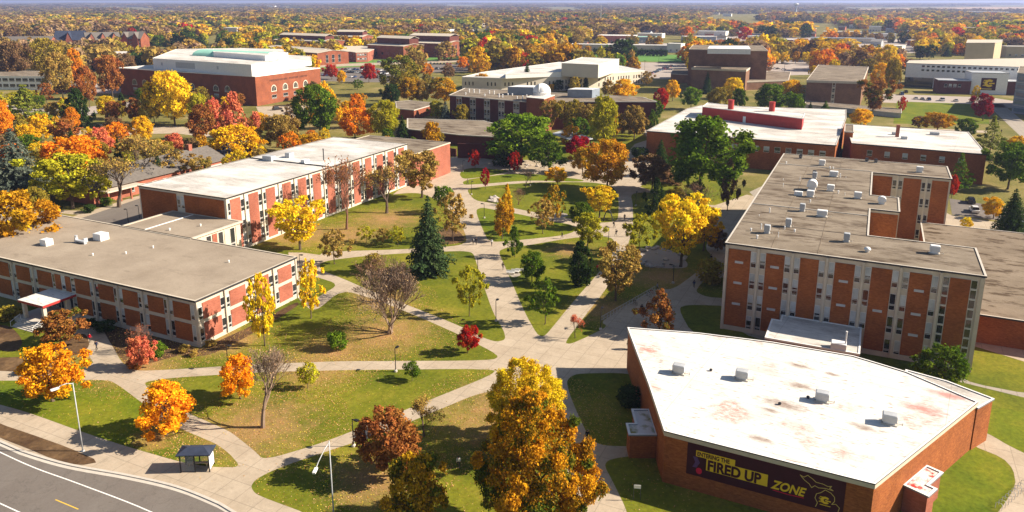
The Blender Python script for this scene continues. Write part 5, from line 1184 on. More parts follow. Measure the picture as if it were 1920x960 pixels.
LIB = {}
def lib_add(kind, variants): LIB[kind] = variants
def mk(env, zb, lobes, leaves, leaf, seeds, trunk_r=.02, mat='bark', **kw):
    out = []
    for s in seeds:
        me, LC, lr = crown(env, zb, lobes, leaves, leaf, s, **kw); out.append((me, trunk_mesh(LC, s, trunk_r, zb+.12, mat)))
    return out
lib_add('hero', mk('round', .1, 150, 80000, .0145, (1,), .022, lobe_r=(.08, .13), core=.1, irr=.4)+mk('maple', .08, 210, 110000, .0135, (2,), .022, lobe_r=(.07, .115), core=.1, irr=.45))
lib_add('round', mk('round', .2, 54, 11000, .032, (3, 4, 5, 6), lobe_r=(.12, .21)))
lib_add('round_mid', mk('round', .16, 34, 3800, .052, (7, 8, 9, 10, 11, 12), lobe_r=(.12, .22)))
lib_add('round_far', mk('round', .1, 20, 750, .095, (13, 14, 15, 16, 17, 18), lobe_r=(.16, .26)))
lib_add('oval', mk('oval', .16, 46, 3600, .04, (19, 20, 21), lobe_r=(.08, .17), airy=.6))
lib_add('vase', mk('vase', .2, 64, 8500, .033, (22, 23, 24), .022, lobe_r=(.1, .17), airy=.7, core=.1))
lib_add('airy', mk('oval', .2, 44, 3800, .037, (25, 26, 27), .014, lobe_r=(.08, .16), airy=1.0, core=.1))
lib_add('small', mk('oval', .28, 22, 1500, .055, (28, 29, 30), .018, lobe_r=(.12, .2)))
lib_add('teardrop', mk('teardrop', .12, 40, 7000, .033, (31, 32), .018, lobe_r=(.1, .17)))
lib_add('pillar', mk('pillar', .02, 60, 7000, .04, (33, 34), .02, lobe_r=(.13, .2), core=.2))
lib_add('shrub', mk('flat', .0, 24, 1500, .075, (35, 36, 37), .02, lobe_r=(.16, .26)))
lib_add('pine', mk('cone', .12, 46, 5500, .035, (38, 39), .02, lobe_r=(.08, .16), airy=.8, zsq=.45))
lib_add('bare', [bare(40, 'bark_light', 320, .02, r0=.02, fork=.11, spread=.62), bare(41, 'bark_light', 1100, .016, fork=.09, spread=.5, r0=.008, levels=6, stems=5), bare(42, 'bark', 300, .02)])
lib_add('bare_red', [bare(43, 'twig_red', 700, .024, levels=7, r0=.016, fork=.14), bare(44, 'twig_red', 500, .022, spread=.5, r0=.016)])
lib_add('bare_gold', [bare(45, 'bark', 1500, .03, spread=.6), bare(46, 'bark', 1300, .03, spread=.6)])
lib_add('bare_bush', [bare(47, 'twig_red', 400, .02, levels=5, spread=.75, stems=4, r0=.014, fork=.2)])
lib_add('spruce', [spruce(50), spruce(51)]); lib_add('spruce_mid', [spruce(52, 18, .06, .8, per=7), spruce(53, 18, .06, .8, per=7)])

PAL = {'marigold': (.8, .34, .012), 'rustic': (.6, .255, .013), 'autumn': (.66, .25, .012), 'gold': (.74, .43, .014), 'yellow': (.76, .53, .02), 'orange': (.72, .245, .014), 'amber': (.52, .27, .014), 'rust': (.34, .13, .035), 'red': (.46, .03, .015), 'crimson': (.33, .008, .02),
       'pink': (.62, .17, .09), 'green': (.105, .165, .013), 'bright': (.17, .27, .018), 'ygreen': (.40, .36, .02), 'olive': (.30, .22, .03), 'dark': (.04, .07, .015), 'spruce': (.055, .085, .03), 'pine': (.22, .24, .035),
       'blue': (.13, .155, .115), 'brown': (.22, .13, .06), 'khaki': (.38, .25, .06), 'tan': (.34, .22, .12)}
WORD = {'marigold': 'golden orange', 'rustic': 'brown-orange', 'autumn': 'orange', 'gold': 'golden', 'yellow': 'bright yellow', 'orange': 'orange', 'amber': 'amber', 'rust': 'rust-brown', 'red': 'red', 'crimson': 'crimson', 'pink': 'salmon pink', 'green': 'green', 'bright': 'fresh green', 'ygreen': 'yellow-green', 'olive': 'olive', 'dark': 'dark green', 'spruce': 'dark green', 'pine': 'yellow-green', 'blue': 'grey-blue', 'brown': 'brown', 'khaki': 'khaki', 'tan': 'tan'}
cnt = {}
TREES = []
def tree(px, pb, pt, w, kind, colr, label=None, green=0.0, name=None, cat=None, group='trees of the campus', min_h=1.2):
    X, Y = G(px, pb); h = max(min_h, height_at(pt, X, Y)); d = P(X, Y, h*.6)[2]; W_ = w*d/F
    c = PAL[colr]; k = cnt.get(kind, 0); cnt[kind] = k+1; cm, tm = LIB[kind][k % len(LIB[kind])]
    j = random.uniform(.88, 1.12)
    nm = name or {'spruce': 'spruce_tree', 'spruce_mid': 'spruce_tree', 'pine': 'pine_tree', 'shrub': 'shrub', 'bare': 'bare_tree', 'bare_red': 'bare_tree', 'bare_bush': 'bare_shrub', 'pillar': 'columnar_tree'}.get(kind, 'tree')
    r = empty(nm, (X, Y), random.uniform(0, 6.28), label, cat or ('shrub' if 'shrub' in nm else 'tree'), group)
    r.scale = (W_, W_, h)
    for n_, me in (('trunk', tm), ('crown', cm)):
        o = bpy.data.objects.new(n_, me); COL.objects.link(o); o.parent = r; o.color = (c[0]*j, c[1]*j, c[2]*j, 1-green)
    TREES.append((X, Y, max(W_*.5, 1))); return r
T = tree
# by hand, as the photograph has them
HAND = [
 (985, 845, 682, 160, 'hero', 'yellow', 'big bright yellow tree directly behind the largest orange and green maple', .1),
 (999, 1012, 740, 228, 'hero', 'rustic', 'largest orange and green maple, beside the path at the bottom edge', .5),
 (737, 893, 778, 112, 'round', 'rust', 'rust-red maple on the lower lawn beside the lamp path', .1),
 (787, 1000, 858, 100, 'round', 'amber', 'dark orange maple at the bottom edge below the rust-red one', .5),
 (795, 818, 748, 74, 'bare_gold', 'khaki', 'thin nearly bare tree overhanging the diagonal path above the rust-red maple', 0),
 (100, 752, 648, 104, 'round', 'marigold', 'round golden maple beside the grey street lamp', 0),
 (312, 816, 720, 104, 'round', 'marigold', 'leaning golden maple above the bus shelter', 0),
 (452, 748, 666, 64, 'round', 'marigold', 'small orange maple beside the bare tree on the middle lawn', 0),
 (490, 803, 648, 112, 'bare', 'tan', 'bare grey-brown tree on the middle lawn beside the small orange maple', 0),
 (577, 728, 683, 36, 'small', 'ygreen', 'small yellow-green sapling right of the bare tree on the middle lawn', 0),
 (773, 714, 680, 32, 'small', 'green', 'tiny green sapling in a mulch ring beside the lamp at the cross path', .2),
 (877, 662, 612, 40, 'round', 'red', 'small round red maple near the plaza', 0),
 (735, 624, 490, 122, 'bare', 'tan', 'large bare tree standing in its carpet of fallen leaves', 0),
 (722, 565, 474, 100, 'bare_bush', 'tan', 'grey-brown bare thicket behind the large bare tree', 0),
 (880, 593, 500, 54, 'airy', 'ygreen', 'thin yellow-green tree left of the main walk', .2),
 (805, 512, 364, 88, 'spruce', 'spruce', 'tall dark spruce between the long hall lawn and the main walk', 0),
 (850, 452, 362, 56, 'airy', 'khaki', 'khaki tree right behind the tall dark spruce', .1),
 (833, 400, 345, 36, 'small', 'green', 'small dark green tree behind the tip of the tall spruce', 0),
 (789, 371, 284, 82, 'vase', 'khaki', 'spreading khaki tree at the far end of the long hall', .15),
 (724, 400, 306, 72, 'bare_gold', 'khaki', 'half-bare golden tree in front of the far end of the long hall', 0),
 (651, 430, 290, 78, 'bare_red', 'rust', 'tall bare reddish tree against the long hall', 0),
 (563, 468, 378, 94, 'vase', 'yellow', 'spreading bright yellow tree against the near end of the long hall', 0),
 (628, 495, 430, 58, 'airy', 'khaki', 'pale khaki small tree beside the cross path below the long hall', .1),
 (687, 456, 424, 30, 'airy', 'ygreen', 'leftmost of three thin young trees on the long hall lawn', 0),
 (719, 458, 428, 28, 'airy', 'khaki', 'middle one of three thin young trees on the long hall lawn', 0),
 (746, 462, 424, 34, 'airy', 'ygreen', 'right one of three thin young trees on the long hall lawn', 0),
 (497, 648, 512, 54, 'oval', 'yellow', 'narrow bright yellow tree at the corner of the two-storey hall', 0),
 (583, 597, 488, 48, 'oval', 'yellow', 'narrow yellow tree at the far corner of the two-storey hall', .1),
 (632, 656, 622, 32, 'shrub', 'bright', 'round bright green bush on the lawn with fallen leaves', 0),
 (265, 690, 632, 46, 'round', 'pink', 'small pink-red maple in the bed before the two-storey hall', 0),
 (262, 662, 606, 40, 'bare_bush', 'pink', 'bare twiggy bush above the pink-red maple', 0),
 (297, 668, 642, 28, 'shrub', 'green', 'round green bush right of the pink-red maple', 0),
 (116, 648, 584, 74, 'round', 'rust', 'brown and yellow-green tree beside the entrance canopy', .35),
 (30, 500, 362, 128, 'round', 'amber', 'large orange and gold maple at the left edge behind the two-storey hall', .12),
 (38, 378, 236, 108, 'spruce', 'blue', 'large grey-blue spruce at the left edge', 0),
 (-12, 400, 316, 70, 'spruce', 'blue', 'second grey-blue spruce cut by the left edge', 0),
 (137, 391, 292, 116, 'vase', 'ygreen', 'spreading yellow-green tree in front of the chapel portico', .25),
 (150, 350, 256, 98, 'round', 'orange', 'bright orange maple behind the spreading yellow-green tree', 0),
 (192, 300, 240, 52, 'round', 'pink', 'salmon pink maple above the chapel roof', 0),
 (268, 348, 252, 104, 'bare_gold', 'khaki', 'half-bare olive tree over the grey chapel roof', 0),
 (222, 388, 290, 84, 'bare_gold', 'khaki', 'half-bare tree in front of the chapel wall beside the portico', .1), (188, 384, 308, 60, 'airy', 'ygreen', 'thin yellow-green tree behind the chapel portico', .2), (250, 300, 262, 66, 'airy', 'khaki', 'khaki tree behind the chapel roof ridge', .1), (75, 420, 352, 60, 'round', 'olive', 'olive tree between the grey-blue spruce and the orange maple', .3), (95, 330, 268, 70, 'airy', 'olive', 'loose olive tree right of the grey-blue spruce', .2),
 (335, 338, 284, 62, 'airy', 'khaki', 'khaki tree at the far end of the chapel roof', .1), (298, 330, 262, 50, 'round', 'olive', 'olive tree behind the chapel chimney', .2),
 (300, 345, 288, 44, 'spruce', 'dark', 'small dark spruce at the near left corner of the long hall', 0),
 (330, 288, 250, 42, 'round', 'pink', 'small salmon tree behind the brick chimney', 0),
 (440, 308, 235, 88, 'round', 'gold', 'round golden tree behind the white roof of the long hall', .08),
 (442, 280, 174, 84, 'teardrop', 'pink', 'tall salmon-orange maple behind the round golden tree', .0),
 (383, 268, 196, 66, 'round', 'rust', 'red-brown maple left of the tall salmon-orange one', 0),
 (405, 262, 184, 44, 'oval', 'pink', 'dusky pink tree between the red-brown and the salmon maples', 0),
 (325, 236, 134, 90, 'round', 'yellow', 'tall brilliant yellow tree before the library', 0),
 (372, 236, 176, 44, 'round', 'ygreen', 'yellow-green tree right of the brilliant yellow one', .2),
 (290, 236, 158, 44, 'round', 'olive', 'olive tree left of the brilliant yellow one', .2),
 (150, 240, 166, 48, 'pillar', 'dark', 'dense dark green conical cedar on the lawn at the left', 0),
 (231, 213, 174, 18, 'pillar', 'dark', 'slim dark green pillar cedar before the library corner', 0),
 (255, 230, 184, 40, 'round', 'rust', 'red-brown tree right of the slim pillar cedar', 0), (200, 222, 180, 42, 'round', 'yellow', 'yellow bush-like tree left of the slim pillar cedar', .2), (214, 232, 190, 30, 'round', 'rust', 'small red-brown tree touching the slim pillar cedar', 0),
 (55, 250, 160, 104, 'pine', 'pine', 'big yellow-green pine at the left behind the grey-blue spruce', 0),
 (6, 268, 188, 52, 'round', 'orange', 'red-orange tree at the left edge beside the big pine', .1),
 (102, 240, 192, 44, 'round', 'khaki', 'khaki tree between the big pine and the conical cedar', .1),
 (598, 258, 160, 82, 'round', 'green', 'large green tree with a golden top right of the library', .0),
 (612, 242, 152, 46, 'oval', 'gold', 'golden crown behind the large green tree', .1),
 (530, 284, 216, 74, 'round', 'khaki', 'pale olive-yellow tree behind the white roof', .2),
 (556, 276, 236, 26, 'spruce_mid', 'dark', 'small dark spruce between the olive-yellow and the green tree', 0),
 (667, 264, 202, 66, 'round', 'orange', 'bright orange tree left of the low tan wing', 0),
 (670, 240, 176, 42, 'round', 'orange', 'orange-red tree behind the bright orange one', .1),
 (725, 262, 188, 64, 'round', 'ygreen', 'yellow-green tree right of the bright orange one', .0),
 (755, 262, 214, 30, 'spruce_mid', 'dark', 'small dark spruce at the end of the low tan wing', 0),
 (692, 155, 119, 31, 'round', 'red', 'round scarlet maple beside the full car park', 0),
 (622, 149, 121, 30, 'round', 'red', 'scarlet maple at the library corner', .0), (640, 158, 132, 24, 'round', 'gold', 'small golden tree before the scarlet maple at the library corner', 0),
 (757, 178, 104, 78, 'round', 'olive', 'large olive willow beyond the scarlet maple', .4),
 (768, 196, 146, 56, 'round', 'amber', 'amber and green tree below the olive willow', .3), (735, 200, 158, 40, 'round', 'dark', 'dark green tree left of the amber and green one', 0), (792, 196, 150, 36, 'round', 'khaki', 'khaki tree right of the amber and green one', .1),
 (832, 196, 146, 68, 'round', 'amber', 'wide golden-green tree at the left end of the science hall', .4),
 (865, 206, 172, 16, 'spruce_mid', 'dark', 'narrow dark spruce at the science hall corner', 0),
 (836, 232, 188, 28, 'spruce_mid', 'blue', 'blue spruce in front of the science hall', 0), (868, 236, 196, 36, 'round', 'olive', 'olive bush-like tree right of the blue spruce', .3),
 (988, 170, 112, 30, 'spruce', 'dark', 'tall dark spruce before the curved stone building', 0),
 (1070, 170, 138, 17, 'spruce_mid', 'dark', 'left one of the three dark spruces before the curved stone building', 0), (1084, 171, 136, 17, 'spruce_mid', 'dark', 'middle one of the three dark spruces before the curved stone building', 0), (1098, 171, 137, 18, 'spruce_mid', 'dark', 'right one of the three dark spruces before the curved stone building', 0),
 (1048, 171, 150, 24, 'round_mid', 'dark', 'round dark tree left of the three dark spruces', 0), (1032, 166, 144, 12, 'spruce_mid', 'dark', 'thin dark spruce left of the round dark tree', 0), (1034, 172, 158, 16, 'round_mid', 'gold', 'little golden tree behind the observatory dome', 0),
 (905, 170, 138, 31, 'round', 'amber', 'amber tree before the left end of the curved stone building', .15), (979, 172, 152, 14, 'round_mid', 'pink', 'small pinkish tree at the foot of the tall dark spruce', 0),
 (1170, 188, 149, 62, 'round', 'gold', 'wide golden tree before the right end of the curved stone building', .1),
 (980, 304, 214, 128, 'round', 'bright', 'big fresh green tree behind the paved square', .1),
 (1030, 322, 250, 66, 'teardrop', 'green', 'darker green tree hugging the right side of the big fresh green one', 0), (955, 312, 262, 50, 'shrub', 'dark', 'dark undergrowth below the big fresh green tree', 0),
 (1082, 300, 256, 54, 'round', 'crimson', 'crimson tree below the silver canopy roof', 0),
 (1132, 280, 180, 68, 'round', 'ygreen', 'tall yellow-green tree left of the white-roofed brick hall', .1),
 (1028, 250, 188, 50, 'vase', 'khaki', 'first of the khaki trees standing along the science hall', .2), (1068, 254, 188, 50, 'vase', 'olive', 'second of the khaki trees standing along the science hall', .1), (1100, 262, 196, 46, 'vase', 'khaki', 'third of the khaki trees standing along the science hall', .2),
 (1188, 262, 198, 58, 'round', 'khaki', 'khaki tree right of the tall yellow-green one', .2), (1222, 250, 205, 30, 'teardrop', 'green', 'green tree at the left corner of the white-roofed brick hall', 0),
 (1140, 356, 262, 84, 'round', 'amber', 'big golden-brown tree beside the curving walk', .1), (1092, 326, 278, 44, 'round', 'amber', 'golden-green tree on the left of the big golden-brown one', .4),
 (1200, 300, 276, 36, 'shrub', 'dark', 'dark evergreen bush mass right of the big golden-brown tree', 0),
 (891, 317, 280, 22, 'oval', 'red', 'small red maple, left one of the two at the top of the quad', 0), (966, 324, 284, 25, 'oval', 'red', 'small red maple, right one of the two at the top of the quad', 0), (911, 354, 314, 17, 'oval', 'crimson', 'slim crimson tree on the lawn below the two small red maples', 0),
 (1045, 347, 314, 36, 'round', 'gold', 'small golden tree on the top lawn of the quad', 0), (986, 352, 316, 20, 'bare', 'tan', 'thin bare sapling on the top lawn of the quad', 0), (972, 384, 350, 24, 'bare_bush', 'tan', 'twiggy brown bush behind the slim golden tree', 0),
 (951, 420, 346, 31, 'teardrop', 'gold', 'slim golden tree beside the rock heap', 0), (942, 448, 380, 42, 'round', 'amber', 'amber tree right in front of the slim golden one', .1),
 (1036, 417, 346, 40, 'oval', 'amber', 'orange and green tree in the middle of the quad', .45), (1018, 438, 374, 46, 'airy', 'khaki', 'thin khaki tree in front of the orange and green one', 0),
 (1123, 408, 350, 54, 'vase', 'yellow', 'bright yellow tree beside the curving walk', 0), (1092, 428, 380, 40, 'round', 'green', 'green tree left of the metal sculpture', .2), (1102, 463, 400, 50, 'round', 'ygreen', 'round yellow-green tree with a golden top below the sculpture', .2),
 (965, 482, 424, 34, 'teardrop', 'green', 'small green tree on the lawn right of the main walk', .1), (997, 530, 474, 50, 'round', 'green', 'round green tree above the white benches', .0), (1085, 535, 453, 44, 'pillar', 'dark', 'dark green columnar evergreen in the quad', 0),
 (1021, 608, 520, 58, 'airy', 'green', 'thin green tree near the tip of the triangular lawn', .1), (1078, 634, 590, 30, 'bare_gold', 'pink', 'small reddish half-bare tree beside the plaza', 0),
 (1154, 564, 462, 84, 'vase', 'khaki', 'pale yellow multi-stemmed tree above the bicycle rail', .1), (1276, 500, 372, 104, 'vase', 'yellow', 'wide brilliant golden tree at the rock garden', .0), (1198, 472, 400, 56, 'airy', 'ygreen', 'yellow-green small tree left of the wide golden one', .1),
 (1318, 470, 405, 60, 'vase', 'gold', 'golden tree merging with the right side of the wide golden one', .2),
 (1237, 626, 543, 70, 'teardrop', 'rust', 'dark rust and green conical maple behind the white-roofed auditorium', .3), (1310, 372, 220, 160, 'round', 'green', 'huge green tree in front of the white-roofed brick hall', .15),
 (1237, 330, 260, 44, 'spruce', 'dark', 'dark spruce at the near left corner of the white-roofed brick hall', 0), (1222, 355, 290, 62, 'round', 'brown', 'dark brown tree left of the huge green one', .2), (1229, 412, 334, 40, 'teardrop', 'dark', 'dark evergreen left of the bare thicket', .1),
 (1305, 400, 338, 68, 'bare_bush', 'tan', 'grey-brown bare thicket below the huge green tree', 0), (1363, 395, 298, 40, 'teardrop', 'brown', 'narrow brown-green tree beside the tall hall corner', .3), (1268, 398, 352, 36, 'round', 'olive', 'olive tree between the evergreen and the bare thicket', .2),
 (1331, 530, 488, 52, 'shrub', 'olive', 'olive bush at the foot of the four-storey hall', .1), (1345, 470, 432, 34, 'round_mid', 'brown', 'brown leafed small tree by the four-storey hall corner', .1),
 (1765, 730, 652, 82, 'round', 'green', 'dense round green tree at the right corner of the four-storey hall', 0),
 (1862, 410, 371, 42, 'round', 'gold', 'small golden-orange tree beside the parked white van', .0), (1893, 440, 352, 66, 'spruce', 'dark', 'dark spruce at the right edge by the small golden-orange tree', 0), (1602, 438, 425, 16, 'shrub', 'yellow', None, 0),
 (1795, 360, 288, 46, 'pine', 'green', 'green pine at the far corner of the four-storey hall', 0), (1745, 300, 254, 44, 'pine', 'pine', 'yellow-green pine in front of the brick wing', 0), (1705, 300, 262, 50, 'round', 'ygreen', 'yellow-green tree in front of the brick wing', .2), (1784, 372, 328, 22, 'round', 'red', 'bright red-orange small tree behind the tall hall corner', 0),
 (1888, 355, 268, 78, 'round', 'green', 'green tree at the right edge behind the parked cars', .0), (1905, 300, 256, 58, 'round', 'gold', 'golden-topped tree at the right edge', .3), (1855, 290, 218, 56, 'pine', 'pine', 'yellow-green tree right of the white-roofed wing', 0),
 (1812, 262, 222, 36, 'round', 'green', 'green tree behind the far corner of the white-roofed wing', .0), (1757, 246, 212, 62, 'round', 'amber', 'orange tree before the bright green lawn', .1), (1614, 238, 204, 50, 'round', 'gold', 'round golden tree behind the white-roofed wing', 0), (1722, 240, 218, 34, 'round_mid', 'brown', 'brown low tree left of the orange one', 0),
 (1636, 216, 150, 70, 'vase', 'rust', 'dark rust-olive spreading tree right of the brown brick cube', .45), (1690, 212, 180, 17, 'oval', 'red', 'slim red tree on the bright green lawn', 0), (1842, 226, 176, 46, 'round', 'crimson', 'dark red tree right of the bright green lawn', .1), (1826, 196, 160, 18, 'oval', 'yellow', 'slim yellow tree beside the dark red one', 0),
 (1376, 186, 146, 44, 'round', 'yellow', 'round yellow tree before the low brown theatre block', .1), (1325, 176, 132, 24, 'spruce', 'dark', 'dark spruce before the low brown theatre block', 0), (1440, 214, 158, 72, 'round', 'green', 'large green tree behind the red chimneys', .0), (1488, 222, 176, 44, 'round', 'green', 'green tree right of the red chimneys', .1),
 (1385, 206, 166, 34, 'round', 'green', 'green tree behind the left red chimney', .0), (1345, 210, 164, 46, 'round', 'olive', 'olive tree right of the dark theatre spruce', .2), (1295, 205, 164, 42, 'round', 'bright', 'green tree before the theatre annex', .2), (1482, 186, 150, 42, 'round', 'gold', 'golden tree left of the brown brick cube', .1), (1260, 190, 150, 34, 'round', 'gold', 'golden tree left of the theatre annex', .2), (1240, 210, 166, 30, 'round', 'red', 'dull red tree right of the curved stone building', .1), (1518, 216, 190, 18, 'spruce_mid', 'dark', 'tiny dark spruce on the terrace', 0), (1546, 218, 188, 28, 'spruce_mid', 'green', 'small green spruce on the terrace', 0),
 (1672, 176, 112, 30, 'round', 'olive', 'olive tree at the left end of the white sports hall', .2), (1650, 172, 118, 36, 'round', 'gold', 'golden tree before the white party tent', .1), (1664, 134, 84, 40, 'round', 'yellow', 'yellow tree rising behind the brown brick cube', .1),
 (86, 152, 72, 66, 'round', 'olive', 'tall olive-brown tree before the residence halls', .1), (30, 156, 78, 70, 'round', 'brown', 'tall brown tree at the left edge before the residence halls', .1), (118, 184, 98, 56, 'round', 'khaki', 'tall khaki tree left of the orange tree', .1), (145, 176, 92, 44, 'round', 'orange', 'tall orange tree before the dark brick block', .3), (168, 202, 124, 38, 'round', 'rust', 'red-brown tree below the tall orange one', 0), (212, 186, 104, 50, 'round', 'rust', 'wide rust tree left of the library corner', .1), (240, 166, 100, 40, 'round', 'brown', 'dull brown tree behind the library corner', .1),
]
for a in HAND:
    px, pb, pt, w, kind, c, lab, gr = a; w *= 1.18 if pb > 300 and kind != 'hero' else 1
    if lab is None: continue
    T(px, pb, pt, w, kind, c, lab, gr)
# shrubs by the buildings
for k, (px, pb, pt, w, c, lab) in enumerate([(168, 612, 598, 30, 'dark', 'dark bush against the two-storey hall beside the walk'), (196, 622, 602, 40, 'dark', 'larger dark bush against the two-storey hall'), (15, 600, 576, 44, 'olive', 'olive bush left of the entrance steps'), (44, 700, 688, 26, 'green', 'low green bush left of the golden maple'), (252, 692, 676, 30, 'rust', 'brown low bush below the pink-red maple'), (345, 660, 650, 22, 'khaki', 'dry grass clump at the two-storey hall corner'),
     (365, 668, 656, 16, 'khaki', 'small dry clump right at the two-storey hall corner'), (395, 650, 640, 20, 'khaki', 'dry clump along the sunny brick wall'), (1180, 762, 726, 54, 'dark', 'dark bush against the left wall of the auditorium'), (200, 386, 370, 26, 'green', 'green hedge bush before the chapel portico'), (168, 398, 384, 24, 'dark', 'dark bush below the spreading yellow-green tree'),
     (1568, 430, 420, 10, 'yellow', 'x'), (1812, 430, 408, 20, 'yellow', 'yellow bush beside the parked white van'), (700, 500, 476, 34, 'olive', 'olive bush along the upper cross path'), (240, 340, 328, 30, 'dark', 'dark bush between chapel and street'), (1180, 655, 636, 10, 'dark', 'small dark bush at the far left corner of the auditorium'), (1258, 342, 320, 60, 'brown', 'brown low thicket below the dark brown tree')]):
    if lab != 'x': T(px, pb, pt, w, 'shrub', c, lab, 0)

# ---- the trees of the middle distance, one by one
def inpoly(x, y, p):
    c = False; j = len(p)-1
    for i in range(len(p)):
        if (p[i][1] > y) != (p[j][1] > y) and x < (p[j][0]-p[i][0])*(y-p[i][1])/(p[j][1]-p[i][1])+p[i][0]: c = not c
        j = i
    return c
KEEP_PX = [  # parts of the picture's ground that stay open
 [(590, 158), (770, 158), (770, 104), (590, 118)], [(785, 140), (885, 138), (885, 112), (785, 116)], [(1080, 122), (1290, 122), (1300, 92), (1060, 92)], [(1190, 150), (1292, 152), (1292, 112), (1190, 112)], [(1436, 145), (1512, 145), (1545, 114), (1440, 112)],
 [(1650, 246), (1960, 262), (1960, 170), (1655, 170)], [(1690, 130), (1960, 190), (1960, 106), (1690, 108)], [(480, 232), (590, 232), (590, 198), (480, 198)], [(40, 178), (250, 204), (250, 176), (140, 148), (20, 146)], [(1100, 88), (1290, 92), (1290, 76), (1100, 76)],
 [(140, 262), (420, 262), (420, 240), (160, 242)], [(400, 118), (230, 118), (220, 90), (420, 86)], [(1300, 92), (1720, 108), (1720, 82), (1300, 74)], [(560, 125), (880, 112), (870, 104), (560, 114)], [(1580, 21), (1960, 21), (1960, 11), (1580, 14)], [(1780, 32), (1940, 32), (1940, 24), (1780, 24)]]
def clear(x, y, r):
    for c in CLEAR:
        if min(p[0] for p in c)-r < x < max(p[0] for p in c)+r and min(p[1] for p in c)-r < y < max(p[1] for p in c)+r: 
            if inpoly(x, y, c) or min(math.dist((x, y), p) for p in c) < r or any(inpoly(x+dx*r, y+dy*r, c) for dx, dy in ((1, 0), (-1, 0), (0, 1), (0, -1))): return False
    return True
def open_px(px, py): return any(inpoly(px, py, p) for p in KEEP_PX)
LAND = [('the library', 410, 140), ('the curved stone building', 1040, 150), ('the fly tower', 1365, 120), ('the residence halls', 180, 90), ('the raised-roof halls', 660, 85), ('the white sports hall', 1800, 120), ('the brown brick cube', 1570, 150), ('the playing field', 1190, 108), ('the full car park', 690, 140), ('the tan block', 1845, 90), ('the row of shops', 1470, 85), ('the white-banded office', 40, 160), ('the science hall', 900, 200), ('the hedge', 1180, 95), ('the small distant car park', 835, 127)]
def where(px, py):
    n, lx, ly = min(LAND, key=lambda l: math.hypot((px-l[1]), (py-l[2])*3.2)); dx, dy = px-lx, (py-ly)*3.2
    return ('right of ' if dx > 0 else 'left of ')*(abs(dx) > abs(dy)*1.2) or ('behind ' if dy < 0 else 'before '), n
AUTO = []
def fill(n, y0, y1, kinds, pal, hpx=None, x0=-30, x1=1950, tries=4000, hm=(8, 15)):
    got = 0
    for _ in range(tries):
        if got >= n: break
        u = random.random(); py = y0+(y1-y0)*u; px = random.uniform(x0, x1)
        X, Y = G(px, py); h = random.uniform(*hm); w = h*random.uniform(.75, 1.1)
        if open_px(px, py) or not clear(X, Y, w*.5): continue
        if any(math.dist((X, Y), (a, b)) < (r+w*.5)*.62 for a, b, r in TREES): continue
        c = random.choice(pal(px, py)); kind = random.choice(kinds)
        if c in ('dark', 'spruce') and random.random() < .6: kind = 'spruce_mid'; w *= .6
        d = P(X, Y, h/2)[2]; pt = P(X, Y, h)[1]
        r = T(px, py, pt, w*F/d, kind, c, None, random.choice((0, 0, .1, .3)), group='trees of the middle distance')
        AUTO.append((r, px, py, c, kind)); got += 1
def pal_mid(px, py):
    if px > 1380: return ['gold', 'yellow', 'amber', 'orange', 'olive', 'green', 'ygreen', 'gold']
    if px < 500: return ['khaki', 'olive', 'gold', 'amber', 'rust', 'dark', 'ygreen', 'brown']
    return ['olive', 'dark', 'gold', 'khaki', 'green', 'amber', 'ygreen', 'brown', 'orange']
def pal_dark(px, py): return ['dark', 'green', 'khaki', 'rust', 'olive', 'yellow', 'brown']
# rows and clumps that can be told
for px in (1452, 1470, 1492, 1512, 1532, 1552): AUTO.append((T(px, 119, 96+random.random()*3, 19, 'round_mid', random.choice(('gold', 'yellow', 'amber')), None, 0, group='row of trees behind the far car park'), px, 119, 'gold', 'round_mid'))
for px, py, pt, w, c in ((330, 92, 58, 40, 'dark'), (352, 94, 56, 44, 'dark'), (378, 95, 62, 34, 'dark'), (300, 92, 66, 34, 'green'), (960, 122, 92, 40, 'gold'), (1005, 116, 80, 38, 'gold'), (1032, 112, 78, 44, 'gold'), (930, 118, 72, 44, 'khaki'), (955, 92, 56, 50, 'olive'), (1040, 62, 40, 38, 'gold'), (1095, 68, 50, 30, 'yellow'), (868, 130, 106, 24, 'orange'), (908, 128, 90, 30, 'green'), (912, 132, 100, 18, 'orange'), (1080, 110, 84, 26, 'rust'), (1102, 108, 86, 22, 'amber'), (790, 72, 46, 24, 'red'), (1555, 112, 84, 34, 'dark'), (1590, 90, 72, 42, 'yellow'), (1580, 118, 92, 40, 'gold'), (1608, 120, 88, 36, 'amber'), (1640, 118, 90, 34, 'gold'), (1725, 112, 86, 26, 'dark'), (1742, 112, 84, 24, 'dark'), (1795, 104, 82, 26, 'orange'), (1775, 106, 88, 20, 'dark'), (1508, 88, 72, 24, 'pink'), (1395, 78, 50, 26, 'red'), (1290, 74, 50, 24, 'orange')):
    AUTO.append((T(px, py, pt, w, 'round_mid' if c != 'dark' else random.choice(('spruce_mid', 'round_mid')), c, None, random.choice((0, .15)), group='trees of the middle distance'), px, py, c, 'round_mid'))
fill(60, 150, 300, ['round_mid', 'round_mid', 'oval'], pal_mid, hm=(6, 11), x0=-20, x1=1250, tries=3000)
fill(46, 165, 345, ['round', 'round_mid', 'airy', 'vase'], lambda a, b: ['khaki', 'olive', 'yellow', 'gold', 'orange', 'green', 'ygreen', 'rust', 'brown'], hm=(7, 12), x0=-20, x1=620, tries=5000)
fill(56, 112, 150, ['round_mid'], pal_mid, hm=(8, 13), tries=3500)
n_ind = len(TREES)
fill(max(0, 330-n_ind), 120, 262, ['round_mid', 'oval', 'round'], pal_mid, hm=(8, 14), x0=600, tries=9000)
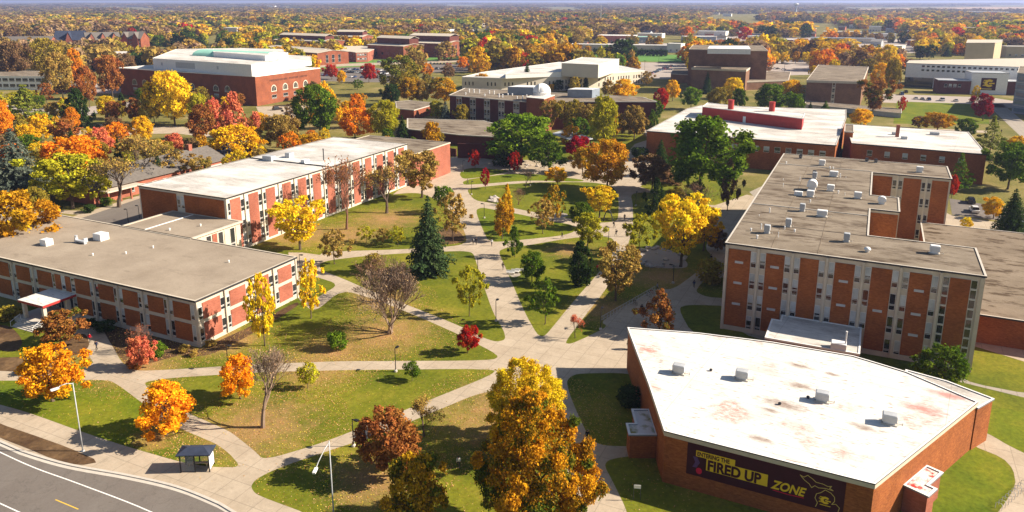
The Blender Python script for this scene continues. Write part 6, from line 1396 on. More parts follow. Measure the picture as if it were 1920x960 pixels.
def unique_labels(items, key):
    seen = {}
    for it in items: seen.setdefault(key(it), []).append(it)
    ordn = ['first', 'second', 'third', 'fourth', 'fifth', 'sixth', 'seventh', 'eighth', 'ninth', 'tenth', 'eleventh', 'twelfth', 'thirteenth', 'fourteenth', 'fifteenth', 'sixteenth', 'seventeenth', 'eighteenth', 'nineteenth', 'twentieth']
    for k, L_ in seen.items():
        L_.sort(key=lambda i: i[1])
        for i, it in enumerate(L_):
            it[0]['label'] = k.replace('#', '').strip() if len(L_) == 1 else f"{k.replace('#', '').strip()}, {ordn[i] if i < 20 else 'number %d' % (i+1)} from the left of {len(L_)}"
unique_labels(AUTO, lambda it: f"{WORD[it[3]]} {'conifer' if it[4] == 'spruce_mid' else 'tree'} {where(it[1], it[2])[0]}{where(it[1], it[2])[1]}")
n_ind = len(TREES)

# ---- the town woods as one mass
def template(seed, n, leaf, kind='round'):
    me, LC, lr = crown(kind, .06, 16, n, leaf, seed, lobe_r=(.16, .27), core=.1); co = np.empty(len(me.vertices)*3, np.float32); me.vertices.foreach_get('co', co)
    ti = np.empty(len(me.polygons)*4, np.float32); me.attributes['tint'].data.foreach_get('color', ti); bpy.data.meshes.remove(me); return co.reshape(-1, 4, 3), ti.reshape(-1, 4)[:, :2]
def wood(name, specs, tmpl, label_kind='woodland'):
    V, TI, CO = [], [], []
    for (x, y, w, h, c, k) in specs:
        co, ti = tmpl[k % len(tmpl)]; a = random.random()*6.28; ca, sa = math.cos(a), math.sin(a); q = co.copy()
        X_ = q[..., 0]*ca-q[..., 1]*sa; Y_ = q[..., 0]*sa+q[..., 1]*ca; q[..., 0] = X_*w+x; q[..., 1] = Y_*w+y; q[..., 2] = q[..., 2]*h
        V.append(q.reshape(-1, 3)); TI.append(ti); CO.append(np.tile(np.array(c, np.float32), (len(ti), 1)))
    me = np_mesh(name, np.concatenate(V), 4, ['foliage_mass'], np.concatenate(TI), np.concatenate(CO)); o = bpy.data.objects.new(name, me); COL.objects.link(o); return tag(o, kind='stuff')
def vnoise(x, y, s, seed=0):
    x, y = x/s, y/s; xi, yi = math.floor(x), math.floor(y); fx, fy = x-xi, y-yi
    def h(a, b): return (math.sin(a*127.1+b*311.7+seed*74.7)*43758.5453) % 1
    fx = fx*fx*(3-2*fx); fy = fy*fy*(3-2*fy)
    return (h(xi, yi)*(1-fx)+h(xi+1, yi)*fx)*(1-fy)+(h(xi, yi+1)*(1-fx)+h(xi+1, yi+1)*fx)*fy
def far_colour(px, py, X, Y):
    n1 = vnoise(X, Y, 260, 1); n2 = random.random(); far = max(0, min(1, (54-py)/40))
    warm = ['gold', 'yellow', 'amber', 'olive', 'khaki', 'orange', 'ygreen', 'green', 'dark']; 
    if n1 > .6: opts = ['khaki', 'khaki', 'olive', 'brown', 'tan', 'tan']
    elif n1 > .34: opts = ['gold', 'yellow', 'amber', 'khaki', 'ygreen', 'khaki', 'green', 'olive', 'olive', 'ygreen']
    else: opts = ['olive', 'dark', 'green', 'olive', 'amber', 'khaki', 'ygreen', 'brown']
    if px > 1250 and py > 28: opts = opts+['gold', 'yellow', 'gold', 'ygreen', 'orange']
    if n2 < .015: opts = ['red']
    if n2 > .94: opts = ['dark']
    c = np.array(PAL[random.choice(opts)]); br = np.array(PAL[random.choice(('tan', 'brown', 'brown', 'olive'))])*.8
    return tuple((c*(1-far*.75)+br*far*.75)*random.uniform(.7, 1.15)*(1-.25*far))
tA = [template(100+i, 420, .12) for i in range(5)]; tB = [template(110+i, 130, .2) for i in range(5)]; tC = [template(120+i, 40, .34) for i in range(5)]
def scatter(D0, D1, space, hs, tm, name):
    specs = []; X0_, X1_ = -1, 1; D = D0
    while D < D1:
        step = space*random.uniform(.85, 1.1); half = D*.74+60; x = -half
        while x < half:
            xx = x+random.uniform(-.5, .5)*space; yy = D+random.uniform(-.5, .5)*space
            X, Y = xx*cy-yy*sy, xx*sy+yy*cy; px, py, _ = P(X, Y, 0); x += space*random.uniform(.8, 1.3)
            if open_px(px, py) or vnoise(X, Y, 90+D*.05, 5) > (.62 if px > 850 and 40 < py < 100 else .74): continue
            if D < 1500 and not clear(X, Y, 5): continue
            if D < 1000 and any(math.dist((X, Y), (a, b)) < r+3 for a, b, r in TREES): continue
            h = random.uniform(*hs)*(.72+.55*vnoise(X, Y, 60+D*.04, 9)); specs.append((X, Y, h*random.uniform(.85, 1.35)*max(1, space/18), h, far_colour(px, py, X, Y), random.randrange(5)))
        D += step
    return specs
S1 = scatter(640, 1250, 16, (11, 20), tA, 'a'); wood('woodland', S1, tA)
S2 = scatter(1250, 2600, 25, (13, 21), tB, 'b'); wood('woodland', S2, tB)
S3 = scatter(2600, 6500, 48, (11, 18), tC, 'c'); wood('woodland', S3, tC)
S4 = scatter(6500, 16000, 190, (14, 22), tC, 'd'); wood('woodland', S4, tC)
# clipped hedge behind the playing field
q = [G(1112, 103.5), G(1250, 106), G(1250, 105), G(1112, 102.5)]; a_, b_ = Vector(q[0]), Vector(q[1]); n = 4000; rng = np.random.default_rng(5)
tt, dd, zz = rng.random(n), rng.random(n), rng.random(n)**.6; C = np.stack([a_.x+(b_.x-a_.x)*tt, a_.y+(b_.y-a_.y)*tt+dd*4, zz*6.5], 1)
me = np_mesh('hedge', quads(C, sph(n, rng), rng.uniform(1, 1.8, n), rng), 4, ['foliage_mass'], np.stack([rng.random(n), rng.random(n)], 1), np.tile(np.array(PAL['dark'], np.float32), (n, 1)))
o = bpy.data.objects.new('hedge', me); COL.objects.link(o); tag(o, 'long straight dark green hedge behind the playing field', 'hedge')

# ---- fallen leaves
C, K = [], []; rng = np.random.default_rng(3)
for (px, py, r, k) in SPOTS:
    X, Y = G(px, py); n = int(95*r*min(r, 12)*.55/ (1 if py > 550 else 3)); a = rng.random(n)*6.283; rr = r*1.25*np.sqrt(rng.random(n)); C.append(np.stack([X+rr*np.cos(a), Y+rr*np.sin(a), 0.02+rng.random(n)*.03], 1)); K += [k]*n
pal_l = np.array([[.5, .3, .1], [.62, .44, .07], [.42, .2, .07], [.62, .38, .2]])
n = 7000; px = rng.uniform(0, 1300, n); py = rng.uniform(600, 960, n); g_ = np.array([G(a, b) for a, b in zip(px, py)]); okm = np.array([any(inpoly(a, b, L_[0]) for L_ in LAWNS[:7]) for a, b in zip(px, py)]); g_ = g_[okm]
C.append(np.column_stack([g_, np.full(len(g_), .03)])); C = np.concatenate(C)
LW = [[G(*p) for p in L_[0]] for L_ in LAWNS]; okm = np.zeros(len(C), bool)
for L_ in LW:
    cc = np.zeros(len(C), bool); j = len(L_)-1
    for i in range(len(L_)):
        (xi, yi), (xj, yj) = L_[i], L_[j]; hit = ((yi > C[:, 1]) != (yj > C[:, 1])) & (C[:, 0] < (xj-xi)*(C[:, 1]-yi)/(yj-yi+1e-12)+xi); cc ^= hit; j = i
    okm |= cc
okm |= rng.random(len(C)) < .02
C = C[okm]; n = len(C); Nn = norm(np.array([[0, 0, 1.]])+rng.normal(size=(n, 3))*.35)
me = np_mesh('fallen_leaves', quads(C, Nn, rng.uniform(.06, .18, n), rng), 4, ['foliage_mass'], np.stack([rng.random(n), rng.random(n)], 1), pal_l[rng.integers(0, 4, n)].astype(np.float32))
o = bpy.data.objects.new('fallen_leaves', me); COL.objects.link(o); tag(o, kind='stuff')
# ------------------------------------------------------------------ street furniture
def path_lamp_proto():
    r = empty('path_lamp', (0, 0), 0)
    mb = MB(); mb.ring((0, 0, 0), [(.28, 0), (.28, .25), (.2, .35), (.01, .36)], 10); mb.build('base', 'concrete', r)
    mb = MB(); mb.tube((0, 0, .3), (0, 0, 4.0), .075, .06, 8); mb.build('pole', 'black_metal', r)
    mb = MB(); mb.box(-.05, .75, -.05, .05, 3.93, 4.02); mb.box(.35, .95, -.2, .2, 3.9, 4.08); mb.build('lamp_head', 'black_metal', r)
    return r
LP = [(742, 697, 'beside the tiny sapling on the cross path'), (663, 837, 'beside the diagonal path above the rust-red maple'), (930, 602, 'on the left of the main walk near the plaza'), (1126, 618, 'at the end of the bicycle rail'), (1141, 455, 'beside the round yellow-green tree'), (908, 409, 'near the amber tree at the main walk'), (884, 365, 'left of the slim crimson tree'), (868, 322, 'at the left end of the top lawn'), (1006, 312, 'before the big fresh green tree'),
      (896, 517, 'halfway down the main walk'), (563, 510, 'at the far corner of the two-storey hall'), (428, 690, 'above the small orange maple'), (1192, 386, 'at the right edge of the curving walk'), (1262, 531, 'below the rock garden'), (1036, 416, 'at the paved circle'), (241, 420, 'before the end wall of the long hall'), (262, 413, 'right against the end wall of the long hall'), (994, 348, 'beside the thin bare sapling')]
pl = path_lamp_proto()
for i, (px, py, lab) in enumerate(LP):
    o = pl if i == 0 else copy_tree(pl); x, y = G(px, py); o.location = (x, y, 0); o.rotation_euler.z = random.choice((0, 3.14, 1.57)); tag(o, 'black path lamp '+lab, 'lamp', 'path lamps of the quad')
def street_lamp(px, py, tx, ty, lab):
    x, y = G(px, py); h = 9.8; r = empty('street_lamp', (x, y), 0, lab, 'street lamp', 'tall grey street lamps')
    hx, hy = G(tx, ty, h-.2); dx, dy = hx-x, hy-y
    mb = MB(); mb.ring((0, 0, 0), [(.22, 0), (.22, .12), (.13, .14)], 10); mb.tube((0, 0, .1), (0, 0, h), .09, .055, 10); mb.build('pole', 'grey_metal', r, True)
    mb = MB(); mb.path([(0, 0, h-.15), (dx*.35, dy*.35, h+.15), (dx*.75, dy*.75, h+.12), (dx, dy, h-.15)], [.05]*4, 8); mb.build('arm', 'grey_metal', r, True)
    u = Vector((dx, dy)).normalized(); a = math.atan2(dy, dx); mb = MB(); mb.box(-.1, .85, -.16, .16, -.08, .1); mb.box(.15, .75, -.12, .12, -.14, -.08)
    o = mb.build('lamp_head', 'white_metal', r); o.location = (dx*.9, dy*.9, h-.1); o.rotation_euler.z = a
street_lamp(155.5, 846, 106, 730, 'tall grey street lamp at the verge of the avenue, before the round golden maple')
street_lamp(626, 972, 590, 886, 'tall grey street lamp rising from the bottom edge right of the bus shelter')
for i, (px, py, h, lab) in enumerate([(1345, 142, 14, 'tall car park mast beside the fly tower'), (1157, 118, 13, 'tall thin mast at the corner of the playing field'), (1235, 120, 13, 'tall thin mast in the middle of the playing field side'), (1208, 146, 13, 'tall thin mast beside the curved stone building'), (1470, 138, 11, 'slim mast among the cars behind the brown brick cube'), (22, 134, 12, 'pale mast with a crossbar left of the tall brown tree'), (1862, 268, 9, 'slim mast beside the wide grey walk'), (700, 128, 11, 'slim mast in the full car park')]):
    x, y = G(px, py); r = empty('light_mast', (x, y), 0, lab, 'lamp', 'light masts of the car parks'); mb = MB(); mb.tube((0, 0, 0), (0, 0, h), .16, .1, 6); mb.build('pole', 'dark_metal' if i != 5 else 'concrete', r); mb = MB(); mb.box(-1, 1, -.2, .2, h-.3, h); mb.build('lamp_head', 'dark_metal', r)
for i, (px, py, h) in enumerate([(1126, 52, 60)]):
    x, y = G(px, py); r = empty('radio_mast', (x, y), 0, 'thin lattice radio mast above the distant trees', 'mast'); mb = MB()
    for k in range(3):
        a = 2.09*k; mb.tube((1.5*math.cos(a), 1.5*math.sin(a), 0), (.8*math.cos(a), .8*math.sin(a), 48), .25, .2, 4)
    for z in range(0, 48, 4): mb.tube((1.3, 0, z), (-.6, 1.1, z+4), .12, .12, 4)
    mb.build('lattice', 'grey_metal', r)
# bus shelter
x, y = G(371, 878); bs = empty('bus_shelter', (x, y), R(28), 'black glazed bus shelter with a hipped roof beside the avenue', 'bus shelter')
for sx in (-1.75, 0, 1.75):
    for sy_ in (-.85, .85):
        mb = MB(); mb.box(sx-.06, sx+.06, sy_-.06, sy_+.06, 0, 2.45); mb.build('post', 'black_metal', bs)
mb = MB(); a = [(-2.1, -1.15), (2.1, -1.15), (2.1, 1.15), (-2.1, 1.15)]; mb.prism(a, 2.42, 2.56); k = len(mb.v); mb.v += [(-2.05, -1.1, 2.56), (2.05, -1.1, 2.56), (2.05, 1.1, 2.56), (-2.05, 1.1, 2.56), (-1.0, 0, 3.05), (1.0, 0, 3.05)]
mb.f += [(k, k+1, k+5, k+4), (k+2, k+3, k+4, k+5), (k+1, k+2, k+5), (k+3, k, k+4)]; mb.m += [0]*4
mb.build('roof', 'shingle_blue', bs)
n = NT('shelter_glass', 0.1, 0.6); n.b.inputs['Base Color'].default_value = (.3, .33, .35, 1); n.b.inputs['Alpha'].default_value = .15; M['shelter_glass'] = n.m
for x0, x1, y0, y1 in ((-1.7, -.06, .84, .86), (.06, 1.7, .84, .86), (-1.7, -.06, -.86, -.84)): mb = MB(); mb.box(x0, x1, y0, y1, .25, 2.2); mb.build('glass_pane', 'shelter_glass', bs)
mb = MB(); mb.box(1.74, 1.8, -.8, .8, .3, 2.25); mb.build('poster_board', 'white_paint', bs)
for z in (.2, 1.15, 2.25): mb = MB(); mb.box(-1.75, 1.75, .82, .88, z, z+.07); mb.build('rail', 'black_metal', bs)
mb = MB(); mb.box(-1.5, 1.2, .35, .75, .43, .5); mb.box(-1.3, -1.2, .4, .7, 0, .43); mb.box(.9, 1.0, .4, .7, 0, .43); mb.build('bench', 'tan_stone', bs)
# bicycle rail along the walk
a, b = Vector(G(1126, 604)), Vector(G(1228, 545)); n_ = 18
rl = empty('bicycle_rail', tuple(a), math.atan2((b-a).y, (b-a).x), 'long grey metal railing along the walk under the pale yellow tree', 'railing'); L_ = (b-a).length
for z in (.35, 1.0): mb = MB(); mb.tube((0, 0, z), (L_, 0, z), .035, .035, 6); mb.build('rail', 'grey_metal', rl)
for k in range(n_+1): mb = MB(); mb.tube((L_*k/n_, 0, 0), (L_*k/n_, 0, 1.02), .035, .035, 6); mb.build('post', 'grey_metal', rl)
mb = MB()
for k in range(n_*5): mb.tube((L_*(k+.5)/(n_*5), 0, .35), (L_*(k+.5)/(n_*5), 0, 1.0), .012, .012, 4)
mb.build('balusters', 'grey_metal', rl)
def bicycle(px, py, rz, lab, c='dark_metal'):
    x, y = G(px, py); r = empty('bicycle', (x, y), rz, lab, 'bicycle', 'bicycles at the railing')
    for wx in (-.52, .52):
        mb = MB()
        for k in range(16): t0, t1 = 2*math.pi*k/16, 2*math.pi*(k+1)/16; mb.tube((wx+.33*math.cos(t0), 0, .34+.33*math.sin(t0)), (wx+.33*math.cos(t1), 0, .34+.33*math.sin(t1)), .025, .025, 5)
        for k in range(6): t0 = 2*math.pi*k/6; mb.tube((wx, 0, .34), (wx+.32*math.cos(t0), 0, .34+.32*math.sin(t0)), .006, .006, 3)
        mb.build('wheel', 'rubber', r)
    mb = MB(); mb.path([(-.52, 0, .34), (-.05, 0, .32), (.38, 0, .8), (-.18, 0, .82), (-.52, 0, .34)], [.022]*5, 5); mb.tube((-.05, 0, .32), (-.2, 0, .9), .022, .02, 5); mb.tube((.52, 0, .34), (.36, 0, .95), .022, .02, 5); mb.build('frame', c, r)
    mb = MB(); mb.box(-.33, -.08, -.07, .07, .9, .96); mb.build('saddle', 'rubber', r); mb = MB(); mb.tube((.36, -.28, .98), (.36, .28, .98), .02, .02, 5); mb.build('handlebar', 'grey_metal', r)
a_r = math.atan2((b-a).y, (b-a).x)
bicycle(1216, 556, a_r+1.2, 'silver bicycle near the upper end of the long railing', 'grey_metal'); bicycle(1222, 552, a_r+1.3, 'red bicycle at the upper end of the long railing', 'red_metal'); bicycle(1190, 571, a_r+1.2, 'dark bicycle leaning halfway along the long railing')
q0, q1 = Vector(G(1872, 955)), Vector(G(1925, 908)); rk = empty('bicycle_rack', tuple(q0), math.atan2((q1-q0).y, (q1-q0).x), 'row of grey metal bicycle hoops on the walk right of the auditorium lawn', 'bicycle rack')
for k in range(9): mb = MB(); s_ = (q1-q0).length*k/9; mb.path([(s_, -.35, 0), (s_, -.35, .7), (s_, -.2, .85), (s_, .2, .85), (s_, .35, .7), (s_, .35, 0)], [.03]*6, 6); mb.build('hoop', 'grey_metal', rk)
# sign on the lawn by the auditorium, notices at the chapel
def sign(px, py, lab, w, h, z, rz=0, mat='white_paint'):
    x, y = G(px, py); r = empty('lawn_sign', (x, y), rz, lab, 'sign'); mb = MB(); mb.tube((-w/2, 0, 0), (-w/2, 0, z+h), .03, .03, 6); mb.tube((w/2, 0, 0), (w/2, 0, z+h), .03, .03, 6); mb.build('post', 'dark_metal', r); mb = MB(); mb.box(-w/2, w/2, -.05, -.01, z, z+h); mb.build('board', mat, r)
sign(1194, 938, 'small white sign on two posts on the shaded lawn below the auditorium porch', .8, .45, 1.6, R(20)); sign(247, 362, 'white and blue notice board beside the chapel wall', 1.6, 1.5, .4, R(60))
# sculpture, benches, rocks
x, y = G(1140, 415); r = empty('sculpture', (x, y), R(25), 'grey metal arch sculpture on the lawn beside the curving walk', 'sculpture')
for s, rx in ((-1, 0), (1, 0)): mb = MB(); mb.path([(s*1.25, 0, 0), (s*1.0, 0, 1.4), (s*.45, .1, 2.9)], [.17, .15, .12], 6); mb.build('leg', 'dark_metal', r)
mb = MB(); mb.path([(-.5, .1, 2.8), (0, .1, 3.2), (.5, .1, 2.8)], [.12, .14, .12], 6); mb.build('crown_piece', 'dark_metal', r)
def bench(px, py, rz, lab):
    x, y = G(px, py); r = empty('bench', (x, y), rz, lab, 'bench', 'white benches in the quad'); mb = MB(); mb.box(-.9, .9, -.22, .22, .4, .48); mb.build('seat', 'white_paint', r)
    for s in (-.7, .7): mb = MB(); mb.box(s-.07, s+.07, -.2, .2, 0, .4); mb.build('leg', 'concrete', r)
    mb = MB(); mb.box(-.9, .9, .2, .26, .5, .85); mb.build('backrest', 'white_paint', r)
bench(957, 514, .3, 'leftmost white bench below the round green tree'); bench(966, 512, .3, 'middle white bench below the round green tree'); bench(974, 511, .3, 'rightmost white bench below the round green tree')
rock_me = []
def rock_mesh(seed):
    rng = np.random.default_rng(seed); import bmesh
    bm = bmesh.new(); bmesh.ops.create_icosphere(bm, subdivisions=2, radius=.5); k = rng.normal(size=3)
    for v in bm.verts:
        p = v.co; f = 1+.25*math.sin(p.x*5+k[0]*3)+.2*math.sin(p.y*6+k[1]*3)+.12*math.sin(p.z*9+k[2]*2); v.co = Vector((p.x*f, p.y*f*.85, p.z*f*.6+.15))
    me = bpy.data.meshes.new('boulder'); bm.to_mesh(me); bm.free(); me.materials.append(M['rock']); return me
rock_me = [rock_mesh(i) for i in range(4)]
RK = []
def rock(px, py, s, grp, lab):
    x, y = G(px, py); o = bpy.data.objects.new('boulder', rock_me[random.randrange(4)]); COL.objects.link(o); o.location = (x, y, 0.0); o.scale = (s, s, s*.9); o.rotation_euler.z = random.random()*6; tag(o, lab, 'boulder', grp); return o
for k in range(26):
    a = random.random()*6.28; q = math.sqrt(random.random()); rock(927+11*q*math.cos(a), 374+6*q*math.sin(a), random.uniform(.7, 1.5), 'boulders of the rock heap', 'pale grey boulder in the rock heap beside the slim golden tree')
for k in range(34):
    a = random.random()*6.28; q = random.choice((.9, 1, .8, random.random())); rock(1240+46*q*math.cos(a), 482+20*q*math.sin(a), random.uniform(.6, 1.6), 'boulders of the rock garden', 'grey boulder at the rock garden under the wide golden tree')
for k in range(30): rock(1405+random.gauss(0, 16), 1000+random.gauss(0, 8), random.uniform(.2, .5), 'pale stones at the foot of the auditorium wall', 'pale stone at the foot of the auditorium wall below the banner') if False else None
for k in range(22): rock(random.uniform(985, 1060), random.uniform(309, 315), random.uniform(.5, 1.1), 'stones edging the bed of the green tree', 'stone edging the bed before the big fresh green tree')
# tent
x, y = G(1676, 160); tn = empty('party_tent', (x, y), .2, 'white pointed party tent beside the sports hall', 'tent')
for sx in (-3, 3):
    for sy_ in (-3, 3): mb = MB(); mb.tube((sx, sy_, 0), (sx, sy_, 3), .1, .1, 6); mb.build('post', 'white_metal', tn)
mb = MB(); mb.ring((0, 0, 2.8), [(4.3, 0), (4.3, .5), (1.6, 1.6), (.5, 2.8), (.05, 4)], 4); mb.build('canopy', 'white_paint', tn)

# ------------------------------------------------------------------ cars
def car_proto(kind):
    r = empty({'car': 'parked_car', 'van': 'parked_van', 'suv': 'parked_suv'}[kind], (0, 0), 0)
    L_, W_, hh, bel = {'car': (4.5, 1.8, 1.45, .85), 'suv': (4.7, 1.9, 1.8, 1.0), 'van': (5.2, 2.0, 2.1, 1.15)}[kind]
    def extr(prof, w0, w1, zs=None):
        mb = MB(); n = len(prof)
        for s in (-1, 1): mb.v += [(x, s*(w0 if z <= bel else w1), z) for x, z in prof]
        mb.f += [tuple(range(n-1, -1, -1)) if True else (), tuple(range(n, 2*n))]; mb.m += [0, 0]
        for i in range(n): j = (i+1) % n; mb.f.append((i, j, n+j, n+i)); mb.m.append(0)
        return mb
    h2 = L_/2; f_ = .25*L_
    body = [(-h2, .35), (-h2+.1, .28), (h2-.1, .28), (h2, .4), (h2-.02, bel-.2), (h2-.35, bel-.08), (f_*.75, bel), (-h2+.25, bel), (-h2+.02, bel-.1)]
    o = extr(body, W_/2, W_/2).build('body', 'car_paint', r)
    x0, x1 = (-h2+.3, f_*.72) if kind != 'car' else (-h2+.75, f_*.7)
    cab = [(x0, bel), (x1, bel), (x1-.7, hh-.09), (x0+(.2 if kind != 'car' else .6), hh-.09)]
    extr(cab, W_/2-.08, W_/2-.24).build('window_band', 'glass', r)
    mb = MB(); mb.box(x0+(.2 if kind != 'car' else .6), x1-.72, -(W_/2-.26), W_/2-.26, hh-.1, hh); mb.build('roof', 'car_paint', r)
    for sx in (-L_*.31, L_*.31):
        for s in (-1, 1): mb = MB(); mb.tube((sx, s*(W_/2-.2), .33), (sx, s*(W_/2+.02), .33), .33, .33, 12); mb.build('wheel', 'rubber', r)
    for s in (-1, 1): mb = MB(); mb.box(h2-.03, h2+.01, s*W_*.36-.15, s*W_*.36+.15, .55, .68); mb.build('headlight', 'frame_white', r)
    return r
PC = {'white': (.75, .75, .75), 'black': (.015, .015, .018), 'silver': (.45, .46, .48), 'grey': (.15, .155, .16), 'blue': (.03, .07, .2), 'red': (.35, .02, .02), 'dark blue': (.015, .03, .08)}
proto = {k: car_proto(k) for k in ('car', 'suv', 'van')}; used = set(); CARS = []
def car(kind, x, y, rz, col_, lot, px, lab=None, group=None):
    if kind in used: o = copy_tree(proto[kind])
    else: o = proto[kind]; used.add(kind)
    o.location = (x, y, 0.015); o.rotation_euler.z = rz; c = PC[col_]
    for ch in o.children:
        if ch.name.split('.')[0] in ('body', 'roof'): ch.color = (*c, 1)
    tag(o, lab, {'car': 'car', 'suv': 'suv', 'van': 'van'}[kind], group or 'cars parked in '+lot); 
    if lab is None: CARS.append((o, px, col_, kind, lot))
def row(p0, p1, lot, fill_=.85, step=2.9, ang=None, rowname=''):
    a, b = Vector(G(*p0)), Vector(G(*p1)); d = b-a; n = int(d.length/step); rz = math.atan2(d.y, d.x)+R(90)
    for k in range(n):
        if random.random() > fill_: continue
        p = a+d*((k+.5)/n); px = P(p.x, p.y)[0]
        car(random.choice(('car', 'car', 'suv')), p.x, p.y, rz+(math.pi if random.random() < .5 else 0)+random.gauss(0, .03), random.choice(('white', 'black', 'silver', 'grey', 'black', 'blue', 'red', 'white')), lot+rowname, px)
row((640, 130.5), (716, 133), 'back row of the full car park'); row((645, 136), (728, 139), 'middle row of the full car park'); row((655, 145), (738, 147), 'front row of the full car park'); row((601, 141), (636, 144), 'the strip at the library corner')
row((805, 120.5), (866, 121), 'back row of the distant car park'); row((808, 130), (862, 131), 'front row of the distant car park'); row((797, 144), (815, 150), 'the corner before the curved building')
row((1210, 142), (1262, 124), 'the row beside the theatre annex', .9); row((1440, 128), (1472, 131), 'front row behind the brick cube'); row((1452, 118.5), (1480, 121), 'back row behind the brick cube', .7)
row((1090, 80), (1118, 79), 'the lot left of the brick shop', .7); row((1305, 80), (1335, 81), 'the lot before the blue-fronted shop', .6); row((1700, 96), (1790, 99), 'the lot of the brick shop row', .5)
row((1350, 84), (1400, 85), 'the kerb before the white house', .4); row((55, 152), (80, 153), 'the lot by the white-banded office', .7); row((85, 130), (100, 138), 'the lot before the residence halls', .7)
for px, py, kind, c, lab in ((1717, 186, 'car', 'silver', 'silver car, first of the spaced cars before the bright lawn'), (1729, 187, 'car', 'grey', 'grey car right of the silver one before the bright lawn'), (1741, 188, 'suv', 'blue', 'blue car left of the white van before the bright lawn'), (1766, 189, 'van', 'white', 'white van before the bright lawn'), (1792, 190, 'car', 'silver', 'silver car right of the white van before the bright lawn'), (1822, 192, 'suv', 'black', 'dark car near the dark red tree before the bright lawn'),
    (1690, 178, 'van', 'blue', 'blue truck near the white party tent'), (1698, 174, 'suv', 'black', 'black truck behind the blue one near the party tent')):
    x, y = G(px, py); car(kind, x, y, R(100), c, '', px, lab, 'vehicles parked before the bright lawn')
for px, py, kind, c, rz, lab in ((1826, 397, 'suv', 'white', 95, 'white sport utility vehicle in the yard beside the small golden-orange tree'), (1819, 380, 'suv', 'black', 95, 'black car in the shade behind the white sport utility vehicle'), (541, 213, 'car', 'silver', 20, 'silver car in the lane right of the library'), (529, 222, 'suv', 'black', 15, 'black car in the lane right of the library'), (520, 206, 'van', 'black', 70, 'dark van under the trees in the lane right of the library'),
    (110, 195, 'car', 'silver', 10, 'silver car on the street before the white-banded office'), (66, 150, 'suv', 'dark blue', 10, 'dark blue car beside the porch block'), (1183, 115, 'car', 'white', 5, 'lone white car on the edge of the playing field'), (712, 118, 'van', 'white', 10, 'white van on the road past the full car park'), (190, 240, 'suv', 'black', 5, 'black car in the lane behind the conical cedar'), (1918, 425, 'car', 'grey', 20, 'grey car at the right edge of the yard')):
    x, y = G(px, py); car(kind, x, y, R(rz), c, '', px, lab, 'single vehicles around the campus')
seen = {}
for it in CARS: seen.setdefault((it[2], it[3], it[4]), []).append(it)
ordn = ['first', 'second', 'third', 'fourth', 'fifth', 'sixth', 'seventh', 'eighth', 'ninth', 'tenth']
for (c, kd, lot), L_ in seen.items():
    L_.sort(key=lambda i: i[1]); wd = {'car': 'car', 'suv': 'tall car', 'van': 'van'}[kd]
    for i, it in enumerate(L_): it[0]['label'] = (f'only {c} {wd} in {lot}' if len(L_) == 1 else f'{ordn[min(i, 9)]} {c} {wd} from the left in {lot}')
hl = [o for o in bpy.data.objects if o.get('_auto')]; tmp = {}
for o in hl:
    px, py, _ = P(o.location.x, o.location.y, 0); w_ = where(px, py); tmp.setdefault(f"{o['_auto']} far {w_[0]}{w_[1]}", []).append((px, o))
for k, L_ in tmp.items():
    L_.sort(key=lambda t: t[0])
    for i, (px, o) in enumerate(L_): o['label'] = k if len(L_) == 1 else f'{k}, {ordn[min(i, 9)]} from the left'
for o in hl: del o['_auto']

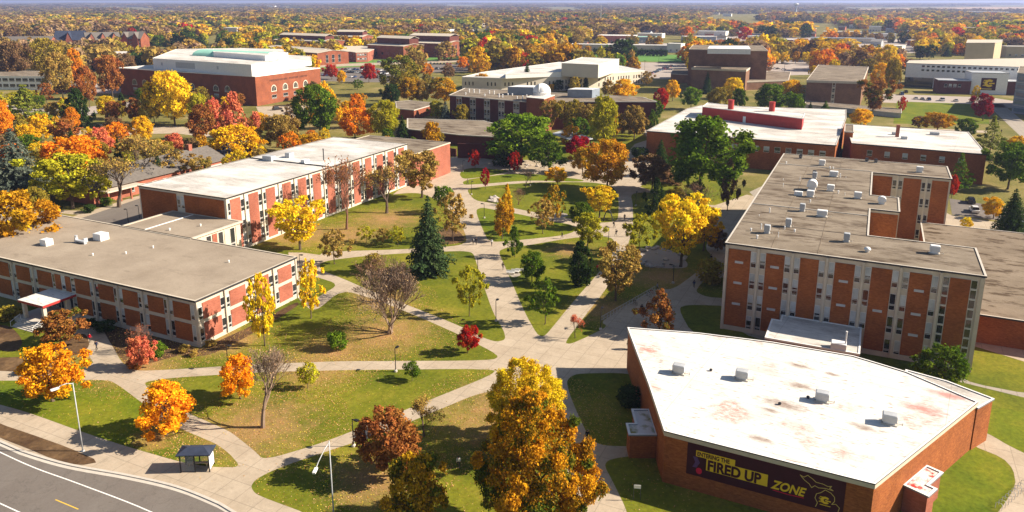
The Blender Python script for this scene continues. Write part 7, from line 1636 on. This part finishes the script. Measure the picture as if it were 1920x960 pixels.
# ------------------------------------------------------------------ people
def body_mesh(pose):
    """one skinned figure; joints in metres, standing about 1.73 tall, facing +x"""
    J = {'pelvis': (0, 0, .95), 'chest': (.02, 0, 1.25), 'neck': (.03, 0, 1.47), 'head': (.06, 0, 1.6), 'top': (.06, 0, 1.7)}
    st = {'walk': (.3, -.25), 'stand': (.04, -.03), 'sit': (.45, .42)}[pose]
    for s, n_, dx in ((1, 'l', st[0]), (-1, 'r', st[1])):
        if pose == 'sit':
            J['hip'+n_] = (0, s*.09, .9); J['knee'+n_] = (.42, s*.12, .92); J['ank'+n_] = (.45, s*.12, .5); J['toe'+n_] = (.6, s*.13, .47)
        else:
            J['hip'+n_] = (0, s*.09, .9); J['knee'+n_] = (dx*.62+.05, s*.1, .5); J['ank'+n_] = (dx, s*.1, .09 if dx > 0 else .12); J['toe'+n_] = (dx+.17, s*.12, .04)
        J['sh'+n_] = (.02, s*.19, 1.42); J['el'+n_] = (-dx*.35-.02, s*.25, 1.14); J['wr'+n_] = (-dx*.6+.1, s*.25, .92); J['ha'+n_] = (-dx*.65+.14, s*.25, .83)
    names = list(J); E_ = [('pelvis', 'chest'), ('chest', 'neck'), ('neck', 'head'), ('head', 'top')]
    for n_ in 'lr': E_ += [('pelvis', 'hip'+n_), ('hip'+n_, 'knee'+n_), ('knee'+n_, 'ank'+n_), ('ank'+n_, 'toe'+n_), ('chest', 'sh'+n_), ('sh'+n_, 'el'+n_), ('el'+n_, 'wr'+n_), ('wr'+n_, 'ha'+n_)]
    RAD = {'pelvis': .15, 'chest': .16, 'neck': .06, 'head': .095, 'top': .07, 'hip': .1, 'knee': .065, 'ank': .045, 'toe': .04, 'sh': .07, 'el': .05, 'wr': .035, 'ha': .04}
    me = bpy.data.meshes.new('person'); me.from_pydata([J[n_] for n_ in names], [(names.index(a), names.index(b)) for a, b in E_], [])
    o = bpy.data.objects.new('person', me); COL.objects.link(o); m = o.modifiers.new('skin', 'SKIN')
    for i, n_ in enumerate(names):
        r = RAD[n_] if n_ in RAD else RAD[n_[:-1]]; me.skin_vertices[0].data[i].radius = (r, r*(1.15 if n_ in ('chest', 'pelvis') else 1))
    me.skin_vertices[0].data[0].use_root = True; sb = o.modifiers.new('sub', 'SUBSURF'); sb.levels = 1; sb.render_levels = 1
    dg = bpy.context.evaluated_depsgraph_get(); out = bpy.data.meshes.new_from_object(o.evaluated_get(dg)); bpy.data.objects.remove(o)
    out.materials.clear()
    for x in ('skin', 'cloth', 'dark_metal'): out.materials.append(M[x])
    for p in out.polygons:
        z = p.center.z; y = abs(p.center.y); p.use_smooth = True
        p.material_index = 0 if (z > 1.46 or (y > .2 and z < .95)) else (1 if z > (.93 if pose != 'sit' else 1.0) or (y > .2 and z > .95) else 2)
    return out
BODY = {k: body_mesh(k) for k in ('walk', 'stand', 'sit')}
hb = MB(); hb.ring((.045, 0, 1.57), [(.1, -.02), (.118, .05), (.1, .12), (.05, .165), (.01, .17)], 10); hair_o = hb.build('hair', 'black_metal', None, True); hair_me = hair_o.data; bpy.data.objects.remove(hair_o)
bp = MB(); bp.box(-.32, -.15, -.15, .15, 1.05, 1.45); bp_o = bp.build('backpack', 'black_metal', None); bp_me = bp_o.data; bpy.data.objects.remove(bp_o)
PEOPLE = [(169, 642, 'walk', 'red', 100, 'person in a red jacket walking toward the canopied entrance', 0), (182, 657, 'walk', 'navy', -80, 'person in a dark coat over a white shirt on the walk below the entrance', 0), (860, 877, 'stand', 'white', -60, 'person in pale clothes standing on the lawn left of the largest maple', 0), (1101, 829, 'walk', 'black', 100, 'person in black walking beside the auditorium', 0),
 (887, 447+12, 'walk', 'white', 100, 'left one of the pair walking up the main walk, in a pale top', 1), (893, 459, 'walk', 'black', 100, 'right one of the pair walking up the main walk, in black', 1), (888, 460+1, 'walk', 'navy', -90, None, 0), (922, 461, 'walk', 'white', -80, 'person in a light top at the crossing of the main walk', 0),
 (1171, 414, 'walk', 'black', 100, 'person in black on the curving walk above its junction', 0), (1151, 427, 'walk', 'black', 30, 'person stepping off the lawn onto the curving walk', 1), (1174, 444, 'walk', 'navy', 100, 'person in dark blue in the middle of the curving walk', 0), (1155, 443, 'walk', 'black', -160, 'person with a pack left of the one in dark blue', 1),
 (1054, 447, 'walk', 'black', 200, 'person in dark clothes on the lower quad path', 0), (944, 506, 'walk', 'black', 100, None, 0), (943, 506, 'walk', 'black', 95, 'person in black on the right side of the main walk', 0), (877, 346, 'walk', 'olive', 170, 'person at the upper left end of the quad path', 0), (1020, 317, 'walk', 'white', 170, 'person in white before the stone edging', 1),
 (1203, 586, 'walk', 'black', -60, 'person in black leaning along the bicycle rail', 0), (1301, 540, 'walk', 'navy', 100, 'person on the shaded walk left of the tall hall', 0), (1333, 491, 'walk', 'black', 100, 'person in black at the bend of the shaded walk', 1), (1054, 402, 'sit', 'black', 180, 'person seated on the paved circle', 0), (1120, 510, 'walk', 'red', 60, 'person half hidden behind the pale yellow tree', 0), (888, 458, 'walk', 'black', 0, None, 0),
 (1232, 545, 'walk', 'grey', 20, 'person with a bicycle at the end of the rail', 0), (1877, 250, 'walk', 'black', 90, 'person walking on the wide grey walk at the right', 0)]
CC = {'red': (.5, .01, .02), 'navy': (.02, .03, .08), 'white': (.65, .65, .66), 'black': (.012, .012, .015), 'olive': (.12, .11, .05), 'grey': (.3, .3, .32)}
for px, py, pose, c, a, lab, pack in PEOPLE:
    if lab is None: continue
    x, y = G(px, py); o = bpy.data.objects.new('person', BODY[pose]); COL.objects.link(o); o.location = (x, y, .012 if pose != 'sit' else -.45+.02+.012); o.rotation_euler.z = R(a); o.color = (*CC[c], 1); s = random.uniform(.98, 1.08); o.scale = (s, s, s); tag(o, lab, 'person', 'people walking on the campus')
    h_ = bpy.data.objects.new('hair', hair_me); COL.objects.link(h_); h_.parent = o
    if pack:
        b_ = bpy.data.objects.new('backpack', bp_me); COL.objects.link(b_); b_.parent = o

# ------------------------------------------------------------------ air
HZ = True
if HZ:
    mb = MB(); mb.box(-91000, 91000, -91000, 91000, -1.5, 70); me_o = mb.build('haze', 'concrete'); me_o.data.materials.clear()
    m = bpy.data.materials.new('haze'); m.use_nodes = True; t = m.node_tree; t.nodes.clear(); out = t.nodes.new('ShaderNodeOutputMaterial'); v = t.nodes.new('ShaderNodeVolumePrincipled')
    v.inputs['Color'].default_value = (.5, .6, 1, 1); v.inputs['Density'].default_value = 0.00009; v.inputs['Anisotropy'].default_value = 0.2; t.links.new(v.outputs[0], out.inputs['Volume'])
    me_o.data.materials.append(m); tag(me_o, kind='stuff')
